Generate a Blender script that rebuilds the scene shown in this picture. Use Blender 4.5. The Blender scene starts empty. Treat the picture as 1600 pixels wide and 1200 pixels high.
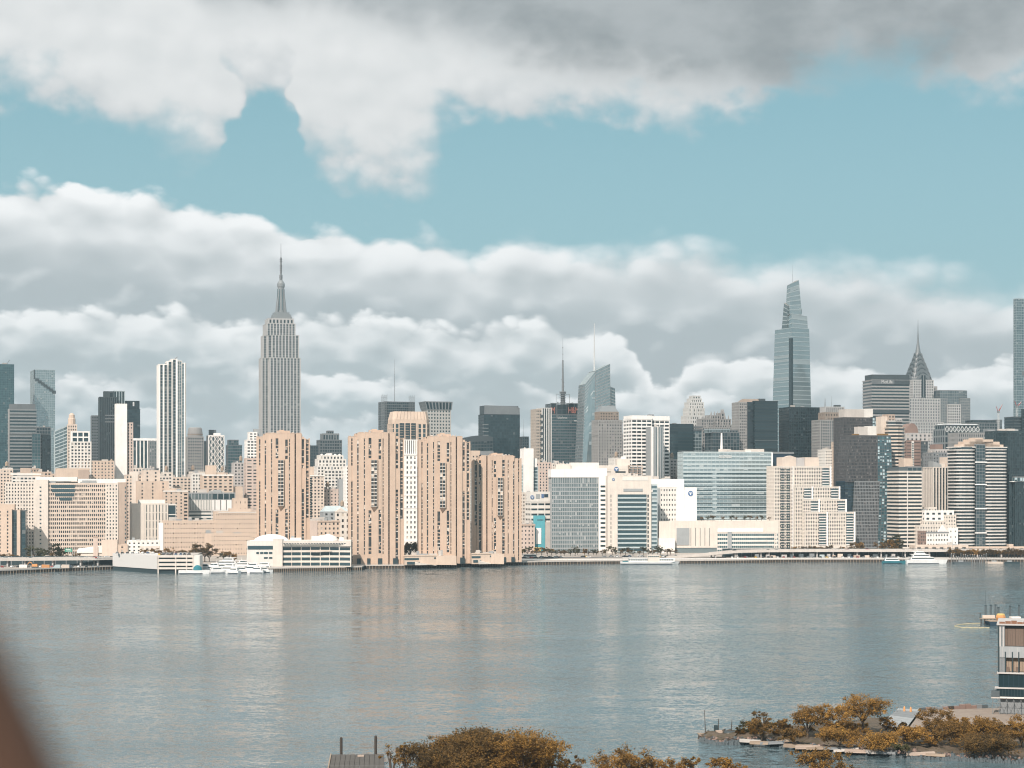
import bpy, bmesh, math, random
from mathutils import Vector, Matrix
random.seed(7)
scene = bpy.context.scene
C = scene.collection

# ------------------------------------------------------------------ camera
CAMH = 65.0          # eye height over the river, metres
FPX = 2880.0         # focal length in pixels of a 1600 wide picture
HORY = 765.0         # picture row of the horizon
cam_d = bpy.data.cameras.new('camera')
cam = bpy.data.objects.new('camera', cam_d)
C.objects.link(cam)
scene.camera = cam
cam.location = (0, 0, CAMH)
cam.rotation_euler = (math.radians(90), 0, 0)
cam_d.sensor_width = 36.0
cam_d.lens = 36.0 * FPX / 1600.0
cam_d.shift_y = (HORY - 600.0) / 1600.0
cam_d.clip_start = 0.05
cam_d.clip_end = 80000
cam_d.dof.use_dof = True
cam_d.dof.focus_distance = 1500
cam_d.dof.aperture_fstop = 2.4

# ------------------------------------------------------------------ light
SUN_EL = math.radians(40)
SUN_AZ = math.radians(-158)      # measured from +Y (view) towards +X
SUND = Vector((math.sin(SUN_AZ) * math.cos(SUN_EL), math.cos(SUN_AZ) * math.cos(SUN_EL), math.sin(SUN_EL)))
sl = bpy.data.lights.new('sun', 'SUN')
sl.energy = 4.4
sl.angle = math.radians(0.5)
sl.color = (1.0, 0.88, 0.78)
sun = bpy.data.objects.new('sun', sl)
C.objects.link(sun)
sun.rotation_euler = (-SUND).to_track_quat('-Z', 'Y').to_euler()
sun.location = SUND * 3000
vs = scene.view_settings
vs.view_transform = 'Standard'
vs.look = 'None'
vs.exposure = 0.5
vs.gamma = 1.0
vs.use_curve_mapping = False
scene.render.film_transparent = False
scene.cycles.max_bounces = 5
scene.cycles.diffuse_bounces = 2
scene.cycles.glossy_bounces = 3
scene.cycles.transmission_bounces = 2
scene.cycles.volume_bounces = 0
scene.cycles.use_denoising = True
scene.cycles.use_adaptive_sampling = True
scene.cycles.adaptive_threshold = 0.01
scene.cycles.filter_width = 1.1
scene.cycles.caustics_reflective = False
scene.cycles.caustics_refractive = False
scene.cycles.sample_clamp_indirect = 6.0

# ------------------------------------------------------------------ node helpers
class NT:
    """small writer for node trees"""
    def __init__(s, tree):
        s.t = tree
        s.n = tree.nodes
        s.l = tree.links
    def put(s, sock, v):
        if isinstance(v, (int, float)):
            sock.default_value = v
        elif isinstance(v, (tuple, list)):
            v = tuple(v)
            if sock.type == 'RGBA' and len(v) == 3:
                v = v + (1,)
            sock.default_value = v
        else:
            s.l.new(v, sock)
    def m(s, op, a, b=0.0, c=0.0, clamp=False):
        nd = s.n.new('ShaderNodeMath')
        nd.operation = op
        nd.use_clamp = clamp
        s.put(nd.inputs[0], a); s.put(nd.inputs[1], b); s.put(nd.inputs[2], c)
        return nd.outputs[0]
    def add(s, a, b): return s.m('ADD', a, b)
    def sub(s, a, b): return s.m('SUBTRACT', a, b)
    def mul(s, a, b): return s.m('MULTIPLY', a, b)
    def sm(s, v, lo, hi):
        nd = s.n.new('ShaderNodeMapRange')
        nd.interpolation_type = 'SMOOTHSTEP'
        s.put(nd.inputs[0], v); s.put(nd.inputs[1], lo); s.put(nd.inputs[2], hi)
        return nd.outputs[0]
    def lin(s, v, lo, hi, a=0.0, b=1.0):
        nd = s.n.new('ShaderNodeMapRange')
        s.put(nd.inputs[0], v); s.put(nd.inputs[1], lo); s.put(nd.inputs[2], hi)
        s.put(nd.inputs[3], a); s.put(nd.inputs[4], b)
        return nd.outputs[0]
    def mix(s, f, a, b, mode='MIX'):
        nd = s.n.new('ShaderNodeMix')
        nd.data_type = 'RGBA'
        nd.blend_type = mode
        s.put(nd.inputs[0], f); s.put(nd.inputs[6], a); s.put(nd.inputs[7], b)
        return nd.outputs[2]
    def xyz(s, x, y, z=0.0):
        nd = s.n.new('ShaderNodeCombineXYZ')
        s.put(nd.inputs[0], x); s.put(nd.inputs[1], y); s.put(nd.inputs[2], z)
        return nd.outputs[0]
    def sep(s, v):
        nd = s.n.new('ShaderNodeSeparateXYZ')
        s.l.new(v, nd.inputs[0])
        return nd.outputs
    def vm(s, op, a, b):
        nd = s.n.new('ShaderNodeVectorMath')
        nd.operation = op
        s.put(nd.inputs[0], a); s.put(nd.inputs[1], b)
        return nd.outputs[0]
    def noise(s, vec, scale, detail=4.0, rough=0.5, dist=0.0, lac=2.0, dim='3D'):
        nd = s.n.new('ShaderNodeTexNoise')
        nd.noise_dimensions = dim
        s.put(nd.inputs['Vector'], vec)
        nd.inputs['Scale'].default_value = scale
        nd.inputs['Detail'].default_value = detail
        nd.inputs['Roughness'].default_value = rough
        nd.inputs['Lacunarity'].default_value = lac
        nd.inputs['Distortion'].default_value = dist
        return nd.outputs[0]
    def voro(s, vec, scale, detail=2.0, rough=0.5):
        nd = s.n.new('ShaderNodeTexVoronoi')
        nd.feature = 'F1'
        nd.voronoi_dimensions = '2D'
        s.put(nd.inputs['Vector'], vec)
        nd.inputs['Scale'].default_value = scale
        nd.inputs['Detail'].default_value = detail
        nd.inputs['Roughness'].default_value = rough
        return nd.outputs['Distance']
    def curve(s, x, pts, lo, hi, vlo, vhi):
        """piecewise curve through pts [(x, value)], x in lo..hi, value in vlo..vhi"""
        nd = s.n.new('ShaderNodeFloatCurve')
        s.put(nd.inputs[1], s.lin(x, lo, hi))
        cv = nd.mapping.curves[0]
        pp = [((a - lo) / (hi - lo), (b - vlo) / (vhi - vlo)) for a, b in pts]
        cv.points[0].location = pp[0]
        cv.points[1].location = pp[-1]
        for q in pp[1:-1]:
            cv.points.new(*q)
        nd.mapping.update()
        return s.lin(nd.outputs[0], 0.0, 1.0, vlo, vhi)

# ------------------------------------------------------------------ world: sky and its cloud banks
world = bpy.data.worlds.new('World')
scene.world = world
world.use_nodes = True
world.cycles.sampling_method = 'MANUAL'
world.cycles.sample_map_resolution = 512
world.node_tree.nodes.clear()
W = NT(world.node_tree)
sky = W.n.new('ShaderNodeTexSky')
sky.sky_type = 'NISHITA'
sky.sun_disc = False
sky.sun_elevation = SUN_EL
sky.sun_rotation = SUN_AZ
sky.air_density = 1.0
sky.dust_density = 1.2
sky.ozone_density = 2.0
tc = W.n.new('ShaderNodeTexCoord')
dx, dy, dz = W.sep(tc.outputs['Generated'])
azm = W.m('ARCTAN2', dx, dy)
el = W.m('ARCSINE', dz)
# bearing and height of the view ray, one unit = 100/2880 rad
U = W.mul(azm, 28.8)
E = W.mul(el, 28.8)
P = W.xyz(U, W.mul(E, 1.35), 0.0)
PF = W.xyz(W.mul(U, 0.86), W.mul(E, 1.5), 0.0)        # the far banks are seen flatter
def px(pts):       # bearing/height pairs read off the photograph -> units
    return [((x - 800) / 100.0, (HORY - y) / 100.0) for x, y in pts]
def billow(vec, k, seed, d=6.0, vd=2.0):
    v = W.vm('ADD', vec, (seed, seed * 0.37, seed * 0.71))
    a = W.noise(v, 0.55 * k, d, 0.56, 0.0, dim='2D')
    w = W.vm('ADD', v, W.xyz(W.mul(a, 0.5), W.mul(a, -0.4)))
    b = W.voro(w, 1.15 * k, vd, 0.5)
    return W.sub(W.mul(W.sub(a, 0.5), 1.25), W.mul(W.sub(b, 0.42), 0.55))
OFF = (-0.16, 0.34, 0.0)
P2 = W.vm('ADD', P, OFF)
PF2 = W.vm('ADD', PF, (-0.10, 0.42, 0.0))
def puff(k, seed, gain, pa=None, pb=None):
    """soft relief: brighter where the bank turns to the sun"""
    a = billow(pa or P, k, seed, 6.0, 1.0)
    sm_ = billow(pa or P, k, seed, 2.2, 0.0)
    b = billow(pb or P2, k, seed, 2.2, 0.0)
    return a, W.mul(W.add(W.mul(W.sub(sm_, b), 0.8), W.mul(W.sub(a, sm_), 0.75)), gain)

haz = W.sm(E, 0.0, 8.0)
nish = W.mix(1.0, sky.outputs[0], (0.062, 0.079, 0.081), 'MULTIPLY')
low = W.mix(W.sm(E, -0.5, 4.2), (0.52, 0.66, 0.70), (0.325, 0.535, 0.572))
top = W.mix(W.sm(E, 3.5, 8.0), low, (0.212, 0.430, 0.480))
base = W.mix(0.75, nish, top)

WHITE = (0.90, 0.91, 0.91)
LIGHT = (0.69, 0.70, 0.70)
GREY = (0.43, 0.475, 0.49)
DARK = (0.285, 0.315, 0.33)
col = base

def layer(col, pts, k, seed, amp, soft, thick, tw, tg, gain, alpha=1.0, brk=0.0):
    """a cloud bank below its top edge: bright crest, grey base"""
    e = W.curve(U, px(pts), -8.3, 8.3, 0.0, 8.0)
    n, lit = puff(k, seed, gain, PF, PF2)
    s = W.add(W.sub(e, E), W.mul(n, amp))
    a = W.mul(W.sm(s, 0.0, soft), alpha)
    if brk:
        a = W.mul(a, W.sm(W.noise(W.vm('ADD', PF, (seed, 3.0, 0.0)), brk, 3.0, 0.5, dim='2D'), 0.36, 0.56))
    t = W.sm(W.add(s, W.mul(lit, -0.55)), 0.05, thick)
    tone = W.mix(t, tw, tg)
    tone = W.mix(W.m('MINIMUM', W.m('MAXIMUM', lit, 0.0), 1.0), tone, WHITE)
    tone = W.mix(W.m('MINIMUM', W.m('MAXIMUM', W.mul(lit, -0.8), 0.0), 1.0), tone, GREY)
    return W.mix(a, col, tone), a

col, _ = layer(col, [(-30, 300), (80, 292), (220, 306), (350, 332), (450, 352), (550, 340), (650, 356), (740, 372), (830, 356),
                     (900, 376), (1000, 366), (1150, 370), (1300, 382), (1420, 396), (1520, 424), (1630, 418)],
               1.25, 3.1, 0.62, W.lin(U, -3.0, 4.0, 0.20, 0.80), 1.6, (0.93, 0.935, 0.935), (0.45, 0.495, 0.515), 1.25)
col, _ = layer(col, [(-30, 505), (100, 488), (180, 484), (300, 482), (380, 494), (480, 492), (560, 484), (650, 500), (730, 506),
                     (800, 494), (880, 500), (960, 514), (1005, 560), (1040, 604), (1075, 572), (1130, 548), (1200, 556),
                     (1300, 562), (1400, 582), (1480, 566), (1630, 566)],
               1.7, 11.7, 0.42, 0.14, 0.95, (0.97, 0.97, 0.965), (0.48, 0.54, 0.56), 1.15)
col, _ = layer(col, [(-30, 572), (120, 590), (300, 572), (500, 577), (620, 588), (720, 602), (800, 594), (900, 612), (1000, 600),
                     (1080, 612), (1200, 598), (1300, 606), (1400, 604), (1480, 590), (1630, 612)],
               2.3, 23.3, 0.28, 0.12, 0.66, (0.95, 0.955, 0.955), (0.48, 0.555, 0.58), 0.9, brk=0.55)
col, _ = layer(col, [(-30, 640), (200, 630), (420, 655), (600, 640), (760, 662), (900, 650), (1100, 668), (1300, 655), (1630, 660)],
               3.2, 31.9, 0.18, 0.12, 0.5, (0.82, 0.85, 0.86), (0.54, 0.62, 0.645), 0.6, brk=0.7)
# the near bank overhead: its ragged underside
nA, litA = puff(1.3, 47.0, 0.62)
nA2 = billow(P, 3.4, 63.0, 5.0, 1.0)
UW = W.add(U, W.mul(W.sub(W.noise(P, 0.7, 3.0, 0.5, dim='2D'), 0.5), 1.5))
eA = W.curve(UW, px([(-30, 208), (80, 204), (160, 222), (240, 262), (300, 284), (345, 272), (358, 236), (372, 182), (420, 172), (452, 178), (462, 232),
                    (478, 290), (560, 326), (630, 322), (680, 282), (712, 232), (750, 204), (800, 206), (900, 214), (1000, 218),
                    (1120, 214), (1180, 200), (1215, 176), (1250, 172), (1300, 178), (1400, 168), (1470, 172), (1530, 196), (1630, 190)]),
             -8.3, 8.3, 0.0, 8.0)
sA = W.add(W.sub(E, eA), W.add(W.mul(nA, 0.62), W.mul(nA2, 0.19)))
softA = W.lin(W.noise(P, 0.45, 2.0, 0.5, dim='2D'), 0.35, 0.65, 0.34, 1.05)
aA = W.sm(sA, -0.12, softA)
eD = W.curve(U, px([(-30, -90), (160, -30), (260, 16), (350, 48), (440, 52), (520, 44), (600, 66), (700, 84), (800, 112), (880, 128), (960, 140),
                    (1060, 150), (1180, 172), (1300, 190), (1400, 186), (1500, 170), (1630, 150)]), -8.3, 8.3, 0.0, 9.0)
sD = W.add(W.sub(E, eD), W.mul(nA, 0.5))
toneA = W.mix(W.sm(sA, 0.0, 1.0), (0.56, 0.585, 0.60), (0.70, 0.71, 0.71))
toneA = W.mix(W.m('MINIMUM', W.m('MAXIMUM', litA, 0.0), 1.0), toneA, (0.86, 0.86, 0.855))
toneA = W.mix(W.m('MINIMUM', W.m('MAXIMUM', W.mul(litA, -0.7), 0.0), 1.0), toneA, GREY)
dk = W.sm(sD, -0.30, 0.62)
toneD = W.mix(W.sm(W.noise(PF, 0.5, 5.0, 0.55, dim='2D'), 0.35, 0.66), (0.245, 0.275, 0.29), (0.36, 0.39, 0.405))
toneA = W.mix(W.mul(dk, 0.92), toneA, toneD)
col = W.mix(aA, col, toneA)
# away from the view the same broken cloud goes on over the whole sky
dzc = W.m('MAXIMUM', dz, 0.06)
PL = W.xyz(W.m('DIVIDE', dx, dzc), W.m('DIVIDE', dy, dzc))
g1 = W.noise(PL, 0.62, 5.0, 0.55, 0.0, dim='2D')
gA = W.sm(g1, 0.42, 0.54)
gT = W.mix(W.sm(g1, 0.47, 0.68), (0.80, 0.80, 0.79), (0.40, 0.43, 0.445))
far = W.mix(gA, base, gT)
far = W.mix(W.sm(E, -0.02, -0.6), far, (0.33, 0.38, 0.40))
out = W.m('MAXIMUM', W.m('MAXIMUM', W.sm(E, 7.6, 9.6), W.sm(W.m('ABSOLUTE', U), 8.6, 11.0)), W.sm(E, -0.02, -0.4))
bg2 = W.n.new('ShaderNodeBackground')
W.l.new(far, bg2.inputs[0])
bg = W.n.new('ShaderNodeBackground')
W.l.new(col, bg.inputs[0])
bg.inputs[1].default_value = 0.85
bg2.inputs[1].default_value = 0.85
wo = W.n.new('ShaderNodeOutputWorld')
ms = W.n.new('ShaderNodeMixShader')
W.l.new(out, ms.inputs[0])
W.l.new(bg.outputs[0], ms.inputs[1])
W.l.new(bg2.outputs[0], ms.inputs[2])
W.l.new(ms.outputs[0], wo.inputs[0])

# ================================================================== materials
MATS = {}
def new_mat(name):
    m = bpy.data.materials.new(name)
    m.use_nodes = True
    m.node_tree.nodes.clear()
    t = NT(m.node_tree)
    o = t.n.new('ShaderNodeOutputMaterial')
    p = t.n.new('ShaderNodeBsdfPrincipled')
    t.l.new(p.outputs[0], o.inputs[0])
    MATS[name] = m
    return m, t, p, o

def wall_mat(name, col, rough=0.85, var=0.13, scale=0.12, metal=0.0, spec=0.3):
    """masonry, concrete or metal skin: broad stains, vertical rain streaks, fine grain"""
    m, t, p, o = new_mat(name)
    tcn = t.n.new('ShaderNodeTexCoord')
    v = tcn.outputs['Object']
    a = t.noise(v, scale, 5.0, 0.6)
    st = t.noise(t.vm('MULTIPLY', v, (1.0, 1.0, 0.06)), scale * 5.0, 3.0, 0.6)
    g = t.noise(v, 1.6, 2.0, 0.6)
    f = t.add(t.add(t.mul(t.sub(a, 0.5), 1.2), t.mul(t.sub(st, 0.5), 0.9)), t.mul(t.sub(g, 0.5), 0.5))
    f = t.add(1.0, t.mul(f, var * 2.2))
    c = t.vm('MULTIPLY', col, t.xyz(f, f, t.add(t.mul(f, 0.92), 0.08)))
    t.l.new(c, p.inputs['Base Color'])
    p.inputs['Roughness'].default_value = rough
    p.inputs['Metallic'].default_value = metal
    p.inputs['Specular IOR Level'].default_value = spec
    return m

def glass_mat(name, dark, light, blind, pb=0.12, rough=0.12, metal=0.0, ior=1.6, wave=0.02):
    """window panes: every pane its own tint, some with pale blinds drawn"""
    m, t, p, o = new_mat(name)
    uv = t.n.new('ShaderNodeUVMap')
    x, y, z = t.sep(uv.outputs[0])
    cell = t.xyz(t.m('FLOOR', x), t.m('FLOOR', y))
    w = t.n.new('ShaderNodeTexWhiteNoise')
    w.noise_dimensions = '2D'
    t.l.new(cell, w.inputs['Vector'])
    r1 = w.outputs['Value']
    r2, r3, r4 = t.sep(w.outputs['Color'])
    c = t.mix(t.m('POWER', r1, 1.7), dark, light)
    drop = t.m('LESS_THAN', t.sub(1.0, t.m('FRACT', y)), t.add(0.25, t.mul(r3, 0.8)))
    bl = t.mul(t.m('LESS_THAN', r2, pb), drop)
    c = t.mix(bl, c, blind)
    t.l.new(c, p.inputs['Base Color'])
    t.l.new(t.add(rough, t.mul(bl, 0.4)), p.inputs['Roughness'])
    p.inputs['Metallic'].default_value = metal
    p.inputs['IOR'].default_value = ior
    if wave:
        tcn = t.n.new('ShaderNodeTexCoord')
        b = t.n.new('ShaderNodeBump')
        b.inputs['Strength'].default_value = 0.25
        b.inputs['Distance'].default_value = wave * 10
        t.l.new(t.noise(tcn.outputs['Object'], 0.25, 2.0), b.inputs['Height'])
        t.l.new(b.outputs[0], p.inputs['Normal'])
    return m

for nm, c in dict(
        river_brick=(.520, .395, .310), peach=(.54, .435, .355), peach_pale=(.58, .495, .425), cream=(.62, .57, .515), beige=(.58, .50, .43),
        white=(.76, .745, .72), offwhite=(.64, .62, .585), tan=(.40, .32, .265), brown=(.235, .165, .14), greystone=(.43, .415, .405),
        limestone=(.62, .605, .595), grey=(.30, .32, .33), midgrey=(.20, .215, .225), darkgrey=(.085, .105, .115), copper=(.080, .078, .080),
        black=(.028, .048, .056), paleblue=(.42, .49, .51), concrete=(.47, .44, .41), rooftop=(.40, .37, .34), pink=(.52, .43, .38),
        asphalt=(.09, .09, .092), wood=(.30, .235, .18), darkwood=(.055, .045, .038), yellow=(.60, .44, .16), orange=(.55, .27, .11),
        teal=(.03, .17, .21), signgreen=(.05, .24, .17), rust=(.20, .10, .06), paintwhite=(.80, .80, .79), red=(.45, .07, .05),
        blue=(.09, .16, .30), paintteal=(.10, .36, .42), darkblue=(.02, .045, .07), sheath=(.15, .112, .09), roofwhite=(.74, .71, .67)).items():
    wall_mat(nm, c)
wall_mat('metal', (.30, .32, .33), 0.45, 0.08, 0.15, 0.6, 0.5)
wall_mat('steelcrown', (.34, .35, .355), 0.42, 0.08, 0.15, 0.7, 0.5)
wall_mat('alum', (.36, .38, .39), 0.5, 0.06, 0.15, 0.3, 0.5)
wall_mat('mast', (.25, .26, .27), 0.6)
glass_mat('win', (.012, .018, .021), (.055, .065, .07), (.42, .39, .35), 0.16)
glass_mat('winwarm', (.014, .016, .017), (.075, .068, .06), (.50, .44, .37), 0.20)
glass_mat('winstrip', (.014, .020, .023), (.075, .078, .078), (.60, .53, .46), 0.13, 0.25)
glass_mat('gblack', (.006, .015, .019), (.020, .040, .048), (.06, .08, .085), 0.04, 0.08)
glass_mat('gdark', (.013, .034, .043), (.038, .074, .088), (.10, .12, .125), 0.05, 0.10)
glass_mat('gteal', (.024, .075, .092), (.06, .135, .155), (.15, .18, .19), 0.05, 0.10)
glass_mat('gblue', (.12, .185, .21), (.22, .295, .32), (.34, .39, .40), 0.06, 0.10, 0.45)
glass_mat('glight', (.30, .385, .41), (.40, .48, .50), (.50, .56, .575), 0.08, 0.10, 0.55)
glass_mat('gmid', (.12, .165, .18), (.21, .26, .275), (.36, .39, .40), 0.08, 0.14, 0.25)
glass_mat('gcopper', (.026, .028, .031), (.080, .079, .081), (.15, .145, .145), 0.10, 0.35, 0.3, 1.5, 0)
glass_mat('gsoft', (.075, .105, .120), (.13, .165, .18), (.24, .27, .28), 0.08, 0.2)
glass_mat('gmix', (.010, .035, .045), (.06, .14, .165), (.40, .52, .56), 0.40, 0.10)

# ================================================================== mesh kit
class MB:
    def __init__(s):
        s.v = []; s.f = []; s.uv = []; s.has_uv = False
        s.starts = []            # first vertex and face of every solid piece
    def mark(s):
        s.starts.append((len(s.v), len(s.f)))
    def face(s, pts, uv=None):
        i = len(s.v)
        s.v.extend(pts)
        s.f.append(tuple(range(i, i + len(pts))))
        if uv: s.has_uv = True
        s.uv.append(uv)
    def hexa(s, c, skip=()):
        """box from 8 corners, bottom ring then top ring, ccw from above"""
        s.mark()
        i = len(s.v)
        s.v.extend(c)
        for k, q in enumerate(((3, 2, 1, 0), (4, 5, 6, 7), (0, 1, 5, 4), (1, 2, 6, 5), (2, 3, 7, 6), (3, 0, 4, 7))):
            if k in skip: continue
            s.f.append(tuple(i + j for j in q)); s.uv.append(None)
    def box(s, x0, x1, y0, y1, z0, z1):
        s.hexa([(x0, y0, z0), (x1, y0, z0), (x1, y1, z0), (x0, y1, z0), (x0, y0, z1), (x1, y0, z1), (x1, y1, z1), (x0, y1, z1)])
    def prism(s, poly, z0, z1, top=None):
        """poly ccw from above; top: another ring of the same length"""
        s.mark()
        n = len(poly)
        top = top or poly
        i = len(s.v)
        zt = z1 if isinstance(z1, (list, tuple)) else [z1] * n
        s.v.extend([(p[0], p[1], z0) for p in poly]); s.v.extend([(p[0], p[1], z) for p, z in zip(top, zt)])
        for k in range(n):
            j = (k + 1) % n
            s.f.append((i + k, i + j, i + n + j, i + n + k)); s.uv.append(None)
        s.f.append(tuple(i + n + k for k in range(n))); s.uv.append(None)
        s.f.append(tuple(i + n - 1 - k for k in range(n))); s.uv.append(None)
    def lathe(s, cx, cy, prof, n=16, sx=1.0, sy=1.0):
        """prof [(r, z)] from bottom to top"""
        s.mark()
        i = len(s.v)
        for r, z in prof:
            for k in range(n):
                a = 2 * math.pi * k / n
                s.v.append((cx + r * sx * math.cos(a), cy + r * sy * math.sin(a), z))
        for j in range(len(prof) - 1):
            for k in range(n):
                q = (k + 1) % n
                s.f.append((i + j * n + k, i + j * n + q, i + (j + 1) * n + q, i + (j + 1) * n + k)); s.uv.append(None)
        s.f.append(tuple(i + (len(prof) - 1) * n + k for k in range(n))); s.uv.append(None)
        s.f.append(tuple(i + n - 1 - k for k in range(n))); s.uv.append(None)
    def tube(s, a, b, r0, r1=None, n=6):
        s.mark()
        r1 = r0 if r1 is None else r1
        a = Vector(a); b = Vector(b)
        d = (b - a).normalized()
        u = d.orthogonal().normalized(); w = d.cross(u)
        i = len(s.v)
        for p, r in ((a, r0), (b, r1)):
            for k in range(n):
                g = 2 * math.pi * k / n
                s.v.append(tuple(p + (u * math.cos(g) + w * math.sin(g)) * r))
        for k in range(n):
            q = (k + 1) % n
            s.f.append((i + k, i + q, i + n + q, i + n + k)); s.uv.append(None)
        s.f.append(tuple(i + n + k for k in range(n))); s.uv.append(None)
        s.f.append(tuple(i + n - 1 - k for k in range(n))); s.uv.append(None)
    def mesh(s, name, mat):
        me = bpy.data.meshes.new(name)
        me.from_pydata([tuple(p) for p in s.v], [], s.f)
        if s.has_uv:
            l = me.uv_layers.new(name='UVMap')
            dat = []
            for f, u in zip(s.f, s.uv):
                for k in range(len(f)):
                    dat.extend(u[k] if u else (0.0, 0.0))
            l.data.foreach_set('uv', dat)
        if mat: me.materials.append(MATS[mat])
        return me
    def build(s, name, mat, parent=None, smooth=False):
        me = s.mesh(name, mat)
        if smooth:
            me.polygons.foreach_set('use_smooth', [True] * len(me.polygons))
        o = bpy.data.objects.new(name, me)
        C.objects.link(o)
        if parent: o.parent = parent
        return o

def tag(o, label=None, cat=None, group=None, kind=None):
    if label: o['label'] = label
    if cat: o['category'] = cat
    if group: o['group'] = group
    if kind: o['kind'] = kind
    return o
def empty(name, loc, rz=0.0):
    o = bpy.data.objects.new(name, None)
    o.empty_display_size = 1.0
    C.objects.link(o)
    o.location = loc
    o.rotation_euler = (0, 0, rz)
    return o
def copy_tree(o, parent=None):
    c = o.copy()
    C.objects.link(c)
    c.parent = parent
    for ch in [q for q in C.objects if q.parent == o]:
        copy_tree(ch, c)
    return c
def world_at(px_, py_, d):
    """point at depth d seen at that bearing and height"""
    return Vector(((px_ - 800) / FPX * d, d, CAMH + (HORY - py_) / FPX * d))
def depth_at(py_, z=0.0):
    return FPX * (CAMH - z) / (py_ - HORY)
def ground_at(px_, py_, z=0.0):
    d = depth_at(py_, z)
    return Vector(((px_ - 800) / FPX * d, d, z))

class S:
    """facade style: bay pitch, storey height, pier and spandrel share, relief"""
    def __init__(s, wall, glass='win', pw=3.4, ph=3.3, pier=.5, span=.45, r=.35, w2=None, par=.9, r2=None, part='wall'):
        s.wall = wall; s.glass = glass; s.pw = pw; s.ph = ph; s.pier = pier; s.span = span; s.r = r; s.w2 = w2; s.par = par
        s.r2 = r * .75 if r2 is None else r2
        s.part = part

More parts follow.
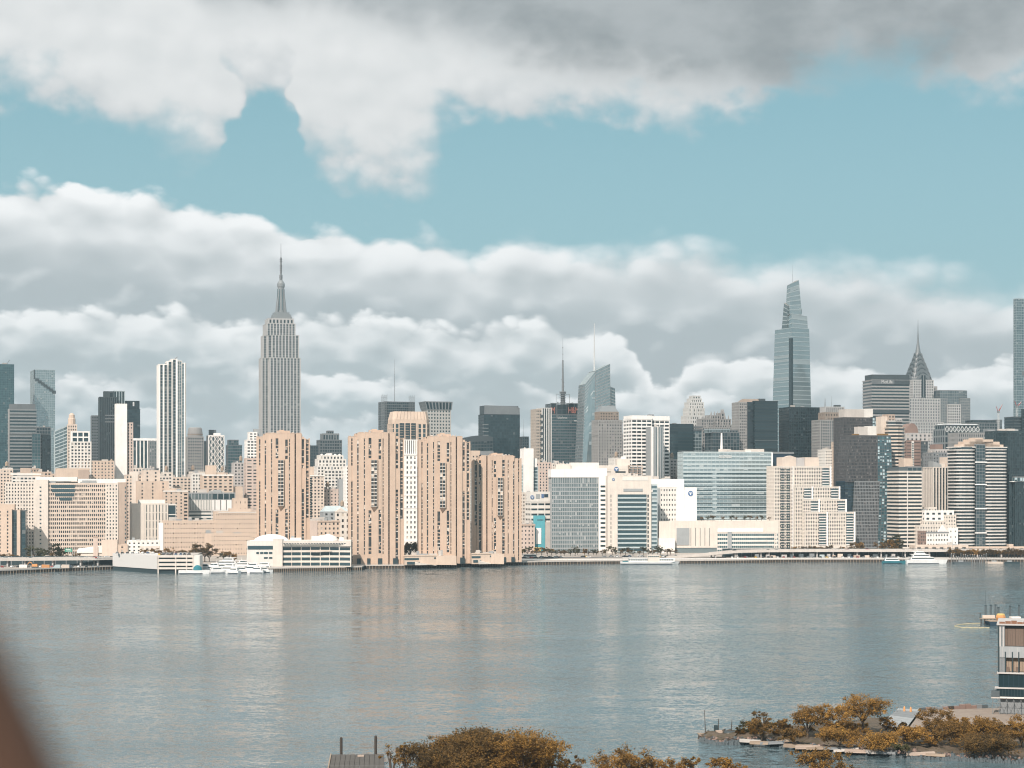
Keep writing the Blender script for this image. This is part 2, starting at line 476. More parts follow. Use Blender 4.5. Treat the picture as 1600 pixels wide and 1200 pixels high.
GZ = 3.0
ALL = []
SHIFT = False        # set while the blocks behind the shore roads are built
class Bld:
    def __init__(s, name, label, xe, d, ang=16.0, cat='building', group=None, gz=GZ):
        if SHIFT and d < 1905: d = 1800 + (d - 1640) * .8
        s.a = math.radians(ang)
        s.c, s.s = math.cos(s.a), math.sin(s.a)
        s.d = d
        s.X0 = (xe - 800) / FPX * d
        s.gz = gz
        s.root = empty(name, (s.X0, d, gz), s.a)
        tag(s.root, label, cat, group)
        s.parts = {}
        s.rng = random.Random(len(ALL) * 13 + 5)
        ALL.append(s)
    def X(s, px_, y=0.0):
        t = (px_ - 800) / FPX
        return (t * (s.d + y * s.c) - s.X0 + y * s.s) / (s.c - t * s.s)
    def Y(s, px_, x=0.0):
        t = (px_ - 800) / FPX
        return (s.X0 + x * s.c - t * (s.d + x * s.s)) / (s.s + t * s.c)
    def Z(s, py_, x=0.0, y=0.0):
        return CAMH + (HORY - py_) / FPX * (s.d + x * s.s + y * s.c) - s.gz
    def mb(s, part, mat):
        k = (part, mat)
        if k not in s.parts: s.parts[k] = MB()
        return s.parts[k]
    def box(s, part, mat, x0, x1, y0, y1, z0, z1):
        s.mb(part, mat).box(x0, x1, y0, y1, z0, z1)
    def facade(s, A, B, Cc, D, st):
        """lattice of piers and spandrels over a glazed quad; A B bottom left/right seen from outside, Cc D above"""
        A, B, Cc, D = Vector(A), Vector(B), Vector(Cc), Vector(D)
        L = (B - A).length
        H = ((D - A).length + (Cc - B).length) / 2
        if L < 0.05 or H < 0.05: return
        n = (B - A).cross(D - A)
        n.normalize()
        nc = max(1, round(L / st.pw)); nr = max(1, round(H / st.ph))
        ru = s.rng.randint(0, 900); rv = s.rng.randint(0, 900)
        if st.glass:
            s.mb('glazing', st.glass).face([A, B, Cc, D], [(ru, rv), (ru + nc, rv), (ru + nc, rv + nr), (ru, rv + nr)])
        def pt(u, v, o):
            return (A * (1 - u) * (1 - v) + B * u * (1 - v) + Cc * u * v + D * (1 - u) * v) + n * o
        def bx(m, u0, u1, v0, v1, o):
            m.hexa([pt(u0, v0, o), pt(u1, v0, o), pt(u1, v0, 0), pt(u0, v0, 0), pt(u0, v1, o), pt(u1, v1, o), pt(u1, v1, 0), pt(u0, v1, 0)], (4,))
        eu = st.r / L
        if st.pier >= 1 or st.span >= 1:
            bx(s.mb(st.part, st.wall), 0, 1 + eu, 0, 1, st.r)
            return
        if st.pier > 0:
            m = s.mb(st.part, st.wall)
            hw = st.pier / nc / 2
            for i in range(nc + 1):
                u = i / nc
                u0, u1 = u - hw, u + hw
                if i == 0: u0 = 0
                if i == nc: u1 = 1 + eu
                bx(m, u0, u1, 0, 1, st.r)
        if st.span > 0:
            m = s.mb(st.part if not st.w2 else 'spandrel', st.w2 or st.wall)
            hv = st.span / nr / 2
            for k in range(nr + 1):
                v = k / nr
                bx(m, 0, 1 + eu * (st.r2 / max(st.r, 1e-3)), max(0, v - hv), min(1, v + hv), st.r2)
    def ring(s, bot, z0, zt, st, top=None, roof='rooftop', blind=()):
        """body on a footprint (ccw from above), optional other top ring and top heights; blind: edge indices without windows"""
        n = len(bot)
        top = top or bot
        zt = zt if isinstance(zt, (list, tuple)) else [zt] * n
        for k in range(n):
            j = (k + 1) % n
            q = st
            if k in blind:
                q = S(st.wall, None, pier=1.0, r=st.r)
            s.facade((*bot[k], z0), (*bot[j], z0), (*top[j], zt[j]), (*top[k], zt[k]), q)
            if st.par > 0:
                a = Vector((*top[k], zt[k])); b = Vector((*top[j], zt[j]))
                t = (b - a); L = t.length
                if L > .3:
                    t.normalize()
                    nn = Vector((t.y, -t.x, 0))
                    e = st.r + .04
                    b2 = b + t * e
                    m = s.mb('parapet' if st.part == 'wall' else st.part + '_parapet', st.wall)
                    m.hexa([a + nn * e, b2 + nn * e, b2 - nn * .3, a - nn * .3] +
                           [q + Vector((0, 0, st.par)) for q in (a + nn * e, b2 + nn * e, b2 - nn * .3, a - nn * .3)])
        s.mb('roof', roof).face([(*p, z + .02) for p, z in zip(top, zt)])
    def mass(s, x0, x1, y0, y1, z0, z1, st, roof='rooftop', blind=()):
        s.ring([(x0, y0), (x1, y0), (x1, y1), (x0, y1)], z0, z1, st, None, roof, blind)
    def clutter(s, x0, x1, y0, y1, z, n=5, mat='concrete', tank=False):
        """roof gear: stair heads, plant boxes, vents, a wooden tank"""
        r = s.rng
        w, d = x1 - x0, y1 - y0
        for _ in range(n):
            bw, bd, bh = r.uniform(.05, .22) * w, r.uniform(.08, .25) * d, r.uniform(1.2, 4.2)
            bx, by = r.uniform(x0 + 1, max(x0 + 1.1, x1 - bw - 1)), r.uniform(y0 + 1, max(y0 + 1.1, y1 - bd - 1))
            s.box('roof_plant', r.choice((mat, 'grey', 'concrete')), bx, bx + bw, by, by + bd, z, z + bh)
        if tank:
            cx, cy = r.uniform(x0 + 4, x1 - 4), r.uniform(y0 + 3, y0 + d * .4)
            s.tank(cx, cy, z)
    def tank(s, cx, cy, z):
        m = s.mb('water_tank', 'wood')
        m.lathe(cx, cy, [(1.9, z + 3), (1.8, z + 6.8), (0.1, z + 8.6)], 10)
        for qx, qy in ((-1.2, -1.2), (1.2, -1.2), (1.2, 1.2), (-1.2, 1.2)):
            m.box(cx + qx - .12, cx + qx + .12, cy + qy - .12, cy + qy + .12, z, z + 3.1)
    def mast(s, x, y, z0, z1, r=.5, mat='mast'):
        s.mb('mast', mat).lathe(x, y, [(r, z0), (r * .7, z0 + (z1 - z0) * .5), (r * .25, z1)], 6)
    def text(s, txt, x0, x1, zc, y, mat, h=None, part='sign', label=None):
        me = text_mesh(txt, mat)
        xs = [v.co.x for v in me.vertices]; ys = [v.co.y for v in me.vertices]
        w = max(xs) - min(xs); hh = max(ys) - min(ys)
        kx = (x1 - x0) / w
        ky = (h / hh) if h else kx
        o = bpy.data.objects.new(part, me)
        C.objects.link(o)
        o.parent = s.root
        o.rotation_euler = (math.radians(90), 0, 0)
        o.scale = (kx, ky, 1)
        o.location = (x0 - min(xs) * kx, y, zc - (min(ys) + hh / 2) * ky)
        if label: o['label'] = label
        return o
    def done(s):
        px1 = s.d / FPX                      # metres under one picture pixel
        for (part, mat), m in s.parts.items():
            if not m.f: continue
            n = len(m.starts)
            if part in ('wall', 'glazing', 'roof_plant', 'spandrel', 'parapet', 'roof') or 'wall' in part or 'parapet' in part or n < 2:
                o = m.build(part, mat, s.root)
                if part in ('glazing', 'roof_plant', 'spandrel'): o['kind'] = 'stuff'
                continue
            cuts = m.starts + [(len(m.v), len(m.f))]
            big = 0
            for (v0, f0), (v1, f1) in zip(cuts, cuts[1:]):
                q = m.v[v0:v1]
                ext = sorted(max(c[i] for c in q) - min(c[i] for c in q) for i in range(3))
                if ext[1] > 3.5 * px1 and ext[2] > 9 * px1: big += 1
            if n <= 40 and big >= n * .6 and m.starts[0] == (0, 0):
                for (v0, f0), (v1, f1) in zip(cuts, cuts[1:]):
                    k = MB()
                    k.v = m.v[v0:v1]
                    k.f = [tuple(i - v0 for i in f) for f in m.f[f0:f1]]
                    k.uv = m.uv[f0:f1]
                    k.build(part, mat, s.root)
            else:
                o = m.build(part, mat, s.root)
                o['kind'] = 'stuff'
TXT = {}
def text_mesh(txt, mat):
    if (txt, mat) in TXT: return TXT[(txt, mat)]
    cu = bpy.data.curves.new('lettering', 'FONT')
    cu.body = txt
    cu.extrude = .12
    cu.resolution_u = 2
    ob = bpy.data.objects.new('lettering', cu)
    C.objects.link(ob)
    bpy.context.view_layer.update()
    me = bpy.data.meshes.new_from_object(ob.evaluated_get(bpy.context.evaluated_depsgraph_get()))
    me.name = 'lettering'
    bpy.data.objects.remove(ob)
    me.materials.clear()
    me.materials.append(MATS[mat])
    TXT[(txt, mat)] = me
    return me

def gb(name, label, xl, xe, xr, yt, d, st, D=None, yb=None, ang=16.0, clut=3, tank=False, roof='rooftop', blind=(), cat='building', group=None):
    """a plain block: left edge, front corner, right edge and top row in the photograph, and its distance"""
    b = Bld(name, label, xe, d, ang, cat, group)
    b.W = b.X(xr)
    if D is None:
        D = b.Y(xl) if xe - xl > 1.5 else max(18, min(40, b.W))
        D = max(10, min(D, 70))
    b.D = D
    b.H = b.Z(yt)
    z0 = 0.0 if yb is None else b.Z(yb)
    b.mass(0, b.W, 0, D, z0, b.H, st, roof, blind)
    if clut:
        b.clutter(0, b.W, 0, D, b.H, clut, tank=tank)
    return b

# ================================================================== the far skyline
def far_skyline():
    # ---- glass towers on the far west side
    b = gb('glass_tower', 'tall teal glass tower with a rounded face, cut by the left edge of the skyline', -30, -30, 22, 569, 3300,
           S('gridteal', 'gteal', 3.2, 4.2, .12, .12, .2), D=45, clut=2)
    b.mb('crane', 'mast').tube((b.X(10), 10, b.H), (b.X(15), 6, b.H + 9), .5)
    b.done()
    b = gb('glass_tower', 'pale blue glass tower with a stepped dark terrace spiralling round its top', 37, 54, 86, 578, 3400,
           S('paleblue', 'glight', 3.4, 4.3, .08, .10, .15), D=60, ang=22, clut=0)
    for k in range(7):
        x0 = b.X(55 + k * 4.4); x1 = b.X(55 + (k + 1) * 4.4 + 1.5); z = b.Z(591 + k * 3.1)
        b.box('terrace', 'darkgrey', x0, x1, -.5, 3, z - 5.5, z)
    b.box('terrace', 'darkgrey', -.5, .9, -.55, 8, b.Z(592), b.H + .5)
    b.done()
    b = gb('office_slab', 'grey banded office slab rising in front of the pale spiral tower', 8, 13, 57, 640, 2300,
           S('grey', 'gdark', 30, 4.1, 0, .46, .35), D=40, clut=0)
    b.mass(b.X(15), b.X(55), 3, 30, b.H, b.Z(632), S('midgrey', None, pier=1), 'rooftop')
    b.mb('wall', 'greystone').box(-.4, b.X(15), -.7, 8, 0, b.H + 1)
    b.done()
    b = gb('glass_block', 'dark glass block with a lighter right wing below the spiral tower', 50, 57, 79, 668, 2260,
           S('midgrey', 'gdark', 3.4, 4.0, .16, .2, .25), D=30, clut=2)
    b.mass(b.X(50), b.X(63), -6, -.6, 0, b.Z(678), S('midgrey', 'gteal', 3, 4, .1, .12, .2))
    b.mass(b.X(66), b.X(77.5), -5, -.6, 0, b.Z(680), S('black', 'gblack', 3, 4, .1, .12, .2))
    b.done()
    b = Bld('glass_tower', 'light blue glass building with a sloping top beside the gilt crowned tower', 86, 2210)
    w = b.X(118)
    b.ring([(0, 0), (w, 0), (w, 26), (0, 26)], 0, [b.Z(674), b.Z(660), b.Z(660), b.Z(674)], S('paleblue', 'gblue', 5, 4.2, .06, .28, .25))
    b.done()
    b = gb('stone_tower', 'slim peach stone tower with a round gilded crown behind blue glass', 105, 106, 120, 664, 2150, S('peach_pale', 'winwarm', 2.6, 3.6), D=12, clut=0)
    m = b.mb('crown', 'peach')
    cx = b.X(112.5)
    m.lathe(cx, 6, [(4.2, b.H), (4.2, b.Z(654)), (3.5, b.Z(653)), (3.3, b.Z(648)), (1.2, b.Z(645))], 10)
    b.done()
    b = gb('apartment_tower', 'white gridded apartment tower with a loft crown left of the dark brown tower', 110, 110.5, 142, 691, 1950,
           S('offwhite', 'win', 3.3, 3.4, .42, .42, .5), D=18, clut=2)
    b.mass(b.X(112.5), b.X(139), 1, 16, b.H, b.Z(675), S('white', 'gdark', 6.0, 5.0, .22, .25, .7))
    b.done()
    b = gb('office_tower', 'slate blue tower mostly hidden behind the dark brown tower', 143, 143.5, 160, 650, 2500, S('midgrey', 'gdark', 3, 4, .4, .4), D=24, clut=1)
    b.done()
    b = gb('office_tower', 'dark brown grey tower with ribbed mechanical floors beside a blank white slab', 155, 156, 182, 621, 2300,
           S('darkgrey', 'gblack', 2.6, 3.9, .5, .0, .5), D=26, clut=2)
    for yy in (648, 653, 658):
        b.box('louvre', 'midgrey', b.X(164), b.X(182) + .6, -.9, 3, b.Z(yy + 2), b.Z(yy))
    b.mass(b.X(163), b.X(178), 4, 18, b.H, b.Z(612), S('darkgrey', 'gblack', 5, 5, .4, .3, .4))
    b.mass(b.X(178.5), b.X(195), 6, 22, 0, b.Z(611), S('paleblue', 'gdark', 3.6, 9, .38, .0, .6))
    b.done()
    b = gb('apartment_slab', 'blank sunlit white slab with a windowed flank coloured pink for its shade in front of the black tower', 181, 181.2, 198, 632, 1985,
           S('white', None, pier=1), D=16, clut=0, roof='roofwhite')
    b.mass(b.W + .6, b.X(208), 3, 15, 0, b.Z(661), S('pink', 'win', 3.4, 3.3, .55, .5, .3), blind=())  # right flank's weaker sunlight is put into its pink colour
    b.done()
    b = gb('glass_tower', 'black teal glass tower carrying a white numeral near its top', 193, 193.5, 219, 640, 2600,
           S('black', 'gdark', 4, 4.2, .0, .16, .2), D=26, clut=0)
    b.mass(b.X(195), b.X(218), 2, 22, b.H, b.Z(627), S('black', 'gblack', 4, 12, .1, .1, .2))
    b.text('1', b.X(207.5), b.X(210), b.Z(631), 1.6, 'paintwhite', h=6, label='white numeral one')
    b.done()
    b = gb('office_block', 'black and white pinstriped block with a white cornice left of the tall finned tower', 207, 207.5, 248, 688, 2150,
           S('white', 'gdark', 4.2, 4, .34, .0, .7), D=28, clut=0)
    b.mb('cornice', 'paintwhite').box(-1, b.W + 1, -1.2, 20, b.H - .2, b.H + 2.4)
    b.mass(b.X(233), b.X(248), -3, -.8, 0, b.Z(690), S('midgrey', 'gmid', 2.6, 4, .4, .3, .3))
    b.done()
    # ---- tall white finned tower
    b = Bld('residential_tower', 'tall slender tower with white vertical fins and blue glass, stepped crown', 249, 2090)
    w = b.X(290)
    D = 24
    st = S('white', 'gdark', 4.4, 3.6, .40, .12, .9, 'alum', r2=.2)
    stb = S('offwhite', 'gblue', 3.4, 3.6, .16, .14, .5, 'alum', r2=.2)
    xs = [(249, 262, 570), (262, 269, 565), (269, 276, 561.5), (276, 284, 564), (284, 290, 567.5)]
    for i, (a, c, yt) in enumerate(xs):
        b.mass(b.X(a), b.X(c) - .05, (0 if i < 3 else .8), D - i, 0, b.Z(yt), st if i < 3 else stb)
    b.mb('fin', 'paintwhite').box(b.X(276), b.X(277.4), -1.1, .8, 0, b.Z(563))
    b.mb('fin', 'paintwhite').box(b.X(287.6), b.X(289), -.6, .8, 0, b.Z(566))
    b.mb('crane', 'mast').tube((b.X(270), 5, b.Z(563)), (b.X(278), 5, b.Z(556.5)), .5)
    b.mb('crane', 'mast').tube((b.X(254), 5, b.Z(570)), (b.X(262), 5, b.Z(566)), .4)
    b.done()
    b = gb('office_tower', 'grey brown tower with a ribbed domed top right of the finned tower', 293, 293.5, 318, 683, 2320,
           S('greystone', 'gdark', 3.0, 3.8, .42, .42, .4), D=24, clut=0)
    cx = b.X(306.5)
    b.mb('crown', 'greystone').lathe(cx, 12, [(9.4, b.H), (9.4, b.Z(676)), (8.6, b.Z(669)), (7.5, b.Z(667.5))], 20)
    b.mb('crown_rib', 'tan').lathe(cx, 12, [(9.8, b.Z(679)), (9.8, b.Z(677.6))], 20)
    b.done()
    gb('office_tower', 'narrow dark tower between the domed tower and the white lozenge tower', 318, 318.5, 329, 690, 2420, S('darkgrey', 'gdark', 3, 4, .3, .4), D=20, clut=1).done()
    b = gb('residential_tower', 'white tower with a lozenge patterned facade and a dark head behind', 326, 326.3, 350, 681, 2140, S('white', 'gdark', 3.2, 60, .22, .02, .5), D=20, clut=0)
    for k in range(40):          # diagonal net
        for i in range(7):
            u0 = b.W / 7 * i; z0 = b.H - 3.6 * k
            if z0 < 8: continue
            sg = 1 if (k + i) % 2 else -1
            m = b.mb('lattice', 'white')
            xa, xb = (u0, u0 + b.W / 7) if sg > 0 else (u0 + b.W / 7, u0)
            m.hexa([(xa - .35, -.7, z0 - 3.6), (xa + .35, -.7, z0 - 3.6), (xa + .35, -.1, z0 - 3.6), (xa - .35, -.1, z0 - 3.6),
                    (xb - .35, -.7, z0), (xb + .35, -.7, z0), (xb + .35, -.1, z0), (xb - .35, -.1, z0)])
    b.box('bulkhead', 'white', b.X(335), b.X(345), 3, 12, b.H, b.Z(676.5))
    b.box('bulkhead', 'darkgrey', b.X(329), b.X(340), 13, 19, b.H, b.Z(671))
    b.done()
    b = gb('glass_tower', 'blue grey glass tower with a narrower head left of the tallest stone skyscraper', 356, 356.5, 378, 696, 2500, S('midgrey', 'gteal', 3.2, 4, .1, .18, .2), D=24, clut=0)
    b.mass(b.X(358), b.X(373), 2, 18, b.H, b.Z(688), S('midgrey', 'gteal', 3.2, 4, .1, .18, .2))
    b.done()
    b = gb('apartment_tower', 'stepped white apartment tower behind the shoulder of the riverside brick tower', 384, 386, 402, 688, 2060, S('white', 'win', 4, 3.4, .3, .5, .5), D=18, clut=1)
    b.mass(b.X(390), b.X(402), 2, 14, b.H, b.Z(676), S('white', 'win', 4, 3.4, .4, .5, .4))
    b.box('bulkhead', 'grey', b.X(398), b.X(408), 4, 14, b.H, b.Z(670))
    b.done()

    # ---- tallest stone skyscraper with the mooring mast
    b = Bld('stone_skyscraper', 'tallest grey limestone skyscraper with stepped shoulders, silver mast and needle antenna', 422, 2940, 16)
    st = S('limestone', 'gsoft', 5.2, 4.0, .40, .34, .8, 'alum', r2=.3)
    x1 = b.X(469)
    c = x1 / 2
    b.mass(0, x1, 0, 62, 0, b.Z(559), st)
    b.mass(b.X(411), -1.2, 12, 42, 0, b.Z(559), st)                       # left wing set back
    b.mass(b.X(425.5), b.X(467), 3, 58, b.Z(559), b.Z(523.5), st)
    b.mass(b.X(413.5), b.X(419), 16, 38, b.Z(559), b.Z(524), st)
    b.mass(b.X(419.5), b.X(426), 8, 54, b.Z(559), b.Z(523.5), st)
    b.mass(b.X(418.5), b.X(462), 7, 50, b.Z(523.5), b.Z(505), st)
    b.mass(b.X(421), b.X(460), 9, 46, b.Z(505), b.Z(497), S('limestone', 'gdark', 5.6, 9, .5, .35, .6))
    m = b.mb('mooring_mast', 'alum')
    cx, cy = b.X(439, 26), 26.0
    for (ra, ya, yb) in ((15.5, 497, 493), (14, 493, 489.5), (12, 489.5, 486)):
        m.prism([(cx - ra, cy - ra), (cx + ra, cy - ra), (cx + ra, cy + ra), (cx - ra, cy + ra)], b.Z(ya), b.Z(yb))
    m.lathe(cx, cy, [(6.2, b.Z(486)), (5.2, b.Z(446)), (6.2, b.Z(445)), (6.2, b.Z(440)), (4.2, b.Z(436.5)), (2.6, b.Z(434.5))], 16)
    for k in range(4):                                                   # wing buttresses
        a = k * math.pi / 2 + math.pi / 4
        q = Vector((math.cos(a), math.sin(a), 0))
        t = Vector((-q.y, q.x, 0)) * .9
        o = Vector((cx, cy, 0))
        pts = [o + q * 11 + Vector((0, 0, b.Z(486))), o + q * 4 + Vector((0, 0, b.Z(486))), o + q * 4 + Vector((0, 0, b.Z(449))), o + q * 5.8 + Vector((0, 0, b.Z(449)))]
        m.hexa([pts[0] - t, pts[1] - t, pts[1] + t, pts[0] + t, pts[3] - t, pts[2] - t, pts[2] + t, pts[3] + t])
    for k in range(8):
        a = k * math.pi / 4 + .2
        b.mb('mast_glazing', 'gblue').box(cx + 5.6 * math.cos(a) - .6, cx + 5.6 * math.cos(a) + .6, cy + 5.6 * math.sin(a) - .6, cy + 5.6 * math.sin(a) + .6, b.Z(482), b.Z(449))
    m = b.mb('antenna', 'mast')
    m.lathe(cx, cy, [(2.4, b.Z(434.5)), (2.4, b.Z(426)), (1.5, b.Z(425.5)), (1.6, b.Z(416)), (2.0, b.Z(415)), (1.3, b.Z(408)), (1.4, b.Z(399)), (.55, b.Z(398)), (.3, b.Z(376.5))], 8)
    for yy in (428, 431, 419, 412, 405, 402):
        m.lathe(cx, cy, [(2.9 if yy > 420 else 2.1, b.Z(yy)), (2.9 if yy > 420 else 2.1, b.Z(yy - 1))], 8)
    b.done()

    # ---- mid town, between and right of the riverside towers
    gb('office_tower', 'low dark slab tower right of the first riverside brick tower', 485, 485.5, 497, 697, 2450, S('darkgrey', 'gdark', 3.2, 4, .25, .3), D=20, clut=1).done()
    b = gb('glass_tower', 'dark stepped glass tower with a small lantern above the white setback block', 499, 500, 534, 688, 2500, S('midgrey', 'gdark', 3.4, 4, .22, .3, .3), D=26, clut=0)
    b.mass(b.X(505), b.X(530), 2, 22, b.H, b.Z(678), S('grey', 'gdark', 3.4, 9, .3, .3, .3))
    b.mass(b.X(513), b.X(522), 5, 14, b.Z(678), b.Z(673.5), S('midgrey', 'gdark', 3, 5, .3, .4, .3))
    b.done()
    b = Bld('white_block', 'white setback block with close set windows between two riverside towers', 496, 1980)
    for a, c, yt, yy in ((496, 546, 729, 0), (498, 541, 718, 2), (501, 537, 712, 4)):
        b.mass(b.X(a), b.X(c), yy, 22, 0 if yt == 729 else b.Z(yt + 12), b.Z(yt), S('offwhite', 'win', 3.6, 3.4, .48, .42, .4))
    for k in range(5):
        b.mb('dome', 'offwhite').lathe(b.X(504 + 7 * k), 5, [(1.8, b.Z(712)), (1.5, b.Z(710)), (.3, b.Z(708.8))], 10)
    b.box('bulkhead', 'white', b.X(513), b.X(521), 7, 14, b.Z(712), b.Z(708))
    b.done()
    b = gb('steel_tower', 'dark steel and glass tower wrapped in a pale screen with a hair thin mast', 595, 601, 648, 628, 3000, S('midgrey', 'gdark', 3.4, 4.2, .1, .28, .3), D=36, ang=20, clut=0)
    for k in range(9):          # ceramic screen running past the roof
        b.mb('screen', 'grey').box(b.X(595.5 + k * 1.1), b.X(595.5 + k * 1.1) + .35, -1.4, -1.1, 0, b.Z(618 - (k % 3)))
        b.mb('screen', 'grey').box(b.X(638.5 + k * 1.1), b.X(638.5 + k * 1.1) + .35, -1.4, -1.1, 0, b.Z(619 - (k % 3)))
    for k in range(10):
        b.mb('screen', 'grey').box(b.X(595.5), b.X(604.5), -1.5, -1.2, b.Z(622 + k * 7), b.Z(622 + k * 7) + .5)
    b.mast(b.X(621), 16, b.H, b.Z(560), .55)
    b.done()
    b = gb('office_tower', 'grey dotted tower with a flared ribbed crown right of the gilt topped tower', 663, 668, 704, 640, 2900, S('offwhite', 'gdark', 4.6, 5.2, .5, .5, .5), D=30, ang=20, clut=0)
    w = b.W
    b.ring([(-1, -1), (w + 1, -1), (w + 1, 30), (-1, 30)], b.H, b.Z(628), S('grey', 'gdark', 5, 14, .35, .1, .6), top=[(-4.5, -2), (w + 2, -2), (w + 2, 30), (-4.5, 30)])
    b.done()
    b = Bld('gilt_crowned_tower', 'sunlit tower with a fluted gold tapering crown behind the white stone tower', 614, 1990)
    st = S('peach', 'gdark', 5.0, 5.0, .42, .14, .5)
    w = b.X(672)
    fp = [(2, 0), (w - 4, 0), (w, 5), (w, 26), (0, 26), (0, 4)]
    b.ring(fp, 0, b.Z(662), st)
    tp = [(4, 2), (w - 5, 2), (w - 2, 6), (w - 2, 24), (2, 24), (2, 6)]
    m = b.mb('crown', 'peach')
    m.prism(fp, b.Z(662) + .9, b.Z(655), None)
    m.prism([(x * .995 + .1, y + .1) for x, y in fp], b.Z(655), b.Z(642.5), tp)
    for k in range(9):
        u = .06 + k * .11
        b.mb('crown_rib', 'tan').tube((2 + u * (w - 6), -.1, b.Z(655)), (4 + u * (w - 9), 1.95, b.Z(642.5)), .28)
    b.box('glazed_bay', 'gblack', b.X(623), b.X(650), -.9, -.2, b.Z(700), b.Z(661))
    for k in range(3):
        for q in range(7):
            b.box('glazed_bay_frame', 'peach', b.X(623 + k * 9), b.X(631 + k * 9.2) - .6, -1.1, -.5, b.Z(664.5 + q * 4), b.Z(664.1 + q * 4))
    for k in range(4):
        b.box('glazed_bay_frame', 'peach', b.X(622.5 + k * 9), b.X(624 + k * 9), -1.3, -.4, b.Z(700), b.Z(661))
    b.done()
    b = Bld('glass_tower', 'dark green glass tower with a facetted wedge shaped crown', 756, 2700)
    w = b.X(812)
    st = S('black', 'gdark', 3.4, 4.2, .12, .14, .2)
    b.ring([(0, 0), (w, 0), (w, 30), (0, 30)], 0, b.Z(648), st)
    mid = w * .34
    zc = b.Z(648) + .9
    m = b.mb('crown', 'midgrey')
    # glass wedges folding down to the middle of the front
    m.face([(0, -.2, zc), (mid, -.2, zc), (2, 4, b.Z(633)), (0, 0, b.Z(641))])
    m.face([(mid, -.2, zc), (w, -.2, zc), (w, 0, b.Z(637)), (w - 3, 4, b.Z(634)), (2, 4, b.Z(633))])
    b.mb('crown_core', 'darkgrey').prism([(1, 4.2), (w - 1, 4.2), (w - 1, 28), (1, 28)], zc, b.Z(633.5))
    for k in range(8):
        b.box('balcony', 'grey', -.8, b.X(763), -.7, 4, b.Z(664 + k * 5.5), b.Z(663 + k * 5.5))
    b.done()
    b = Bld('hall_roof', 'broad dark building with a gently arched roof in front of the wedge crowned tower', 728, 2480)
    w = b.X(770)
    m = b.mb('roof', 'darkgrey')
    n = 10
    prev = None
    for k in range(n + 1):
        u = k / n
        z = b.Z(688 - 8 * math.sin(math.pi * (.15 + .6 * u)))
        p = (w * u, z)
        if prev:
            m.hexa([(prev[0], 0, 0), (p[0], 0, 0), (p[0], 28, 0), (prev[0], 28, 0), (prev[0], 0, prev[1]), (p[0], 0, p[1]), (p[0], 28, p[1]), (prev[0], 28, prev[1])])
        prev = p
    b.facade((0, -.1, 0), (w, -.1, 0), (w, -.1, b.Z(688)), (0, -.1, b.Z(690)), S('darkgrey', 'gdark', 4, 4.5, .2, .3, .3))
    b.done()
    b = gb('office_tower', 'small dark tower with a thin mast left of the pinstriped stone tower', 816, 816.5, 826, 683, 2650, S('darkgrey', 'gdark', 3.5, 4, .3, .3), D=16, clut=0)
    b.mast(b.W * .3, 6, b.H, b.Z(655), .35)
    b.done()
    b = gb('white_tower', 'slim blank white tower with blue glass flanks behind the riverside brick towers', 815, 819, 833, 702, 1900, S('white', None, pier=1), D=14, clut=2, roof='roofwhite')
    b.mass(b.X(814), -.6, 3, 12, 0, b.Z(727), S('paleblue', 'gblue', 3, 3.4, .2, .3, .3))
    b.mass(b.W + .6, b.X(842), 4, 14, 0, b.Z(730), S('paleblue', 'gblue', 5, 3.4, .1, .3, .3))
    for k in range(3):
        b.box('slot', 'darkgrey', b.X(834.4 + k * 1.5), b.X(834.9 + k * 1.5), 3.2, 3.6, b.Z(727.5), b.Z(723))
    b.box('bulkhead', 'white', b.W * .4, b.X(840.5), 3, 10, b.Z(730), b.Z(716))
    b.done()
    b = Bld('striped_tower', 'narrow stone tower with black and white pinstripe piers beside the teal sign tower', 838, 2350)
    b.mass(0, b.X(846.5), 1, 24, 0, b.Z(640), S('beige', 'gdark', 2.3, 4, .5, .5, .4))
    b.mass(b.X(847), b.X(861), 0, 24, 0, b.Z(638), S('white', 'gblack', 3.2, 40, .46, .0, .7))
    for k in range(12):
        b.box('bay_window', 'darkgrey', b.X(844.5), b.X(848.6), -.9, 1, b.Z(652.5 + k * 9), b.Z(648 + k * 9))
    b.mass(-1, b.X(862), -3, -1, 0, b.Z(757), S('grey', 'gdark', 4, 5, .5, .4, .4))
    b.done()

    # ---- teal tower with signs and broadcasting mast
    b = gb('broadcast_tower', 'teal glass tower with a framed sign crown and tall broadcasting mast', 860, 862, 907, 648, 2800, S('midgrey', 'gteal', 3.6, 4.4, .08, .34, .25), D=36, clut=0, ang=14)
    z0, z1 = b.H, b.Z(631)
    for (a, c) in ((860.5, 869), (871, 886), (888, 907)):
        b.mass(b.X(a), b.X(c), 1.5, 30, z0, z1 - (0 if a != 871 else 1), S('darkgrey', 'gblack', 9, 9, .12, .12, .35, par=.4))
    b.text('H&M', b.X(888.5), b.X(904), b.Z(640.5), .7, 'signred', h=9.5, label='red brand lettering on the crown')
    b.text('M', b.X(862), b.X(867), b.Z(641), .7, 'signred', h=9.5, label='red brand letter on the crown')
    b.text('salesforce', b.X(871), b.X(886), b.Z(652.3), -.9, 'paintwhite', h=3.4, label='white company name under the crown')
    for x in (860.5, 869, 887.5, 907):
        b.box('frame', 'metal', b.X(x), b.X(x) + .8, .5, 1.3, z0, z1 + 1.5)
    b.box('frame', 'metal', b.X(860.5), b.X(907) + .8, .5, 1.3, z1 + .4, z1 + 1.4)
    b.box('ledge', 'paintwhite', b.X(897), b.X(909), -1.5, 8, b.Z(658), b.Z(656.6))
    cx, cy = b.X(883.3), 14.0
    m = b.mb('mast', 'mast')
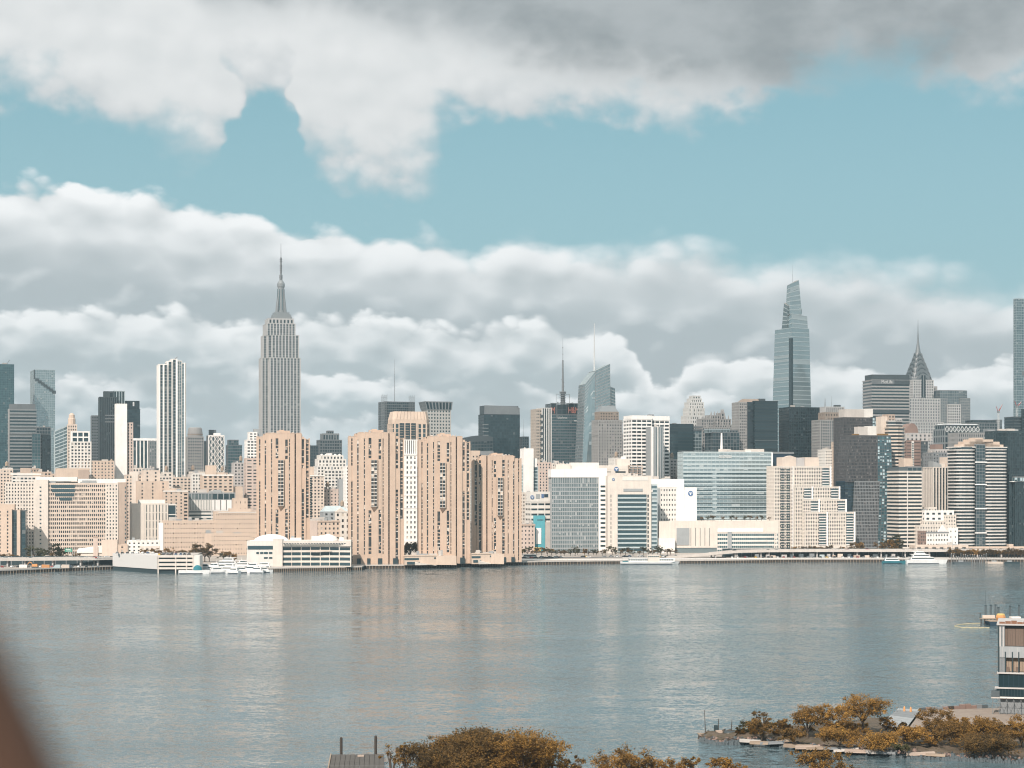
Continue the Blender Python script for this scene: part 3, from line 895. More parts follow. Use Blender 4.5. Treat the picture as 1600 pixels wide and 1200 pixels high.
    m.lathe(cx, cy, [(3.6, z1), (3.0, b.Z(613)), (5.4, b.Z(612.5)), (5.4, b.Z(611)), (1.9, b.Z(610.5)), (1.4, b.Z(590)), (1.1, b.Z(561.5)), (.35, b.Z(561)), (.35, b.Z(553)), (.8, b.Z(552.5)), (.3, b.Z(551)), (.3, b.Z(543)), (.75, b.Z(541.5)), (.2, b.Z(540)), (.15, b.Z(526))], 8)
    for k in range(5):
        zz = b.Z(628 - k * 3.4)
        m.lathe(cx, cy, [(5.2, zz), (5.2, zz + .9)], 8)
    for sx in (-10.5, 10.5):
        m.tube((cx + sx, cy, z1), (cx + sx, cy, b.Z(615)), .28)
        m.tube((cx + sx, cy, b.Z(615)), (cx, cy, b.Z(615)), .28)
    for k, (dx_, yy) in enumerate(((1.6, 596), (-1.7, 592), (1.5, 603))):
        m.tube((cx, cy, b.Z(yy)), (cx + dx_ * 1.4, cy - 1, b.Z(yy)), .5)
    m.tube((cx + 6, cy - 8, z1 + 1), (cx + 14, cy - 8, z1 + 2.4), .45)
    m.tube((cx - 10, cy - 8, z1), (cx - 10, cy - 8, z1 + 3.5), .9)
    b.done()

    # ---- crystal tower
    b = Bld('crystal_tower', 'pale crystal glass tower with slanted faces, a sharp peak and a white spire', 930, 2750, 14)
    st = S('alum', 'glight', 4.6, 4.6, .05, .34, .25, par=0)
    st2 = S('alum', 'gblue', 4.6, 4.6, .06, .34, .25, par=0)
    x = b.X
    # front facet, leaning in to the peak
    fb = [(x(912), 0), (x(955), 0), (x(966), 6), (x(966), 44), (x(905), 44), (x(905), 8)]
    zk = [b.Z(585), b.Z(570), b.Z(606), b.Z(606), b.Z(600), b.Z(602)]
    b.ring([(x(905.5), 0), (x(930), 0), (x(930), 44), (x(905.5), 44)], 0, [b.Z(600), b.Z(580), b.Z(580), b.Z(600)], st, roof='paleblue',
           top=[(x(916), 6), (x(931), 2), (x(931), 40), (x(916), 40)])
    b.ring([(x(930.2), -.5), (x(956), -.5), (x(956), 40), (x(930.2), 40)], 0, [b.Z(579), b.Z(568), b.Z(568), b.Z(579)], st, roof='paleblue',
           top=[(x(931.2), 1.5), (x(953.5), 1.5), (x(953.5), 36), (x(931.2), 36)])
    b.ring([(x(956.2), 2), (x(968), 2), (x(968), 46), (x(956.2), 46)], 0, [b.Z(603), b.Z(606), b.Z(606), b.Z(603)], st2, roof='paleblue',
           top=[(x(953.7), 4), (x(962), 4), (x(962), 42), (x(953.7), 42)])
    b.mb('spire', 'paintwhite').lathe(x(934.6), 20, [(1.5, b.Z(590)), (1.1, b.Z(545)), (.3, b.Z(503))], 6)
    b.done()
    b = gb('stone_tower', 'tan stone tower with a pale mansard roof in front of the crystal tower', 933, 935, 972, 657, 2380, S('greystone', 'win', 3.6, 4.0, .55, .5, .5), D=26, clut=0)
    b.mass(b.X(938), b.X(967), 2, 22, b.H, b.Z(644), S('tan', 'win', 3.6, 4.2, .55, .5, .4))
    w0, w1 = b.X(938), b.X(967)
    b.mb('mansard', 'alum').prism([(w0, 2), (w1, 2), (w1, 22), (w0, 22)], b.Z(644) + .9, b.Z(633.5), [(w0 + 4, 7), (w1 - 4, 7), (w1 - 4, 17), (w0 + 4, 17)])
    for k in range(2):
        b.box('cornice', 'greystone', -1, b.W + 1, -1.1, 22, b.Z(660 + k * 20.5), b.Z(658.8 + k * 20.5))
    b.done()
    b = gb('office_block', 'small grey block between the tan stone tower and the white ribbon tower', 970, 976, 988, 678, 2500, S('grey', 'gdark', 3.4, 4, .3, .4), D=20, clut=1)
    b.mass(b.X(971), b.X(978), -4, -.6, 0, b.Z(690), S('darkgrey', 'gdark', 3.4, 4, .3, .4))
    b.done()
    b = Bld('ribbon_tower', 'sunlit white tower with dark ribbon windows and a blank white top', 987, 1990)
    st = S('white', 'gblack', 5.2, 3.9, .14, .48, .4)
    b.mass(0, b.X(1018), 0, 26, 0, b.Z(655), st)
    b.mass(b.X(1018.4), b.X(1048), 5, 26, 0, b.Z(656), st)
    b.box('attic', 'white', -.5, b.X(1018) + .4, -.6, 25, b.Z(655), b.Z(649))
    b.box('attic', 'white', b.X(1018.5), b.X(1048) + .4, 4.4, 25, b.Z(656), b.Z(649.5))
    b.box('bulkhead', 'midgrey', b.X(1020), b.X(1027), 10, 18, b.Z(649), b.Z(646.5))
    b.done()
    b = gb('stone_tower', 'grey blue slab with pale corner piers in front of the white ribbon tower', 1016, 1019, 1036, 668, 1965, S('alum', 'gmid', 3.0, 40, .55, .0, .5), D=18, clut=1)
    b.box('pier', 'white', -.8, 1.2, -.9, 2, 0, b.H + 1)
    b.box('pier', 'offwhite', b.W * .45, b.W * .55, -.9, 2, 0, b.H + 2)
    b.done()
    b = gb('glass_tower', 'wide black glass tower right of the white ribbon tower', 1035, 1036, 1083, 663, 2300, S('black', 'gdark', 24, 4.0, 0, .28, .25), D=30, clut=3)
    b.mass(b.X(1083.5), b.X(1098), 4, 28, 0, b.Z(672), S('paleblue', 'gblue', 4, 4.2, .06, .18, .2))
    for k in range(2):
        b.box('attic', 'midgrey', b.X(1083), b.X(1099), 2, 26, b.Z(672 - k * 4.2), b.Z(669.6 - k * 4.2))
    b.done()
    # ---- white crowned tower
    b = Bld('stone_tower', 'pale cream stone tower with buttressed rounded crown behind the black glass towers', 1078, 2420)
    st = S('white', 'win', 3.2, 5.0, .55, .5, .7)
    x = b.X
    b.mass(x(1075.5), x(1103), 2, 24, 0, b.Z(650), st)
    b.mass(x(1077.5), x(1101.5), 3, 22, b.Z(650), b.Z(638), st)
    b.mass(x(1079), x(1100.5), 4, 20, b.Z(638), b.Z(629), st)
    b.mass(x(1082), x(1098), 5, 19, b.Z(629), b.Z(623), S('white', 'gblack', 3, 5, .6, .5, .5))
    b.mass(x(1085), x(1096.5), 6, 18, b.Z(623), b.Z(618.6), S('white', 'gblack', 3, 4, .5, .4, .5))
    for u in (1077, 1082, 1088, 1094, 1100):
        b.box('buttress', 'white', x(u), x(u) + 1.1, 1.2, 4.6, 0, b.Z(634 + abs(u - 1088) * .5))
    b.done()
    b = Bld('gothic_block', 'jagged grey brown rooftop cluster with small turrets beside the cream crowned tower', 1098, 2360)
    st = S('greystone', 'gdark', 3.2, 4, .55, .4, .5)
    for a, c, yt, yy in ((1098, 1116, 655, 4), (1113, 1128, 649, 8), (1128, 1144, 655, 5), (1131, 1136, 645, 9), (1098, 1146, 668, 1), (1118, 1144, 664, 2)):
        b.mass(b.X(a), b.X(c), yy, yy + 16, 0, b.Z(yt), st)
        for q in range(3):
            cx = b.X(a) + (q + .5) / 3 * (b.X(c) - b.X(a))
            b.mb('turret', 'greystone').lathe(cx, yy + 1.5, [(1.1, b.Z(yt)), (1.0, b.Z(yt) + 3), (.1, b.Z(yt) + 6)], 6)
    b.done()
    b = gb('glass_block', 'teal glass block with notched dark panels below the jagged rooftops', 1108, 1114, 1155, 676, 2250, S('midgrey', 'gdark', 4, 4.2, .1, .15, .2), D=26, clut=0)
    b.mass(b.X(1110), b.X(1142), 4, 20, b.H, b.Z(671), S('paleblue', 'gmid', 4, 6, .1, .2, .2))
    b.mass(b.X(1142), b.X(1156), 6, 20, b.H, b.Z(672), S('midgrey', 'gdark', 3.6, 4, .3, .3, .3))
    b.done()
    b = Bld('white_chimney', 'tapering white chimney stack standing before the teal glass block', 1127.5, 2150, cat='chimney')
    b.mb('shaft', 'paintwhite').lathe(0, 0, [(2.0, 0), (1.55, b.Z(700)), (.95, b.Z(678)), (1.1, b.Z(677.5)), (1.1, b.Z(676.8))], 12)
    b.done()
    b = Bld('dark_tower', 'dark banded tower with a tan window wall on its left side', 1157, 2270)
    b.mass(0, b.X(1169), 4, 26, 0, b.Z(629), S('greystone', 'win', 2.8, 3.5, .45, .45, .5))
    b.mass(b.X(1169.3), b.X(1179), 3, 24, 0, b.Z(629), S('darkblue', 'gblack', 4, 4, 0, .06, .2))
    b.mass(b.X(1179.3), b.X(1215), 0, 28, 0, b.Z(627), S('black', 'gdark', 30, 3.9, 0, .42, .3))
    b.mb('pitched_roof', 'tan').prism([(b.X(1163), 6), (b.X(1192), 6), (b.X(1192), 24), (b.X(1163), 24)], b.Z(628), b.Z(622.5), [(b.X(1168), 10), (b.X(1190), 10), (b.X(1190), 18), (b.X(1168), 18)])
    b.box('roof_plant', 'darkgrey', b.X(1190), b.X(1199), 6, 16, b.Z(627), b.Z(622))
    b.done()
    # ---- tapering glass supertall
    b = Bld('glass_skyscraper', 'tapering blue glass skyscraper with white floor bands and staggered slanted crown', 1237, 2896, 26)
    x, Z = b.X, b.Z
    st = S('paleblue', 'glight', 60, 7.0, 0, .17, .3, par=0)
    yl0, yl1 = b.Y(1201.5), b.Y(1210)
    b.ring([(0, 0), (x(1272), 0), (x(1272), yl0), (0, yl0)], 0, Z(512), st, top=[(1, 2), (x(1265.5), 2), (x(1265.5), yl1), (1, yl1)])
    st2 = S('alum', 'gmid', 9, 7.5, .12, .3, .3, par=0)
    b.mb('notch', 'gblack').prism([(-.9, -.9), (2.6, -.9), (-.9, 6.5)], 0, Z(528), [(.3, 1.2), (3.2, 1.2), (.3, 8)])
    st = S('paleblue', 'glight', 60, 7.0, 0, .22, .3, par=0)
    b.ring([(3, 4), (x(1264.5), 4), (x(1264.5), yl1 * .5), (3, yl1 * .5)], Z(512), [Z(489), Z(492.5), Z(492.5), Z(498)], st,
           top=[(3, 5), (x(1264), 5), (x(1264), yl1 * .48), (3, yl1 * .48)])
    b.ring([(1.5, 14), (5, 14), (5, yl1 * .62), (1.5, yl1 * .62)], Z(512), [Z(476), Z(476), Z(471), Z(471)], S('paleblue', 'gmid', 60, 7, 0, .22, .3, par=0),
           top=[(2, 14), (5.5, 14), (5.5, yl1 * .5), (2, yl1 * .5)])
    b.ring([(3.5, 9), (x(1258), 9), (x(1258), 22), (3.5, 22)], Z(490), [Z(442), Z(435.5), Z(435.5), Z(444)], st, top=[(5, 11), (x(1254.5), 11), (x(1254.5), 20), (5, 20)])
    b.mass(x(1254), x(1258.5), 9.5, 22, Z(490), Z(480), S('paleblue', 'gmid', 60, 7, 0, .22, .3, par=0))
    b.mast(x(1250), 20, Z(438), Z(411), .3)
    b.done()
    b = gb('glass_tower', 'black glass tower with faint lit panes hiding the foot of the tapering skyscraper', 1232, 1233, 1290, 637, 2300, S('black', 'gblack', 3.2, 4.0, .22, .26, .25), D=30, clut=2)
    b.done()
    b = gb('apartment_tower', 'tan apartment tower with a colonnaded crown and two thin masts', 1278, 1282, 1320, 657, 2260, S('greystone', 'gdark', 3.0, 3.6, .40, .40, .5), D=24, clut=0)
    b.mass(b.X(1290), b.X(1319), 2, 20, b.H, b.Z(645), S('tan', 'win', 3.6, 4, .6, .5, .4))
    b.mass(b.X(1292), b.X(1320), 3, 18, b.Z(645), b.Z(636), S('limestone', 'gblack', 2.6, 9, .5, .1, .7))
    b.box('bulkhead', 'darkgrey', b.X(1309), b.X(1317), 6, 12, b.Z(636), b.Z(632))
    b.mast(b.X(1292.5), 6, b.Z(636), b.Z(621), .7)
    b.mast(b.X(1303), 6, b.Z(636), b.Z(618), .3)
    b.done()
    b = gb('glass_tower', 'long grey slab with a name sign under its dark overhanging roof line', 1362, 1362.3, 1421, 594, 2660, S('greystone', 'gdark', 40, 4.6, 0, .50, .6), D=36, ang=10, clut=0)
    b.box('roof_slab', 'darkgrey', b.X(1363), b.X(1421), 1, 30, b.H, b.Z(585))
    b.box('attic', 'midgrey', -.3, b.W, -1.0, 1, b.Z(600), b.H + .4)
    b.box('attic', 'darkgrey', b.X(1397), b.W, -1.2, 1, b.Z(600), b.H)
    b.text('MetLife', b.X(1377), b.X(1394), b.Z(596.4), -1.3, 'paintwhite', h=4.8, label='white company name on the roof band')
    b.box('mechanical_floor', 'darkgrey', 0, b.W, -.9, .5, b.Z(645), b.Z(641))
    b.done()
    # ---- steel crowned tower
    b = Bld('art_deco_skyscraper', 'white brick skyscraper with a terraced silver arched crown and needle spire', 1418, 2790, 16)
    x, Z = b.X, b.Z
    w = x(1449)
    c = w / 2
    st = S('limestone', 'gsoft', 4.4, 4.4, .46, .45, .5)
    b.mass(x(1410), x(1458), -3, 46, 0, Z(623), st)
    b.mass(x(1406), x(1462), -5, 46, 0, Z(660), st)
    b.mass(0, w, 0, w, Z(623), Z(594), S('limestone', 'gdark', 3.9, 3.9, .5, .45, .5))
    b.box('central_bay', 'gblack', c - 3.2, c + 3.2, -.8, -.1, Z(621), Z(586))
    b.box('central_bay_rib', 'alum', c - .6, c + .6, -1.1, -.4, Z(621), Z(586))
    m = b.mb('crown', 'steelcrown')
    prof = [(w / 2, 598), (w / 2 - .4, 590), (13.6, 583), (11.6, 575), (9.0, 567), (6.3, 559), (4.2, 550), (2.5, 540), (1.1, 529), (.55, 515), (.12, 496.5)]
    def prof_r(yy):
        for (r0, ya), (r1, yb) in zip(prof, prof[1:]):
            if ya >= yy >= yb: return r0 + (r1 - r0) * (ya - yy) / (ya - yb)
        return .2
    for (r0, ya), (r1, yb) in zip(prof, prof[1:]):
        n = 16
        def ringp(r):
            out_ = []
            for k in range(n):
                a = 2 * math.pi * (k + .5) / n
                e = 4.0 if r > 6 else 2.4
                ca, sa = math.cos(a), math.sin(a)
                q = (abs(ca) ** e + abs(sa) ** e) ** (-1 / e)
                out_.append((c + r * q * ca, c + r * q * sa))
            return out_
        m.prism(ringp(r0), Z(ya), Z(yb), ringp(r1))
    # nested arches with triangular windows on each face
    for fc in range(4):
        fm = Matrix.Translation((c, c, 0)) @ Matrix.Rotation(fc * math.pi / 2, 4, 'Z')
        for k in range(6):
            y0_ = 596 - k * 7.6
            hw = prof_r(y0_) * .80
            zb = Z(y0_)
            hh = Z(0) - Z(11.5 - k * .6)
            off = -prof_r(y0_ - 4) + .2
            N = 12
            for side, mat, ra, rb, dep in (('arch', 'steelcrown', .82, 1.0, .7), ('arch_window', 'gblack', .52, .80, .75)):
                mm = b.mb(side, mat)
                for q in range(N):
                    if side == 'arch_window' and (q in (0, N - 1)): continue
                    a0, a1 = math.pi * q / N, math.pi * (q + 1) / N
                    if side == 'arch_window':
                        am = (a0 + a1) / 2
                        pts = [(ra, am - .10), (ra, am + .10), (rb, am)]
                        tri = [fm @ Vector((hw * r_ * math.cos(t_), off - dep, zb + hh * r_ * math.sin(t_))) for r_, t_ in pts]
                        tri.reverse()
                        mm.face(tri)
                    else:
                        def P_(r_, t_, o_): return fm @ Vector((hw * r_ * math.cos(t_), off + o_, zb + hh * r_ * math.sin(t_)))
                        mm.hexa([P_(ra, a0, -dep), P_(rb, a0, -dep), P_(rb, a0, .4), P_(ra, a0, .4), P_(ra, a1, -dep), P_(rb, a1, -dep), P_(rb, a1, .4), P_(ra, a1, .4)])
            # shell behind this arch
            mm = b.mb('crown', 'steelcrown')
            poly = [fm @ Vector((hw * .88 * math.cos(math.pi * q / N), off - .6, zb + hh * .88 * math.sin(math.pi * q / N))) for q in range(N + 1)]
            mm.face(list(reversed(poly)))
    sh_ = b.X(1434.4, c) - c
    b.root.location.x += sh_ * b.c
    b.root.location.y += sh_ * b.s
    for u in (-1, 1):
        for k in range(2):
            b.box('pinnacle', 'alum', c + u * (w / 2 - .8) - .8, c + u * (w / 2 - .8) + .8, -.9, .9, Z(623), Z(617 - k))
    b.done()
    b = gb('office_tower', 'grey slab with a ribbed corner just right of the silver crowned skyscraper', 1450, 1451, 1462, 606, 2900, S('greystone', 'gdark', 3.0, 4, .5, .3, .4), D=30, clut=0)
    b.mass(b.X(1462.2), b.X(1470), 4, 26, 0, b.Z(612), S('limestone', 'gdark', 2.6, 40, .6, 0, .5))
    b.box('bulkhead', 'greystone', b.X(1462), b.X(1467), 5, 14, b.Z(612), b.Z(603))
    b.done()
    b = Bld('glass_tower', 'grey blue tower with a bowed glass crown between paler gridded shoulders', 1470, 2800)
    x, Z = b.X, b.Z
    g = S('grey', 'gmid', 3.6, 4.2, .5, .45, .5)
    b.mass(x(1468), x(1481), 3, 30, 0, Z(623), g)
    b.mass(x(1501.5), x(1517), 3, 30, 0, Z(622), g)
    b.mass(x(1481.3), x(1501.2), 1, 32, 0, Z(632), S('limestone', 'gdark', 3.8, 4.2, .45, .45, .6))
    b.ring([(x(1472), 6), (x(1486), 3.4), (x(1500), 3.4), (x(1514), 6), (x(1514), 28), (x(1472), 28)], Z(632), Z(610), S('grey', 'gmid', 3.6, 4.2, .12, .14, .2))
    b.done()
    b = Bld('office_tower', 'low grey tower with a lit roof edge under the red and white cranes', 1518, 2600)
    b.mass(0, b.X(1558), 0, 26, 0, b.Z(661), S('midgrey', 'gdark', 4, 4.2, .2, .3, .3))
    b.mass(b.X(1522), b.X(1556), 2, 24, b.Z(661), b.Z(657), S('darkgrey', 'gdark', 4, 4, .2, .2, .3))
    b.mass(b.X(1558.4), b.X(1567), 3, 20, 0, b.Z(656), S('midgrey', 'gmid', 3, 4, .3, .3, .3))
    b.done()
    for (xx, yy, base, lab, d) in ((1560, 632, 660, 'red and white luffing crane over the low grey tower', 2590), (1589, 628, 652, 'red and white luffing crane beside the thin glass tower', 2400)):
        b = Bld('tower_crane', lab, xx, d, cat='crane')
        m = b.mb('mast', 'paintwhite')
        zt = b.Z(base - 16)
        for k in range(4):
            q = ((-.9, -.9), (.9, -.9), (.9, .9), (-.9, .9))[k]
            m.tube((q[0], q[1], 0), (q[0], q[1], zt), .16)
        n = 30
        for k in range(n):
            za, zb_ = zt * k / n, zt * (k + 1) / n
            m.tube((-.9 if k % 2 else .9, -.9, za), (.9 if k % 2 else -.9, -.9, zb_), .12)
        j = b.mb('jib', 'red')
        j.tube((0, -.6, zt), (6, -.6, b.Z(yy)), .55, .25)
        j.tube((0, .6, zt), (6, .6, b.Z(yy)), .55, .25)
        j.tube((0, 0, zt), (-3.5, 0, zt + 8), .5, .3)
        b.mb('jib_tip', 'paintwhite').tube((3, 0, (zt + b.Z(yy)) / 2), (6.1, 0, b.Z(yy) + .5), .5, .3)
        b.mb('cab', 'grey').box(-1.2, 1.2, -1.6, 1.6, zt - 1, zt + 2)
        b.done()
    b = gb('office_tower', 'tower with a row of white diamond gables right of the silver crowned skyscraper', 1470, 1476, 1530, 671, 2350, S('alum', 'gdark', 4.8, 8.5, .35, .25, .5), D=28, clut=0)
    b.mass(0, b.W, 1, 24, b.H, b.Z(664.5), S('alum', 'gdark', 6, 7, .2, .1, .3))
    b.mb('roof_cap', 'paintwhite').prism([(-1, -1), (b.W, -1), (b.W, 24), (-1, 24)], b.Z(664.5) + .9, b.Z(661.8), [(2, 2), (b.W - 4, 2), (b.W - 4, 18), (2, 18)])
    n = 9
    for k in range(n):
        u0, u1 = b.W * k / n, b.W * (k + 1) / n
        um = (u0 + u1) / 2
        for (pa, pb) in (((u0, 671), (um, 666)), ((um, 666), (u1, 671)), ((u0, 671), (um, 675)), ((um, 675), (u1, 671))):
            b.mb('gable', 'paintwhite').tube((pa[0], -1.0, b.Z(pa[1])), (pb[0], -1.0, b.Z(pb[1])), .55)
    b.done()
    b = gb('office_tower', 'pale grey ribbed block in front of the diamond gabled tower', 1493, 1497, 1540, 677, 2300, S('greystone', 'gdark', 3.0, 5.5, .55, .45, .5), D=24, clut=0)
    b.box('fin', 'grey', b.X(1545), b.X(1557), 4, 14, 0, b.Z(669))
    b.done()
    b = gb('glass_skyscraper', 'thin blue glass supertall cut by the right edge of the skyline', 1584, 1588, 1616, 467, 3200, S('paleblue', 'gblue', 3.4, 4.4, .10, .12, .2), D=9, clut=0)
    b.box('mechanical_floor', 'midgrey', b.X(1597), b.W, -.8, 2, b.Z(586), b.Z(580))
    b.done()
    b = gb('office_tower', 'dark ribbed tower below the thin glass supertall', 1584, 1585, 1625, 652, 2350, S('darkgrey', 'gblack', 3.4, 3.8, .0, .35, .3), D=24, clut=2)
    b.mass(b.X(1596), b.X(1625), -2, -.5, 0, b.Z(640), S('black', 'gblack', 3.4, 3.8, .2, .3, .3))
    b.done()
    gb('office_tower', 'wide black slab with a pale roof line filling the far right', 1558, 1560, 1630, 674, 2200, S('black', 'gblack', 3.4, 4.0, .2, .2, .3), D=30, clut=4).done()

# red channel letters that glow in daylight only by their paint
wall_mat('signred', (.62, .22, .16), 0.5, 0.03)
wall_mat('gridteal', (.10, .17, .19), 0.4, 0.05)
far_skyline()

# ================================================================== sunlit blocks between the shore and mid town
def logo(b, px_, py_, rad, y, x=None):
    """round blue disc sign on a front wall, with a pale torch"""
    cx = b.X(px_, y) if x is None else x
    z = b.Z(py_)
    m = MB()
    n = 20
    ring0 = [(cx + rad * math.cos(2 * math.pi * k / n), y, z + rad * math.sin(2 * math.pi * k / n)) for k in range(n)]
    ring1 = [(p[0], y - .3, p[2]) for p in ring0]
    for k in range(n):
        j = (k + 1) % n
        m.face([ring0[k], ring0[j], ring1[j], ring1[k]])
    m.face(list(ring1))
    m.face(list(reversed(ring0)))
    o = m.build('logo_disc', 'blue', b.root)
    o['label'] = 'round blue logo disc with a pale bar'
    m = MB()
    m.box(cx - rad * .7, cx + rad * .7, y - .42, y - .32, z + rad * .05, z + rad * .3)
    m.box(cx - rad * .15, cx + rad * .15, y - .42, y - .32, z - rad * .55, z - rad * .02)
    m.build('logo_mark', 'paintwhite', o)

def mid_blocks():
    # ---------------- left: hospital group
    gb('apartment_block', 'cream apartment block above the hospital roof at the left end of the skyline', -20, -20, 20, 734, 1850, S('peach_pale', 'win', 3.4, 3.3, .5, .5), D=22, clut=3, tank=True).done()
    b = gb('flat_roofed_block', 'white flat canopied block with a tan plant box behind the hospital', 19, 19, 62, 745, 1800, S('offwhite', 'win', 4, 3.6, .3, .5), D=24, clut=0, roof='roofwhite')
    b.box('canopy', 'roofwhite', -1.5, b.W + 1.5, -1.5, 22, b.Z(742), b.Z(739.5))
    b.box('bulkhead', 'tan', b.X(32), b.X(48), 4, 14, b.Z(739.5), b.Z(731))
    b.done()
    b = gb('brick_block', 'blank orange brick block with a dark side above the hospital roof', 88, 88, 139, 733, 1790, S('peach', None, pier=1), D=20, clut=0)
    b.box('flank', 'tan', b.X(122), b.X(139), -1.2, -.5, b.Z(749), b.Z(734))
    b.done()
    gb('apartment_block', 'tall peach apartment block with pale window columns behind the hospital', 120, 120, 178, 721, 1830, S('peach', 'win', 3.6, 3.3, .62, .5), D=24, clut=2, tank=True).done()
    b = Bld('hospital', 'long cream hospital with a dense grid of small dark windows and blank stair piers', 8, 1570, 10)
    x, Z = b.X, b.Z
    g = S('peach_pale', 'win', 2.55, 3.3, .52, .45, .4)
    wl = S('cream', 'win', 2.55, 3.3, .56, .5, .4, part='wing_wall')
    b.mass(0, x(53), 3, 26, 0, Z(755), wl)
    b.mass(x(53.3), x(74.5), 0, 24, 0, Z(751), S('cream', None, pier=1, part='stair_wall'))
    for k in range(15):
        b.box('stair_window', 'gdark', x(62), x(64.6), -.5, -.3, Z(761 + k * 6.3) - .9, Z(761 + k * 6.3) + .5)
    b.mass(x(75), x(165), 2, 26, 0, Z(756), S('peach_pale', 'win', 1.9, 3.9, .36, .42, .6))
    b.mass(x(165.3), x(184), 1, 26, 0, Z(756), S('cream', 'win', 2.6, 3.45, .6, .5, .4))
    b.mass(x(184.2), x(197), 1.6, 24, 0, Z(755), S('tan', None, pier=1))  # right end in darker tan, shade of the flank put into the colour
    for k in range(15):
        b.box('end_window', 'gdark', x(195), x(196.6), 1.0, 1.3, Z(762 + k * 6.6) - .9, Z(762 + k * 6.6) + .8)
    b.box('roof_house', 'roofwhite', x(56), x(120), 6, 18, Z(752), Z(745))
    b.box('roof_house', 'roofwhite', x(121), x(196), 7, 18, Z(755), Z(748))
    # dark glass ribbons under the eaves of the main grid, narrowing downwards
    for k, (a, c) in enumerate(((80, 117), (81, 117), (86, 116), (93, 113))):
        b.box('dark_ribbon', 'gdark', x(a), x(c), 1.3, 1.6, Z(762.5 + k * 6.6), Z(757.6 + k * 6.6))
    b.clutter(x(60), x(190), 4, 20, Z(756), 14, 'grey')
    b.done()
    b = gb('brick_block', 'brown brick block with black glass slots in front of the cream hospital', -30, -30, 18, 797, 1525, S('peach', 'win', 6.5, 3.4, .82, .45, .4), D=20, clut=2, ang=8)
    b.mass(b.X(18.2), b.X(26.5), 2, 18, 0, b.Z(799), S('darkgrey', 'gdark', 3, 3.4, .0, .08, .15))
    b.mass(b.X(26.8), b.X(31), .5, 18, 0, b.Z(798), S('peach', None, pier=1))
    b.mass(b.X(31.3), b.X(34), 2, 18, 0, b.Z(800), S('black', None, pier=1))
    b.mass(b.X(34.2), b.X(39.5), 1.5, 16, 0, b.Z(799), S('darkgrey', 'gdark', 3, 3.4, .0, .08, .15))
    b.box('roof_house', 'peach', b.X(-5), b.X(22), 3, 12, b.H, b.Z(788))
    b.done()
    b = gb('apartment_block', 'cream apartment block with staggered window columns right of the hospital', 196, 197, 226, 743, 1700, S('peach_pale', 'win', 3.2, 3.2, .5, .48), D=22, clut=3)
    b.box('roof_house', 'cream', b.X(203), b.X(214), 3, 12, b.H, b.Z(737))
    b.done()
    b = gb('apartment_block', 'broad peach block with an ashlar penthouse behind the slotted office', 213, 214, 263, 753, 1690, S('peach', 'win', 9, 3.4, .86, .5), D=24, clut=3)
    b.mass(b.X(224), b.X(250), 2, 18, b.H, b.Z(736), S('peach_pale', 'win', 9, 3.4, .8, .5))
    b.box('roof_house', 'cream', b.X(207), b.X(217), 10, 20, 0, b.Z(737))
    b.done()
    gb('brick_block', 'cream block with a row of dark windows beneath the finned tower', 238, 238, 264, 745, 1780, S('cream', 'win', 3.4, 3.4, .4, .5), D=20, clut=4).done()
    b = gb('office_block', 'cream stone office with tall window slots and a glazed upper right corner', 206, 206.3, 262, 788, 1622, S('cream', 'gdark', 3.0, 8.0, .74, .12, .4), D=24, clut=2, roof='roofwhite')
    b.mass(b.X(262.3), b.X(275), 1, 22, 0, b.Z(789), S('offwhite', 'gdark', 9, 9, .08, .1, .3))
    b.box('attic', 'roofwhite', b.X(218), b.X(258), 3, 16, b.H, b.Z(781))
    b.box('blank_panel', 'cream', -.5, b.X(226), -.75, -.42, 0, b.H)
    b.done()
    b = gb('apartment_block', 'peach block with a stack of dark balconies on its right edge', 255, 256, 287, 768, 1680, S('peach', 'win', 4.4, 3.4, .68, .55), D=22, clut=3)
    b.mass(b.X(287.3), b.X(293), .5, 18, 0, b.Z(770), S('peach', 'gblack', 6, 3.4, .1, .5, .8))
    b.box('roof_house', 'peach', b.X(258), b.X(287), 4, 14, b.H, b.Z(763))
    b.box('cornice', 'roofwhite', -.6, b.X(293) + .6, -.9, 2, b.H - .2, b.H + 1.0)
    b.done()
    # ribbed modern lab
    b = Bld('laboratory_block', 'modern block with a glazed top floor, grey louvres and white ribbed panels', 294, 1712)
    x, Z = b.X, b.Z
    b.mass(0, x(331), 0, 26, Z(781), Z(771), S('alum', 'gmid', 3.6, 6, .2, .12, .4))
    b.mass(x(331.3), x(367), 0, 26, Z(781), Z(771), S('alum', 'gdark', 5.4, 6, .14, .12, .4))
    b.mass(0, x(331), -.3, 26, Z(797), Z(781.3), S('offwhite', 'gmid', 1.6, 30, .72, .0, .35, par=0))
    b.mass(x(331.3), x(367), -.3, 26, Z(797), Z(781.3), S('white', 'darkpane', 5.4, 30, .84, .0, .35, par=0))
    b.mass(0, x(331), 0, 26, 0, Z(797.2), S('offwhite', 'gdark', 20, 3.3, .04, .56, .4, par=0))
    b.mass(x(331.3), x(367), 0, 26, 0, Z(797.2), S('white', 'gdark', 5.4, 3.3, .1, .62, .4, par=0))
    b.clutter(2, x(365), 4, 22, Z(771), 6)
    b.done()
    b = gb('apartment_block', 'peach apartment tower with broad window ribbons and brick penthouses', 316, 317, 364, 743, 1765, S('peach', 'win', 5.2, 3.4, .5, .5), D=24, clut=2)
    b.box('penthouse', 'peach', b.X(323), b.X(339), 4, 16, b.H, b.Z(727))
    b.box('penthouse', 'peach', b.X(339.3), b.X(351), 5, 14, b.H, b.Z(738))
    b.box('cornice', 'roofwhite', -.6, b.W + .6, -.8, 2, b.H - .3, b.H + 1.1)
    b.box('wing', 'peach', b.X(364.5), b.X(380), 3, 18, 0, b.Z(760))
    b.done()
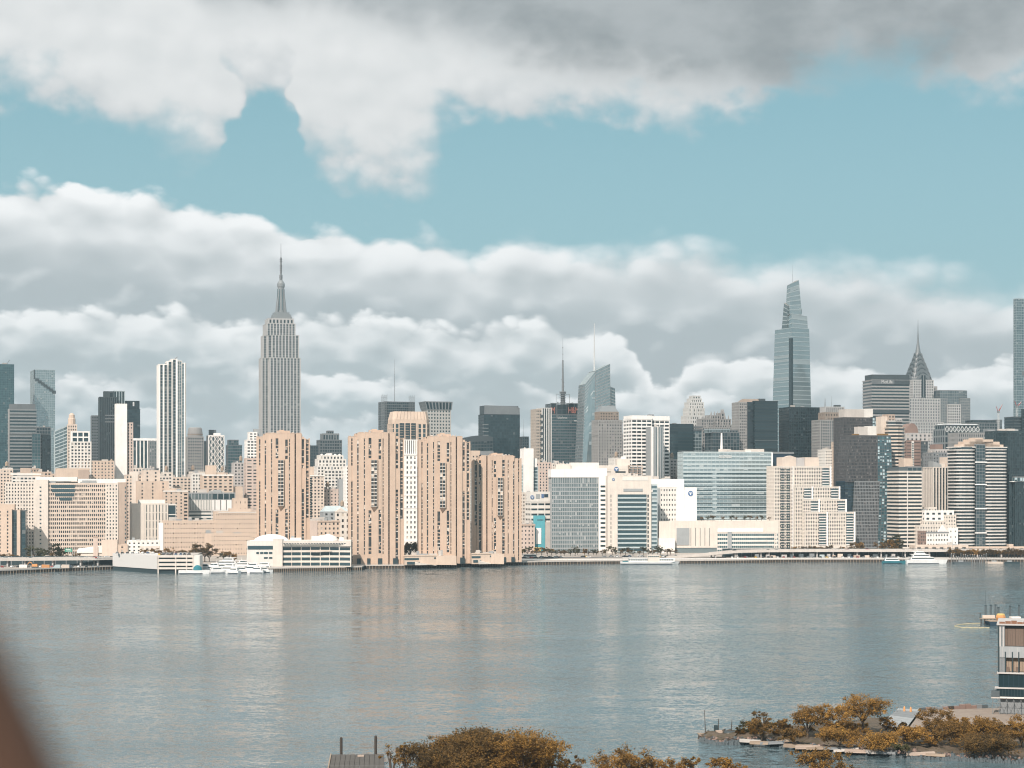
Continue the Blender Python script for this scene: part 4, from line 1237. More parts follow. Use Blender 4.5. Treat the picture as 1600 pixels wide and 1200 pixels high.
    b = gb('brick_block', 'grey brick apartment rising left of the first riverside tower', 364, 366, 386, 724, 1840, S('greystone', 'win', 3.4, 3.3, .5, .5), D=20, clut=2, tank=True)
    b.done()
    gb('brick_block', 'pale tan block with horizontal courses tucked behind the first riverside tower', 384, 385, 404, 717, 1800, S('pink', 'win', 6, 3.4, .3, .6), D=18, clut=2).done()
    b = Bld('ward_block', 'long low orange brick ward with rows of tiny windows and a blank white end', 256, 1600, 14)
    x, Z = b.X, b.Z
    q = S('peach', 'win', 2.55, 4.3, .66, .72, .3)
    b.mass(0, x(336), 0, 20, 0, Z(815), q)
    b.box('end_wall', 'paintwhite', x(248.5), -.5, 1, 14, 0, Z(817))
    b.mass(x(336.3), x(402), -1, 24, 0, Z(801), S('peach', 'win', 2.3, 4.4, .7, .76, .3))
    b.mass(x(366), x(387), 4, 18, Z(801), Z(780), S('peach', 'win', 5, 6, .85, .7, .3))
    b.box('penthouse', 'peach', x(360), x(393), 2, 22, Z(801), Z(795))
    b.box('cornice', 'roofwhite', x(341), x(402), -1.9, 1, Z(801.3), Z(800.2))
    b.clutter(4, x(330), 3, 16, Z(815), 8)
    b.done()
    b = gb('ward_block', 'lower orange brick ward with a blank left bay near the marina', 320, 320.3, 392, 835, 1555, S('peach', 'win', 2.5, 4.1, .66, .74, .3), D=18, ang=13, clut=4)
    b.box('blank_bay', 'peach', -.6, b.X(331), -.9, -.35, 0, b.H + .6)
    b.done()
    # white service sheds behind the garage
    b = gb('service_block', 'jumbled white service sheds above the grey pier shed', 198, 199, 249, 846, 1540, S('roofwhite', 'win', 4.5, 3.6, .6, .6), D=20, clut=6, ang=10, roof='roofwhite')
    b.mass(b.X(160), b.X(183), -3, 14, 0, b.Z(845), S('peach_pale', None, pier=1))
    b.mass(b.X(183.3), b.X(199), -2, 12, 0, b.Z(852), S('peach', 'win', 8, 4, .8, .6))
    b.mass(b.X(219), b.X(249), -5, -1, 0, b.Z(855), S('cream', 'win', 5, 4, .5, .5))
    b.done()
    b = Bld('glazed_atrium', 'low sloping white roofed atrium at the foot of the hospital', 122, 1535, 10)
    w = b.X(162)
    b.mb('wall', 'cream').box(0, w, 0, 18, 0, b.Z(864))
    b.mb('shed_roof', 'roofwhite').prism([(-1, -1), (w, -1), (w, 18), (-1, 18)], b.Z(864) + .05, [b.Z(862), b.Z(853), b.Z(853), b.Z(858)])
    b.mb('pillar', 'pink').box(b.X(146), b.X(153), -2, -.5, 0, b.Z(840))
    b.mb('pillar_cap', 'tan').box(b.X(145.5), b.X(153.5), -2.3, -.2, b.Z(840), b.Z(838))
    b.done()
    # ---------------- between tower 1 and 2
    b = gb('apartment_block', 'peach block with stacked dark balconies between the first two riverside towers', 478, 479, 506, 744, 1760, S('peach_pale', 'win', 3.4, 3.3, .5, .5), D=18, clut=1)
    for k in range(24):
        b.box('balcony', 'gblack', b.X(480.5), b.X(487), -.9, .5, b.Z(748.4 + k * 3.7), b.Z(746.4 + k * 3.7))
    b.box('penthouse', 'peach', b.X(480), b.X(491.5), 3, 14, b.H, b.Z(729))
    b.box('cornice', 'roofwhite', -.6, b.W + .6, -.8, 2, b.H, b.H + 1.2)
    b.done()
    gb('office_block', 'pale grey gridded block with shaded lower floors between the riverside towers', 506, 507, 545, 735, 1860, S('offwhite', 'win', 3.6, 3.4, .35, .45), D=18, clut=3).done()
    b = gb('brick_block', 'pink brick block with cluttered roofs below the white setback block', 504, 505, 532, 765, 1780, S('pink', 'win', 3.4, 3.4, .62, .55), D=18, clut=8, tank=True)
    b.box('stair_tower', 'grey', b.X(529), b.X(540), -3, 8, 0, b.Z(748))
    b.done()
    b = Bld('temple_fronted_school', 'cream stone hall with a pediment and green grey hipped roof', 524, 1660)
    w = b.X(547)
    b.mass(0, w, 0, 22, 0, b.Z(800), S('cream', 'winwarm', 4.5, 6, .6, .5, .4))
    b.mb('pediment', 'cream').prism([(-.6, -.8), (w * .75, -.8), (w * .75, 6), (-.6, 6)], b.Z(800), b.Z(793.5), [(w * .36, -.8), (w * .38, -.8), (w * .38, 6), (w * .36, 6)])
    b.mb('hipped_roof', 'paleblue').prism([(b.X(505), 2), (w, 2), (w, 20), (b.X(505), 20)], b.Z(800), b.Z(790.5), [(b.X(512), 8), (w * .6, 8), (w * .6, 14), (b.X(512), 14)])
    b.mass(b.X(506), -.6, 1, 20, 0, b.Z(800.5), S('grey', 'win', 5, 4, .6, .5))
    b.tank(b.X(537), 8, b.Z(795))
    b.done()
    b = gb('brick_block', 'low peach brick block with paired windows behind the harbour school', 479, 480, 531, 815, 1590, S('peach', 'win', 4.2, 4.2, .6, .55), D=18, clut=5)
    b.box('blank_bay', 'pink', -.6, b.X(496), -.9, -.35, 0, b.H + .5)
    b.box('cornice', 'tan', b.X(496), b.W, -.8, 1, b.H - .6, b.H + .4)
    b.done()
    b = gb('apartment_tower', 'narrow white apartment slab with tiny windows hugging the second riverside tower', 540, 541, 551, 729, 1700, S('white', 'win', 2.4, 3.3, .5, .5), D=14, clut=0)
    b.done()
    # white stone tower between towers 2 and 3
    b = gb('stone_tower', 'slender white stone tower with paired windows and a pilastered crown between brick towers', 627, 627.3, 657, 711, 1765, S('white', 'winwarm', 4.4, 5.2, .62, .5, .5), D=16, clut=0)
    b.mass(b.X(632), b.X(652), 2, 14, b.H, b.Z(688), S('white', 'winwarm', 2.1, 30, .6, 0, .6, part='crown_wall'))
    for yy in (711, 709.5, 744, 774, 794, 846):
        b.box('cornice', 'white', -.7, b.W + .7, -.9, 3, b.Z(yy) - .4, b.Z(yy) + .5)
    b.done()
    b = gb('apartment_block', 'peach block with a louvred roof between the third and fourth riverside towers', 736, 737, 748, 711, 1840, S('peach', 'win', 3.2, 3.4, .6, .5), D=16, clut=0)
    b.box('penthouse', 'peach', b.X(737), b.X(751), 2, 12, b.H, b.Z(704))
    b.box('roof_louvre', 'midgrey', b.X(752), b.X(775), 10, 20, 0, b.Z(704.5))
    b.done()
    b = gb('glass_tower', 'sliver of blue glass between the third and fourth riverside towers', 738, 739, 752, 733, 1700, S('paleblue', 'gblue', 3.2, 3.4, .12, .2, .2), D=16, clut=0)
    b.box('fin', 'paintwhite', b.X(747), b.X(748.2), -1.4, 0, b.Z(815), b.H)
    b.done()
    gb('office_block', 'dark grey stacked offices seen in the slot beside the fourth riverside tower', 733, 733.4, 747, 816, 1640, S('midgrey', 'gdark', 20, 3.6, 0, .35), D=14, clut=0).done()
    # ---------------- right of tower 4
    gb('apartment_block', 'cream block with dotted windows right of the fourth riverside tower', 812, 813, 835, 771, 1690, S('cream', 'win', 2.5, 3.4, .5, .5), D=18, clut=2).done()
    b = gb('brick_block', 'small brown brick block with a heavy cornice beside the blue panelled facade', 812, 813, 835, 820, 1635, S('pink', 'win', 3.8, 4.2, .62, .6), D=14, clut=3)
    b.box('cornice', 'tan', -.8, b.W + .8, -1, 2, b.H - 1, b.H + .4)
    b.box('canopy', 'yellow', b.X(834), b.X(843), -5, -1, b.Z(861), b.Z(855.5))
    b.done()
    b = gb('medical_block', 'white ribbon windowed block with logo signs and a bright blue panelled bay', 829, 829.4, 862, 784, 1650, S('offwhite', 'gblack', 6.2, 5.2, .12, .62, .35), D=18, clut=2)
    b.box('attic', 'offwhite', -.5, b.W, -.8, 14, b.H, b.Z(768))
    logo(b, 831.6, 777, 2.0, -.95)
    b.box('sign_plate', 'grey', b.X(837), b.X(843), -1.1, -.8, b.Z(779), b.Z(772))
    b.box('sign_plate', 'darkblue', b.X(850), b.X(856), -1.1, -.8, b.Z(777), b.Z(772))
    b.box('sign_plate', 'blue', b.X(845.5), b.X(849.5), -1.1, -.8, b.Z(778), b.Z(772))
    b.box('blue_panel', 'paintteal', b.X(833), b.X(850.5), -2.2, -.5, 2, b.Z(805.5))
    b.box('pale_panel', 'paintwhite', b.X(836), b.X(844.5), -2.6, -2.2, b.Z(850), b.Z(825))
    for k in range(5):
        b.box('panel_vent', 'darkgrey', b.X(838.5 + k * 2), b.X(839.8 + k * 2), -2.5, -2.2, b.Z(813), b.Z(811.6))
    b.box('stair_tower', 'concrete', b.X(851), b.X(862), -1.6, -.5, 0, b.Z(816))
    b.done()
    # ---------------- medical campus
    b = Bld('medical_tower', 'wide curtain walled medical slab of grey glass with blank white top and end', 862, 1642, 6)
    x, Z = b.X, b.Z
    w = x(935)
    b.mass(0, w, 0, 22, Z(863), Z(755), S('alum', 'gmid', 1.75, 3.95, .22, .26, .25, par=0))
    b.mass(0, w, -.1, 22, Z(755), Z(746), S('alum', 'gmid', 1.75, 9, .35, .08, .3, par=0))
    b.mass(-.6, w + .3, -.7, 22, Z(746), Z(734), S('white', None, pier=1, par=.5), 'roofwhite')
    b.mass(w + .5, x(947.5), -.4, 20, 0, Z(733), S('white', None, pier=1), 'roofwhite')
    for k in range(14):
        b.box('end_window', 'gblack', w + 2, x(945.5), -1.0, -.7, Z(761.5 + k * 7.15), Z(758.6 + k * 7.15))
    b.box('base', 'darkgrey', 0, w, .5, 20, 0, Z(863))
    b.box('roof_house', 'offwhite', x(893), x(938), 8, 18, Z(734), Z(722.5))
    b.box('roof_house', 'cream', x(870), x(893), 6, 18, Z(734), Z(725))
    b.clutter(x(866), x(892), 3, 18, Z(726), 6)
    b.done()
    b = Bld('medical_tower', 'beige medical tower with broad green glass ribbons and a blue logo on its brow', 950, 1632, 6)
    x, Z = b.X, b.Z
    w = x(1017)
    b.mass(0, w, 0, 22, 0, Z(744), S('cream', None, pier=1, par=.6), 'roofwhite')
    for k in range(13):
        z = Z(772.5 + k * 7.05)
        b.box('ribbon_window', 'gdark', x(965), x(1010), -.6, -.3, z - 2.6, z)
        b.box('ribbon_sill', 'paleblue', x(964.5), x(1010.5), -1.1, -.35, z - 4.1, z - 2.65)
        b.box('side_window', 'gblack', x(1011.5), x(1013.5), -.55, -.3, z - 3, z - .2)
        b.box('side_window', 'gblack', x(954), x(955), -.55, -.3, z - 3, z - .2)
    b.box('upper_band', 'offwhite', x(972), x(1012), -.7, -.3, Z(751), Z(745.5))
    b.box('upper_band', 'grey', x(974), x(1004), -.8, -.3, Z(768), Z(763.5))
    b.mass(w + .5, x(1027), 1.5, 20, 0, Z(758), S('paleblue', 'gblue', 5, 3.95, .06, .38, .4))
    b.box('shoulder', 'white', w + .5, x(1020), .5, 14, Z(769), Z(765.5))
    logo(b, 958.4, 749, 1.4, -.55)
    b.clutter(x(970), x(1005), 3, 18, Z(744), 5)
    b.done()
    b = gb('medical_block', 'cream upper wing with a round blue logo and steel framed roof plant', 934, 935, 981, 733, 1690, S('cream', 'win', 12, 6, .3, .7), D=18, clut=0, ang=6)
    logo(b, 963, 733, 2.3, -.75)
    b.box('attic', 'cream', -.5, b.X(981), -.42, 10, b.H, b.Z(727))
    b.box('stair_tower', 'cream', b.X(965), b.X(985), 2, 14, b.H, b.Z(717))
    for k in range(4):
        b.box('steel_frame', 'tan', b.X(982 + k * 7), b.X(982 + k * 7) + .7, 1, 1.7, 0, b.Z(727))
    for k in range(4):
        b.box('steel_frame', 'tan', b.X(981), b.X(1005), .8, 1.6, b.Z(728 + k * 4.2), b.Z(727 + k * 4.2))
    b.box('plant_core', 'midgrey', b.X(984), b.X(1003), 4, 14, 0, b.Z(729))
    b.box('tank_dome', 'roofwhite', b.X(972), b.X(979), 4, 9, b.Z(717), b.Z(713))
    b.done()
    b = Bld('medical_block', 'white block with a blank right wing bearing a large round blue logo', 1018, 1695, 6)
    x, Z = b.X, b.Z
    b.mass(x(1027.5), x(1057), 1, 20, 0, Z(762), S('offwhite', 'win', 2.6, 5.0, .6, .6))
    b.mass(x(1017), x(1069.5), 4, 22, Z(762), Z(750), S('white', None, pier=1), 'roofwhite')
    b.mass(x(1057.3), x(1068.6), 0, 20, 0, Z(763), S('white', None, pier=1), 'roofwhite')
    b.mass(x(1069.2), x(1088), 0, 20, 0, Z(763), S('white', None, pier=1), 'roofwhite')
    b.box('grey_wall', 'grey', x(1027.3), x(1031), -.5, .6, 0, Z(763))  # plain grey strip over the left edge of the block
    logo(b, 1079, 771, 2.7, -.5)
    b.clutter(x(1020), x(1066), 6, 18, Z(750), 4)
    b.done()
    b = gb('office_slab', 'wide pale blue glass laboratory slab with close horizontal bands and a white name', 1067, 1067.4, 1206, 707, 1765, S('paleblue', 'glight', 4.2, 4.0, .05, .42, .35), D=28, ang=6, clut=4, roof='roofwhite')
    for k in range(10):
        for a, c in ((1067.5, 1113), (1120, 1206)):
            b.box('dark_ribbon', 'gdark', b.X(a), b.X(c), -.62, -.4, b.Z(740.4 + k * 6.6), b.Z(739.2 + k * 6.6))
    b.text('ALEXANDRIA', b.X(1123), b.X(1143), b.Z(712), -.6, 'paintwhite', h=1.6, label='white building name')
    b.text('LAUNCHLABS', b.X(1123), b.X(1143), b.Z(714.6), -.6, 'paintwhite', h=1.2, label='white building name, lower line')
    b.box('roof_house', 'offwhite', b.X(1149), b.X(1175), 4, 16, b.H, b.Z(703.5))
    b.box('edge_trim', 'paintwhite', b.W - .6, b.W + .8, -1.2, 4, 0, b.H)
    b.done()
    b = gb('dark_slab', 'dark slate slab with a pale rim behind the pale blue laboratory', 1206, 1207, 1236, 709, 1800, S('darkblue', None, pier=1), D=22, clut=0)
    b.box('rim', 'midgrey', -.5, b.X(1240), -.9, 20, b.H, b.Z(706))
    b.done()
    b = Bld('research_podium', 'long cream podium with a grey glass panel, slot windows and ribbon windowed right wing', 1030, 1645, 4)
    x, Z = b.X, b.Z
    b.mass(x(1030), x(1120.5), 0, 40, Z(856), Z(815), S('cream', None, pier=1, par=.4), 'roofwhite')
    b.box('ground_glazing', 'gmid', x(1055), x(1120), .3, 2, 0, Z(856))
    b.box('glass_panel', 'grey', x(1057), x(1077), -.7, -.3, Z(852), Z(825))
    for k in range(5):
        b.box('slot', 'darkgrey', x(1079 + k * 7.3), x(1079.6 + k * 7.3), -.6, -.3, Z(853), Z(825))
    b.mass(x(1120.8), x(1216), 0, 40, Z(833), Z(814.5), S('cream', None, pier=1, par=.4), 'roofwhite')
    b.mass(x(1120.8), x(1216), .3, 40, 0, Z(833), S('offwhite', 'gteal', 2.0, 3.7, .12, .46, .35, par=0))
    b.box('stair_bay', 'grey', x(1137), x(1143.5), -.4, 2, 0, Z(826))
    b.box('white_band', 'paintwhite', x(1121), x(1192), -.75, -.36, Z(831), Z(826))
    b.box('lower_block', 'roofwhite', x(1028), x(1053), -6, -.6, 0, Z(841))
    b.done()
    # terraced cream apartment block
    b = Bld('terraced_apartments', 'sunlit cream apartment block stepping down to the right in four terraces', 1214, 1648, 14)
    x, Z = b.X, b.Z
    st = S('cream', 'win', 2.5, 3.5, .46, .46, .4)
    steps = [(1214, 1243, 729.5, 6), (1243.3, 1300, 729.5, 4), (1243.3, 1270, 761.5, 1.5), (1271, 1313, 761.5, 2.5), (1254, 1279, 781.5, -1), (1280, 1322, 781.5, .5),
             (1256, 1290, 801.5, -3.5), (1291, 1334, 801.5, -1.5)]
    for a, c, yt, yy in steps:
        b.mass(x(a), x(c), yy, 26, 0, Z(yt), st, 'roofwhite')
        # balcony stack at the right end of each bay
        for k in range(int((862 - yt) / 4.1)):
            zb = Z(yt + 4.2 + k * 4.1)
            xx0, xx1 = x(c - 13), x(c - 2.2)
            if yt > 740 or a > 1240:
                b.box('balcony_void', 'gdark', xx0, xx1, yy - .56, yy - .38, zb, zb + 1.5)
                b.box('balcony_rail', 'white', xx0, xx1, yy - 1.1, yy - .6, zb - .95, zb - .1)
        b.box('white_edge', 'paintwhite', x(c) - .8, x(c) + .7, yy - .9, yy + .8, 0, Z(yt) + 1)
    for a in (1223, 1232):
        for k in range(31):
            zb = Z(735 + k * 4.1)
            b.box('balcony_void', 'gblack', x(a), x(a + 6), 5.4, 5.62, zb, zb + 1.4)
    b.box('penthouse', 'peach_pale', x(1228), x(1250), 10, 24, Z(730), Z(714))
    b.box('penthouse', 'greystone', x(1250.2), x(1264), 11, 24, Z(730), Z(714.6))
    b.box('penthouse', 'peach_pale', x(1264.2), x(1286), 10, 24, Z(730), Z(714))
    b.mb('gable', 'peach_pale').prism([(x(1234), 10), (x(1249), 10), (x(1249), 18), (x(1234), 18)], Z(714) + .02, Z(711.5), [(x(1241), 10), (x(1242), 10), (x(1242), 18), (x(1241), 18)])
    b.box('arcade', 'cream', x(1270), x(1334), -5, -3.6, 0, Z(853))
    b.done()
    # dark bent tower, rear and front
    b = Bld('copper_tower', 'rear dark copper clad tower with a lit glass corner and grey roof box', 1318, 1880)
    b.mass(0, b.X(1363), 0, 24, 0, b.Z(653), S('copper', 'gcopper', 1.8, 3.4, .25, .3, .15))
    b.mass(b.X(1363.3), b.X(1382.5), .4, 24, 0, b.Z(652), S('darkgrey', 'gmix', 3.0, 3.4, .16, .22, .3))
    b.box('roof_house', 'concrete', b.X(1322), b.X(1353), 4, 18, b.Z(653), b.Z(639))
    b.box('roof_house', 'offwhite', b.X(1353.2), b.X(1367), 4.5, 18, b.Z(653), b.Z(638))
    b.done()
    b = Bld('copper_tower', 'front dark copper clad tower, kinked midway, with a glittering glass flank', 1332, 1722)
    x, Z = b.X, b.Z
    cu = S('copper', 'gcopper', 1.7, 3.4, .25, .3, .12)
    gl = S('darkgrey', 'gmix', 2.9, 3.4, .18, .2, .3)
    zk = Z(753)
    b.ring([(x(1321), 0), (x(1371), 0), (x(1371), 24), (x(1321), 24)], zk, Z(681), cu, top=[(x(1331), 3), (x(1373), 3), (x(1373), 26), (x(1331), 26)])
    b.ring([(x(1330), -4), (x(1368), -4), (x(1368), 22), (x(1330), 22)], 0, zk, S('midgrey', 'gcopper', 1.7, 3.4, .22, .26, .12), top=[(x(1335), -1), (x(1373.5), -1), (x(1373.5), 22), (x(1335), 22)])
    b.ring([(x(1321), 1), (x(1334.6), 1), (x(1334.6), 22), (x(1321), 22)], 0, zk, S('darkblue', 'gblack', 3, 3.4, .1, .2, .15), top=[(x(1321), 1), (x(1334.8), 1), (x(1334.8), 22), (x(1321), 22)])
    b.ring([(x(1368.5), -3), (x(1390), -3), (x(1390), 22), (x(1368.5), 22)], 0, zk, gl, top=[(x(1374), -.5), (x(1395), -.5), (x(1395), 22), (x(1374), 22)])
    b.ring([(x(1371.5), .5), (x(1395), .5), (x(1395), 22), (x(1371.5), 22)], zk, Z(681), gl, top=[(x(1373.5), 3.4), (x(1394), 3.4), (x(1394), 24), (x(1373.5), 24)])
    b.box('roof_house', 'concrete', x(1347), x(1362), 9, 18, Z(681), Z(666))
    b.box('roof_house', 'offwhite', x(1362.2), x(1376), 9.2, 18, Z(681), Z(665))
    b.box('roof_planting', 'autumn', x(1337), x(1346), 5, 9, Z(681), Z(677.6))
    b.box('roof_planting', 'autumn', x(1377), x(1392), 6, 9, Z(681), Z(677))
    b.done()
    # curved balcony tower pair
    b = Bld('balcony_tower', 'tall curved cream tower of stacked balconies right of the copper towers', 1388, 1765)
    x, Z = b.X, b.Z
    w = x(1417)
    fp = [(x(1390), 2), (x(1402), 0), (x(1410), 1.5), (w, 6), (w, 26), (x(1390), 26)]
    b.ring(fp, 0, Z(668), S('peach_pale', 'gblack', 30, 3.5, 0, .44, .9))
    b.ring([(x(1392), 6), (x(1402), 4), (x(1414), 6), (x(1414), 24), (x(1392), 24)], Z(668), Z(658), S('greystone', 'gblack', 30, 3.2, 0, .4, .6))
    b.box('penthouse', 'peach_pale', x(1384), x(1394), 10, 22, 0, Z(650))
    b.mass(x(1394.5), x(1404), 9, 22, 0, Z(648), S('tan', 'win', 3, 3.4, .5, .5))
    b.mass(x(1404.5), x(1416), 10, 22, 0, Z(654), S('greystone', 'gdark', 3, 3.4, .2, .5))
    b.done()
    b = gb('banded_tower', 'cream and black banded tower with a peach roof box near the white ferry', 1404, 1404.4, 1440, 737, 1700, S('cream', 'gblack', 30, 3.6, 0, .47, .6), D=24, clut=0)
    b.box('crown', 'darkgrey', -.2, b.X(1418), -.3, 22, b.H, b.Z(729.5))
    b.mass(b.X(1418.2), b.X(1440), .2, 22, b.H, b.Z(730), S('midgrey', 'gdark', 5, 4, .1, .2))
    b.box('penthouse', 'peach', b.X(1416), b.X(1430), 5, 16, b.Z(730), b.Z(716))
    b.box('corner_pier', 'offwhite', b.X(1417), b.X(1418), -.9, 0, 0, b.H)
    b.done()
    b = Bld('brown_tower', 'brown brick tower with a barrel roof and a pale gridded strip down its middle', 1414, 2020)
    x, Z = b.X, b.Z
    b.mass(x(1416), x(1438), 0, 22, 0, Z(689), S('brown', 'win', 30, 3.6, .02, .8, .3))
    b.mass(x(1438.3), x(1450), 1, 22, 0, Z(690), S('darkgrey', 'win', 2.6, 3.6, .4, .4, .3))
    b.mass(x(1415.5), x(1455), .4, 22, Z(689.2), Z(677.5), S('greystone', 'win', 5, 4, .6, .5, .4))
    b.box('light_strip', 'offwhite', x(1424), x(1427.6), -.8, -.3, 0, Z(689))
    for k in range(22):
        b.box('strip_window', 'gdark', x(1424.8), x(1426.8), -1.0, -.75, Z(692 + k * 3.6) - 1.6, Z(692 + k * 3.6))
    n = 8
    m = b.mb('barrel_roof', 'brown')
    cx, rr = x(1428.5), (x(1437) - x(1418.5)) / 2
    for k in range(n):
        a0, a1 = math.pi * k / n, math.pi * (k + 1) / n
        m.hexa([(cx + rr * math.cos(a1), 4, Z(677)), (cx + rr * math.cos(a0), 4, Z(677)), (cx + rr * math.cos(a0), 18, Z(677)), (cx + rr * math.cos(a1), 18, Z(677))] +
               [(cx + rr * math.cos(q), yy, Z(677) + (Z(661) - Z(677)) * math.sin(q) + .05) for q, yy in ((a1, 4), (a0, 4), (a0, 18), (a1, 18))])
    b.done()
    gb('white_slab', 'slim white slab with small square windows beside the banded tower', 1446, 1446.3, 1458, 739, 1900, S('offwhite', 'win', 2.4, 3.4, .5, .5), D=16, clut=1).done()
    b = gb('brick_block', 'dark grey brick block with setback water tower top above the finned cream tower', 1456, 1458, 1496, 708, 1990, S('midgrey', 'win', 3.4, 3.6, .6, .5), D=22, clut=4)
    b.mass(b.X(1463), b.X(1484), 3, 18, b.H, b.Z(703), S('greystone', 'win', 3.4, 3.6, .6, .5))
    b.box('penthouse', 'brown', b.X(1464), b.X(1476), 4, 16, b.Z(703), b.Z(694))
    b.done()
    b = Bld('finned_tower', 'cream tower with tall dark glass slots between vertical piers, left of the round tower', 1458, 1760)
    x, Z = b.X, b.Z
    b.mass(0, x(1481), 0, 20, 0, Z(731), S('cream', 'gblack', 3.6, 3.5, .44, .06, .8, 'midgrey', r2=.15))
    b.mass(x(1481.2), x(1498), 1, 20, 0, Z(730), S('peach_pale', 'gblack', 5.4, 3.5, .62, .06, .8, 'midgrey', r2=.15))
    b.box('penthouse', 'peach_pale', x(1480), x(1497), 3, 16, Z(730), Z(714))
    b.box('penthouse', 'cream', x(1473), x(1479.6), 4, 12, Z(731), Z(724))
    b.mb('sloped_glazing', 'grey').prism([(x(1461), 3), (x(1473), 3), (x(1473), 14), (x(1461), 14)], Z(731) + .9, [Z(720.5), Z(726), Z(726), Z(720.5)])
    b.done()
    # white jumbled low rises
    b = Bld('stepped_white_block', 'jumbled stepped white and peach low rises between the banded tower and the round tower', 1441, 1690)
    x, Z = b.X, b.Z
    st = S('cream', 'win', 3.0, 3.6, .56, .55)
    for a, c, yt, yy in ((1440, 1497, 822, 4), (1449, 1482, 815, 6), (1452, 1497, 799, 9), (1459, 1472, 794, 11), (1482, 1498, 806, 6)):
        b.mass(x(a), x(c), yy, yy + 10, 0, Z(yt), st if yt != 799 else S('white', 'gblack', 6, 5, .5, .6), 'roofwhite')
    b.mass(x(1448), x(1482), 0, 4, 0, Z(833), S('white', 'win', 3.0, 4.4, .5, .6), 'roofwhite')
    b.mass(x(1482.3), x(1496.5), .4, 6, 0, Z(826), S('white', 'win', 5, 6, .75, .75), 'roofwhite')
    b.box('cornice', 'midgrey', x(1447), x(1482), -.8, 2, Z(833), Z(831.2))
    b.mb('gable', 'white').prism([(x(1468), 2), (x(1482), 2), (x(1482), 6), (x(1468), 6)], Z(831), Z(821), [(x(1474.5), 2), (x(1475.5), 2), (x(1475.5), 6), (x(1474.5), 6)])
    b.mass(x(1439), x(1447.5), 1, 6, 0, Z(831), S('brown', 'win', 2.4, 3.4, .5, .5))
    b.clutter(x(1450), x(1480), 10, 18, Z(800), 5)
    b.done()
    # round cornered tower
    b = Bld('round_cornered_tower', 'broad tower of white balcony bands with round corners, a glass centre and peach stepped crown', 1497, 1712, 16)
    x, Z = b.X, b.Z
    w = x(1577)
    def rounded(x0, x1, y0, y1, r, n=4):
        out_ = []
        for (cx, cy, a0) in ((x0 + r, y0 + r, math.pi), (x1 - r, y0 + r, 1.5 * math.pi), (x1 - r, y1 - r, 0), (x0 + r, y1 - r, .5 * math.pi)):
            for k in range(n + 1):
                a = a0 + .5 * math.pi * k / n
                out_.append((cx + r * math.cos(a), cy + r * math.sin(a)))
        return out_
    bands = S('warmgrey', 'gblack', 60, 3.35, 0, .40, .8, par=.6)
    b.ring(rounded(0, x(1526), 0, 26, 7), 0, Z(703), bands)
    b.ring(rounded(x(1540), w, 1.5, 28, 7), 0, Z(702), bands)
    b.mass(x(1526.3), x(1540), 1.2, 24, 0, Z(695), S('midgrey', 'gdark', 3.0, 3.35, .10, .14, .2))
    b.ring(rounded(1.5, x(1525), 1.5, 24, 6), Z(703), Z(699.5), S('darkgrey', 'gdark', 4, 3, .1, .1, .2))
    b.ring(rounded(x(1541), w - 1.5, 3, 26, 6), Z(702), Z(699), S('darkgrey', 'gdark', 4, 3, .1, .1, .2))
    b.box('roof_slab', 'offwhite', 1, w - 1, 2, 26, Z(699), Z(697.6))
    for a, c, yt in ((1505, 1572, 694), (1511, 1566, 689.5), (1519, 1556, 686), (1528, 1540, 683.5)):
        b.box('crown', 'peach', x(a), x(c), 5, 18, Z(698), Z(yt))
    b.box('crown_glass', 'gteal', x(1526.5), x(1539.8), 1.3, 4.9, Z(695), Z(694))
    for yy in (722, 757, 795, 833):
        b.box('tie_band', 'paintwhite', x(1524), x(1542), -.1, 1.1, Z(yy) - .5, Z(yy) + .6)
    b.done()
    b = gb('glass_slab', 'black glass slab with a pale glazed waist at the right end of the shore', 1577, 1577.4, 1640, 742, 1760, S('black', 'gblack', 2.2, 3.6, .25, .06, .3), D=26, clut=0)
    b.mass(b.X(1584), b.W, -3, -.5, 0, b.Z(752.5), S('black', 'gblack', 2.2, 3.6, .25, .06, .3))
    b.mass(b.X(1582), b.W, -4, -.5, b.Z(752.5), b.Z(746), S('midgrey', 'gmix', 3, 4, .2, .1, .2))
    b.box('pale_ledge', 'paintwhite', b.X(1577), b.X(1585), -4, -.5, b.Z(753), b.Z(752))
    b.mass(0, b.W, 3, 26, b.H, b.Z(676), S('black', 'gblack', 2.6, 3.6, .2, .12, .3))
    b.done()

wall_mat('warmgrey', (.57, .545, .52))
wall_mat('shadebrick', (.20, .14, .105))  # brick with shade mixed into its colour, for the corbels
glass_mat('darkpane', (.10, .10, .10), (.14, .14, .14), (.2, .2, .2), 0.1, 0.5)
wall_mat('autumn', (.20, .11, .035), 0.9, 0.35, 0.5)

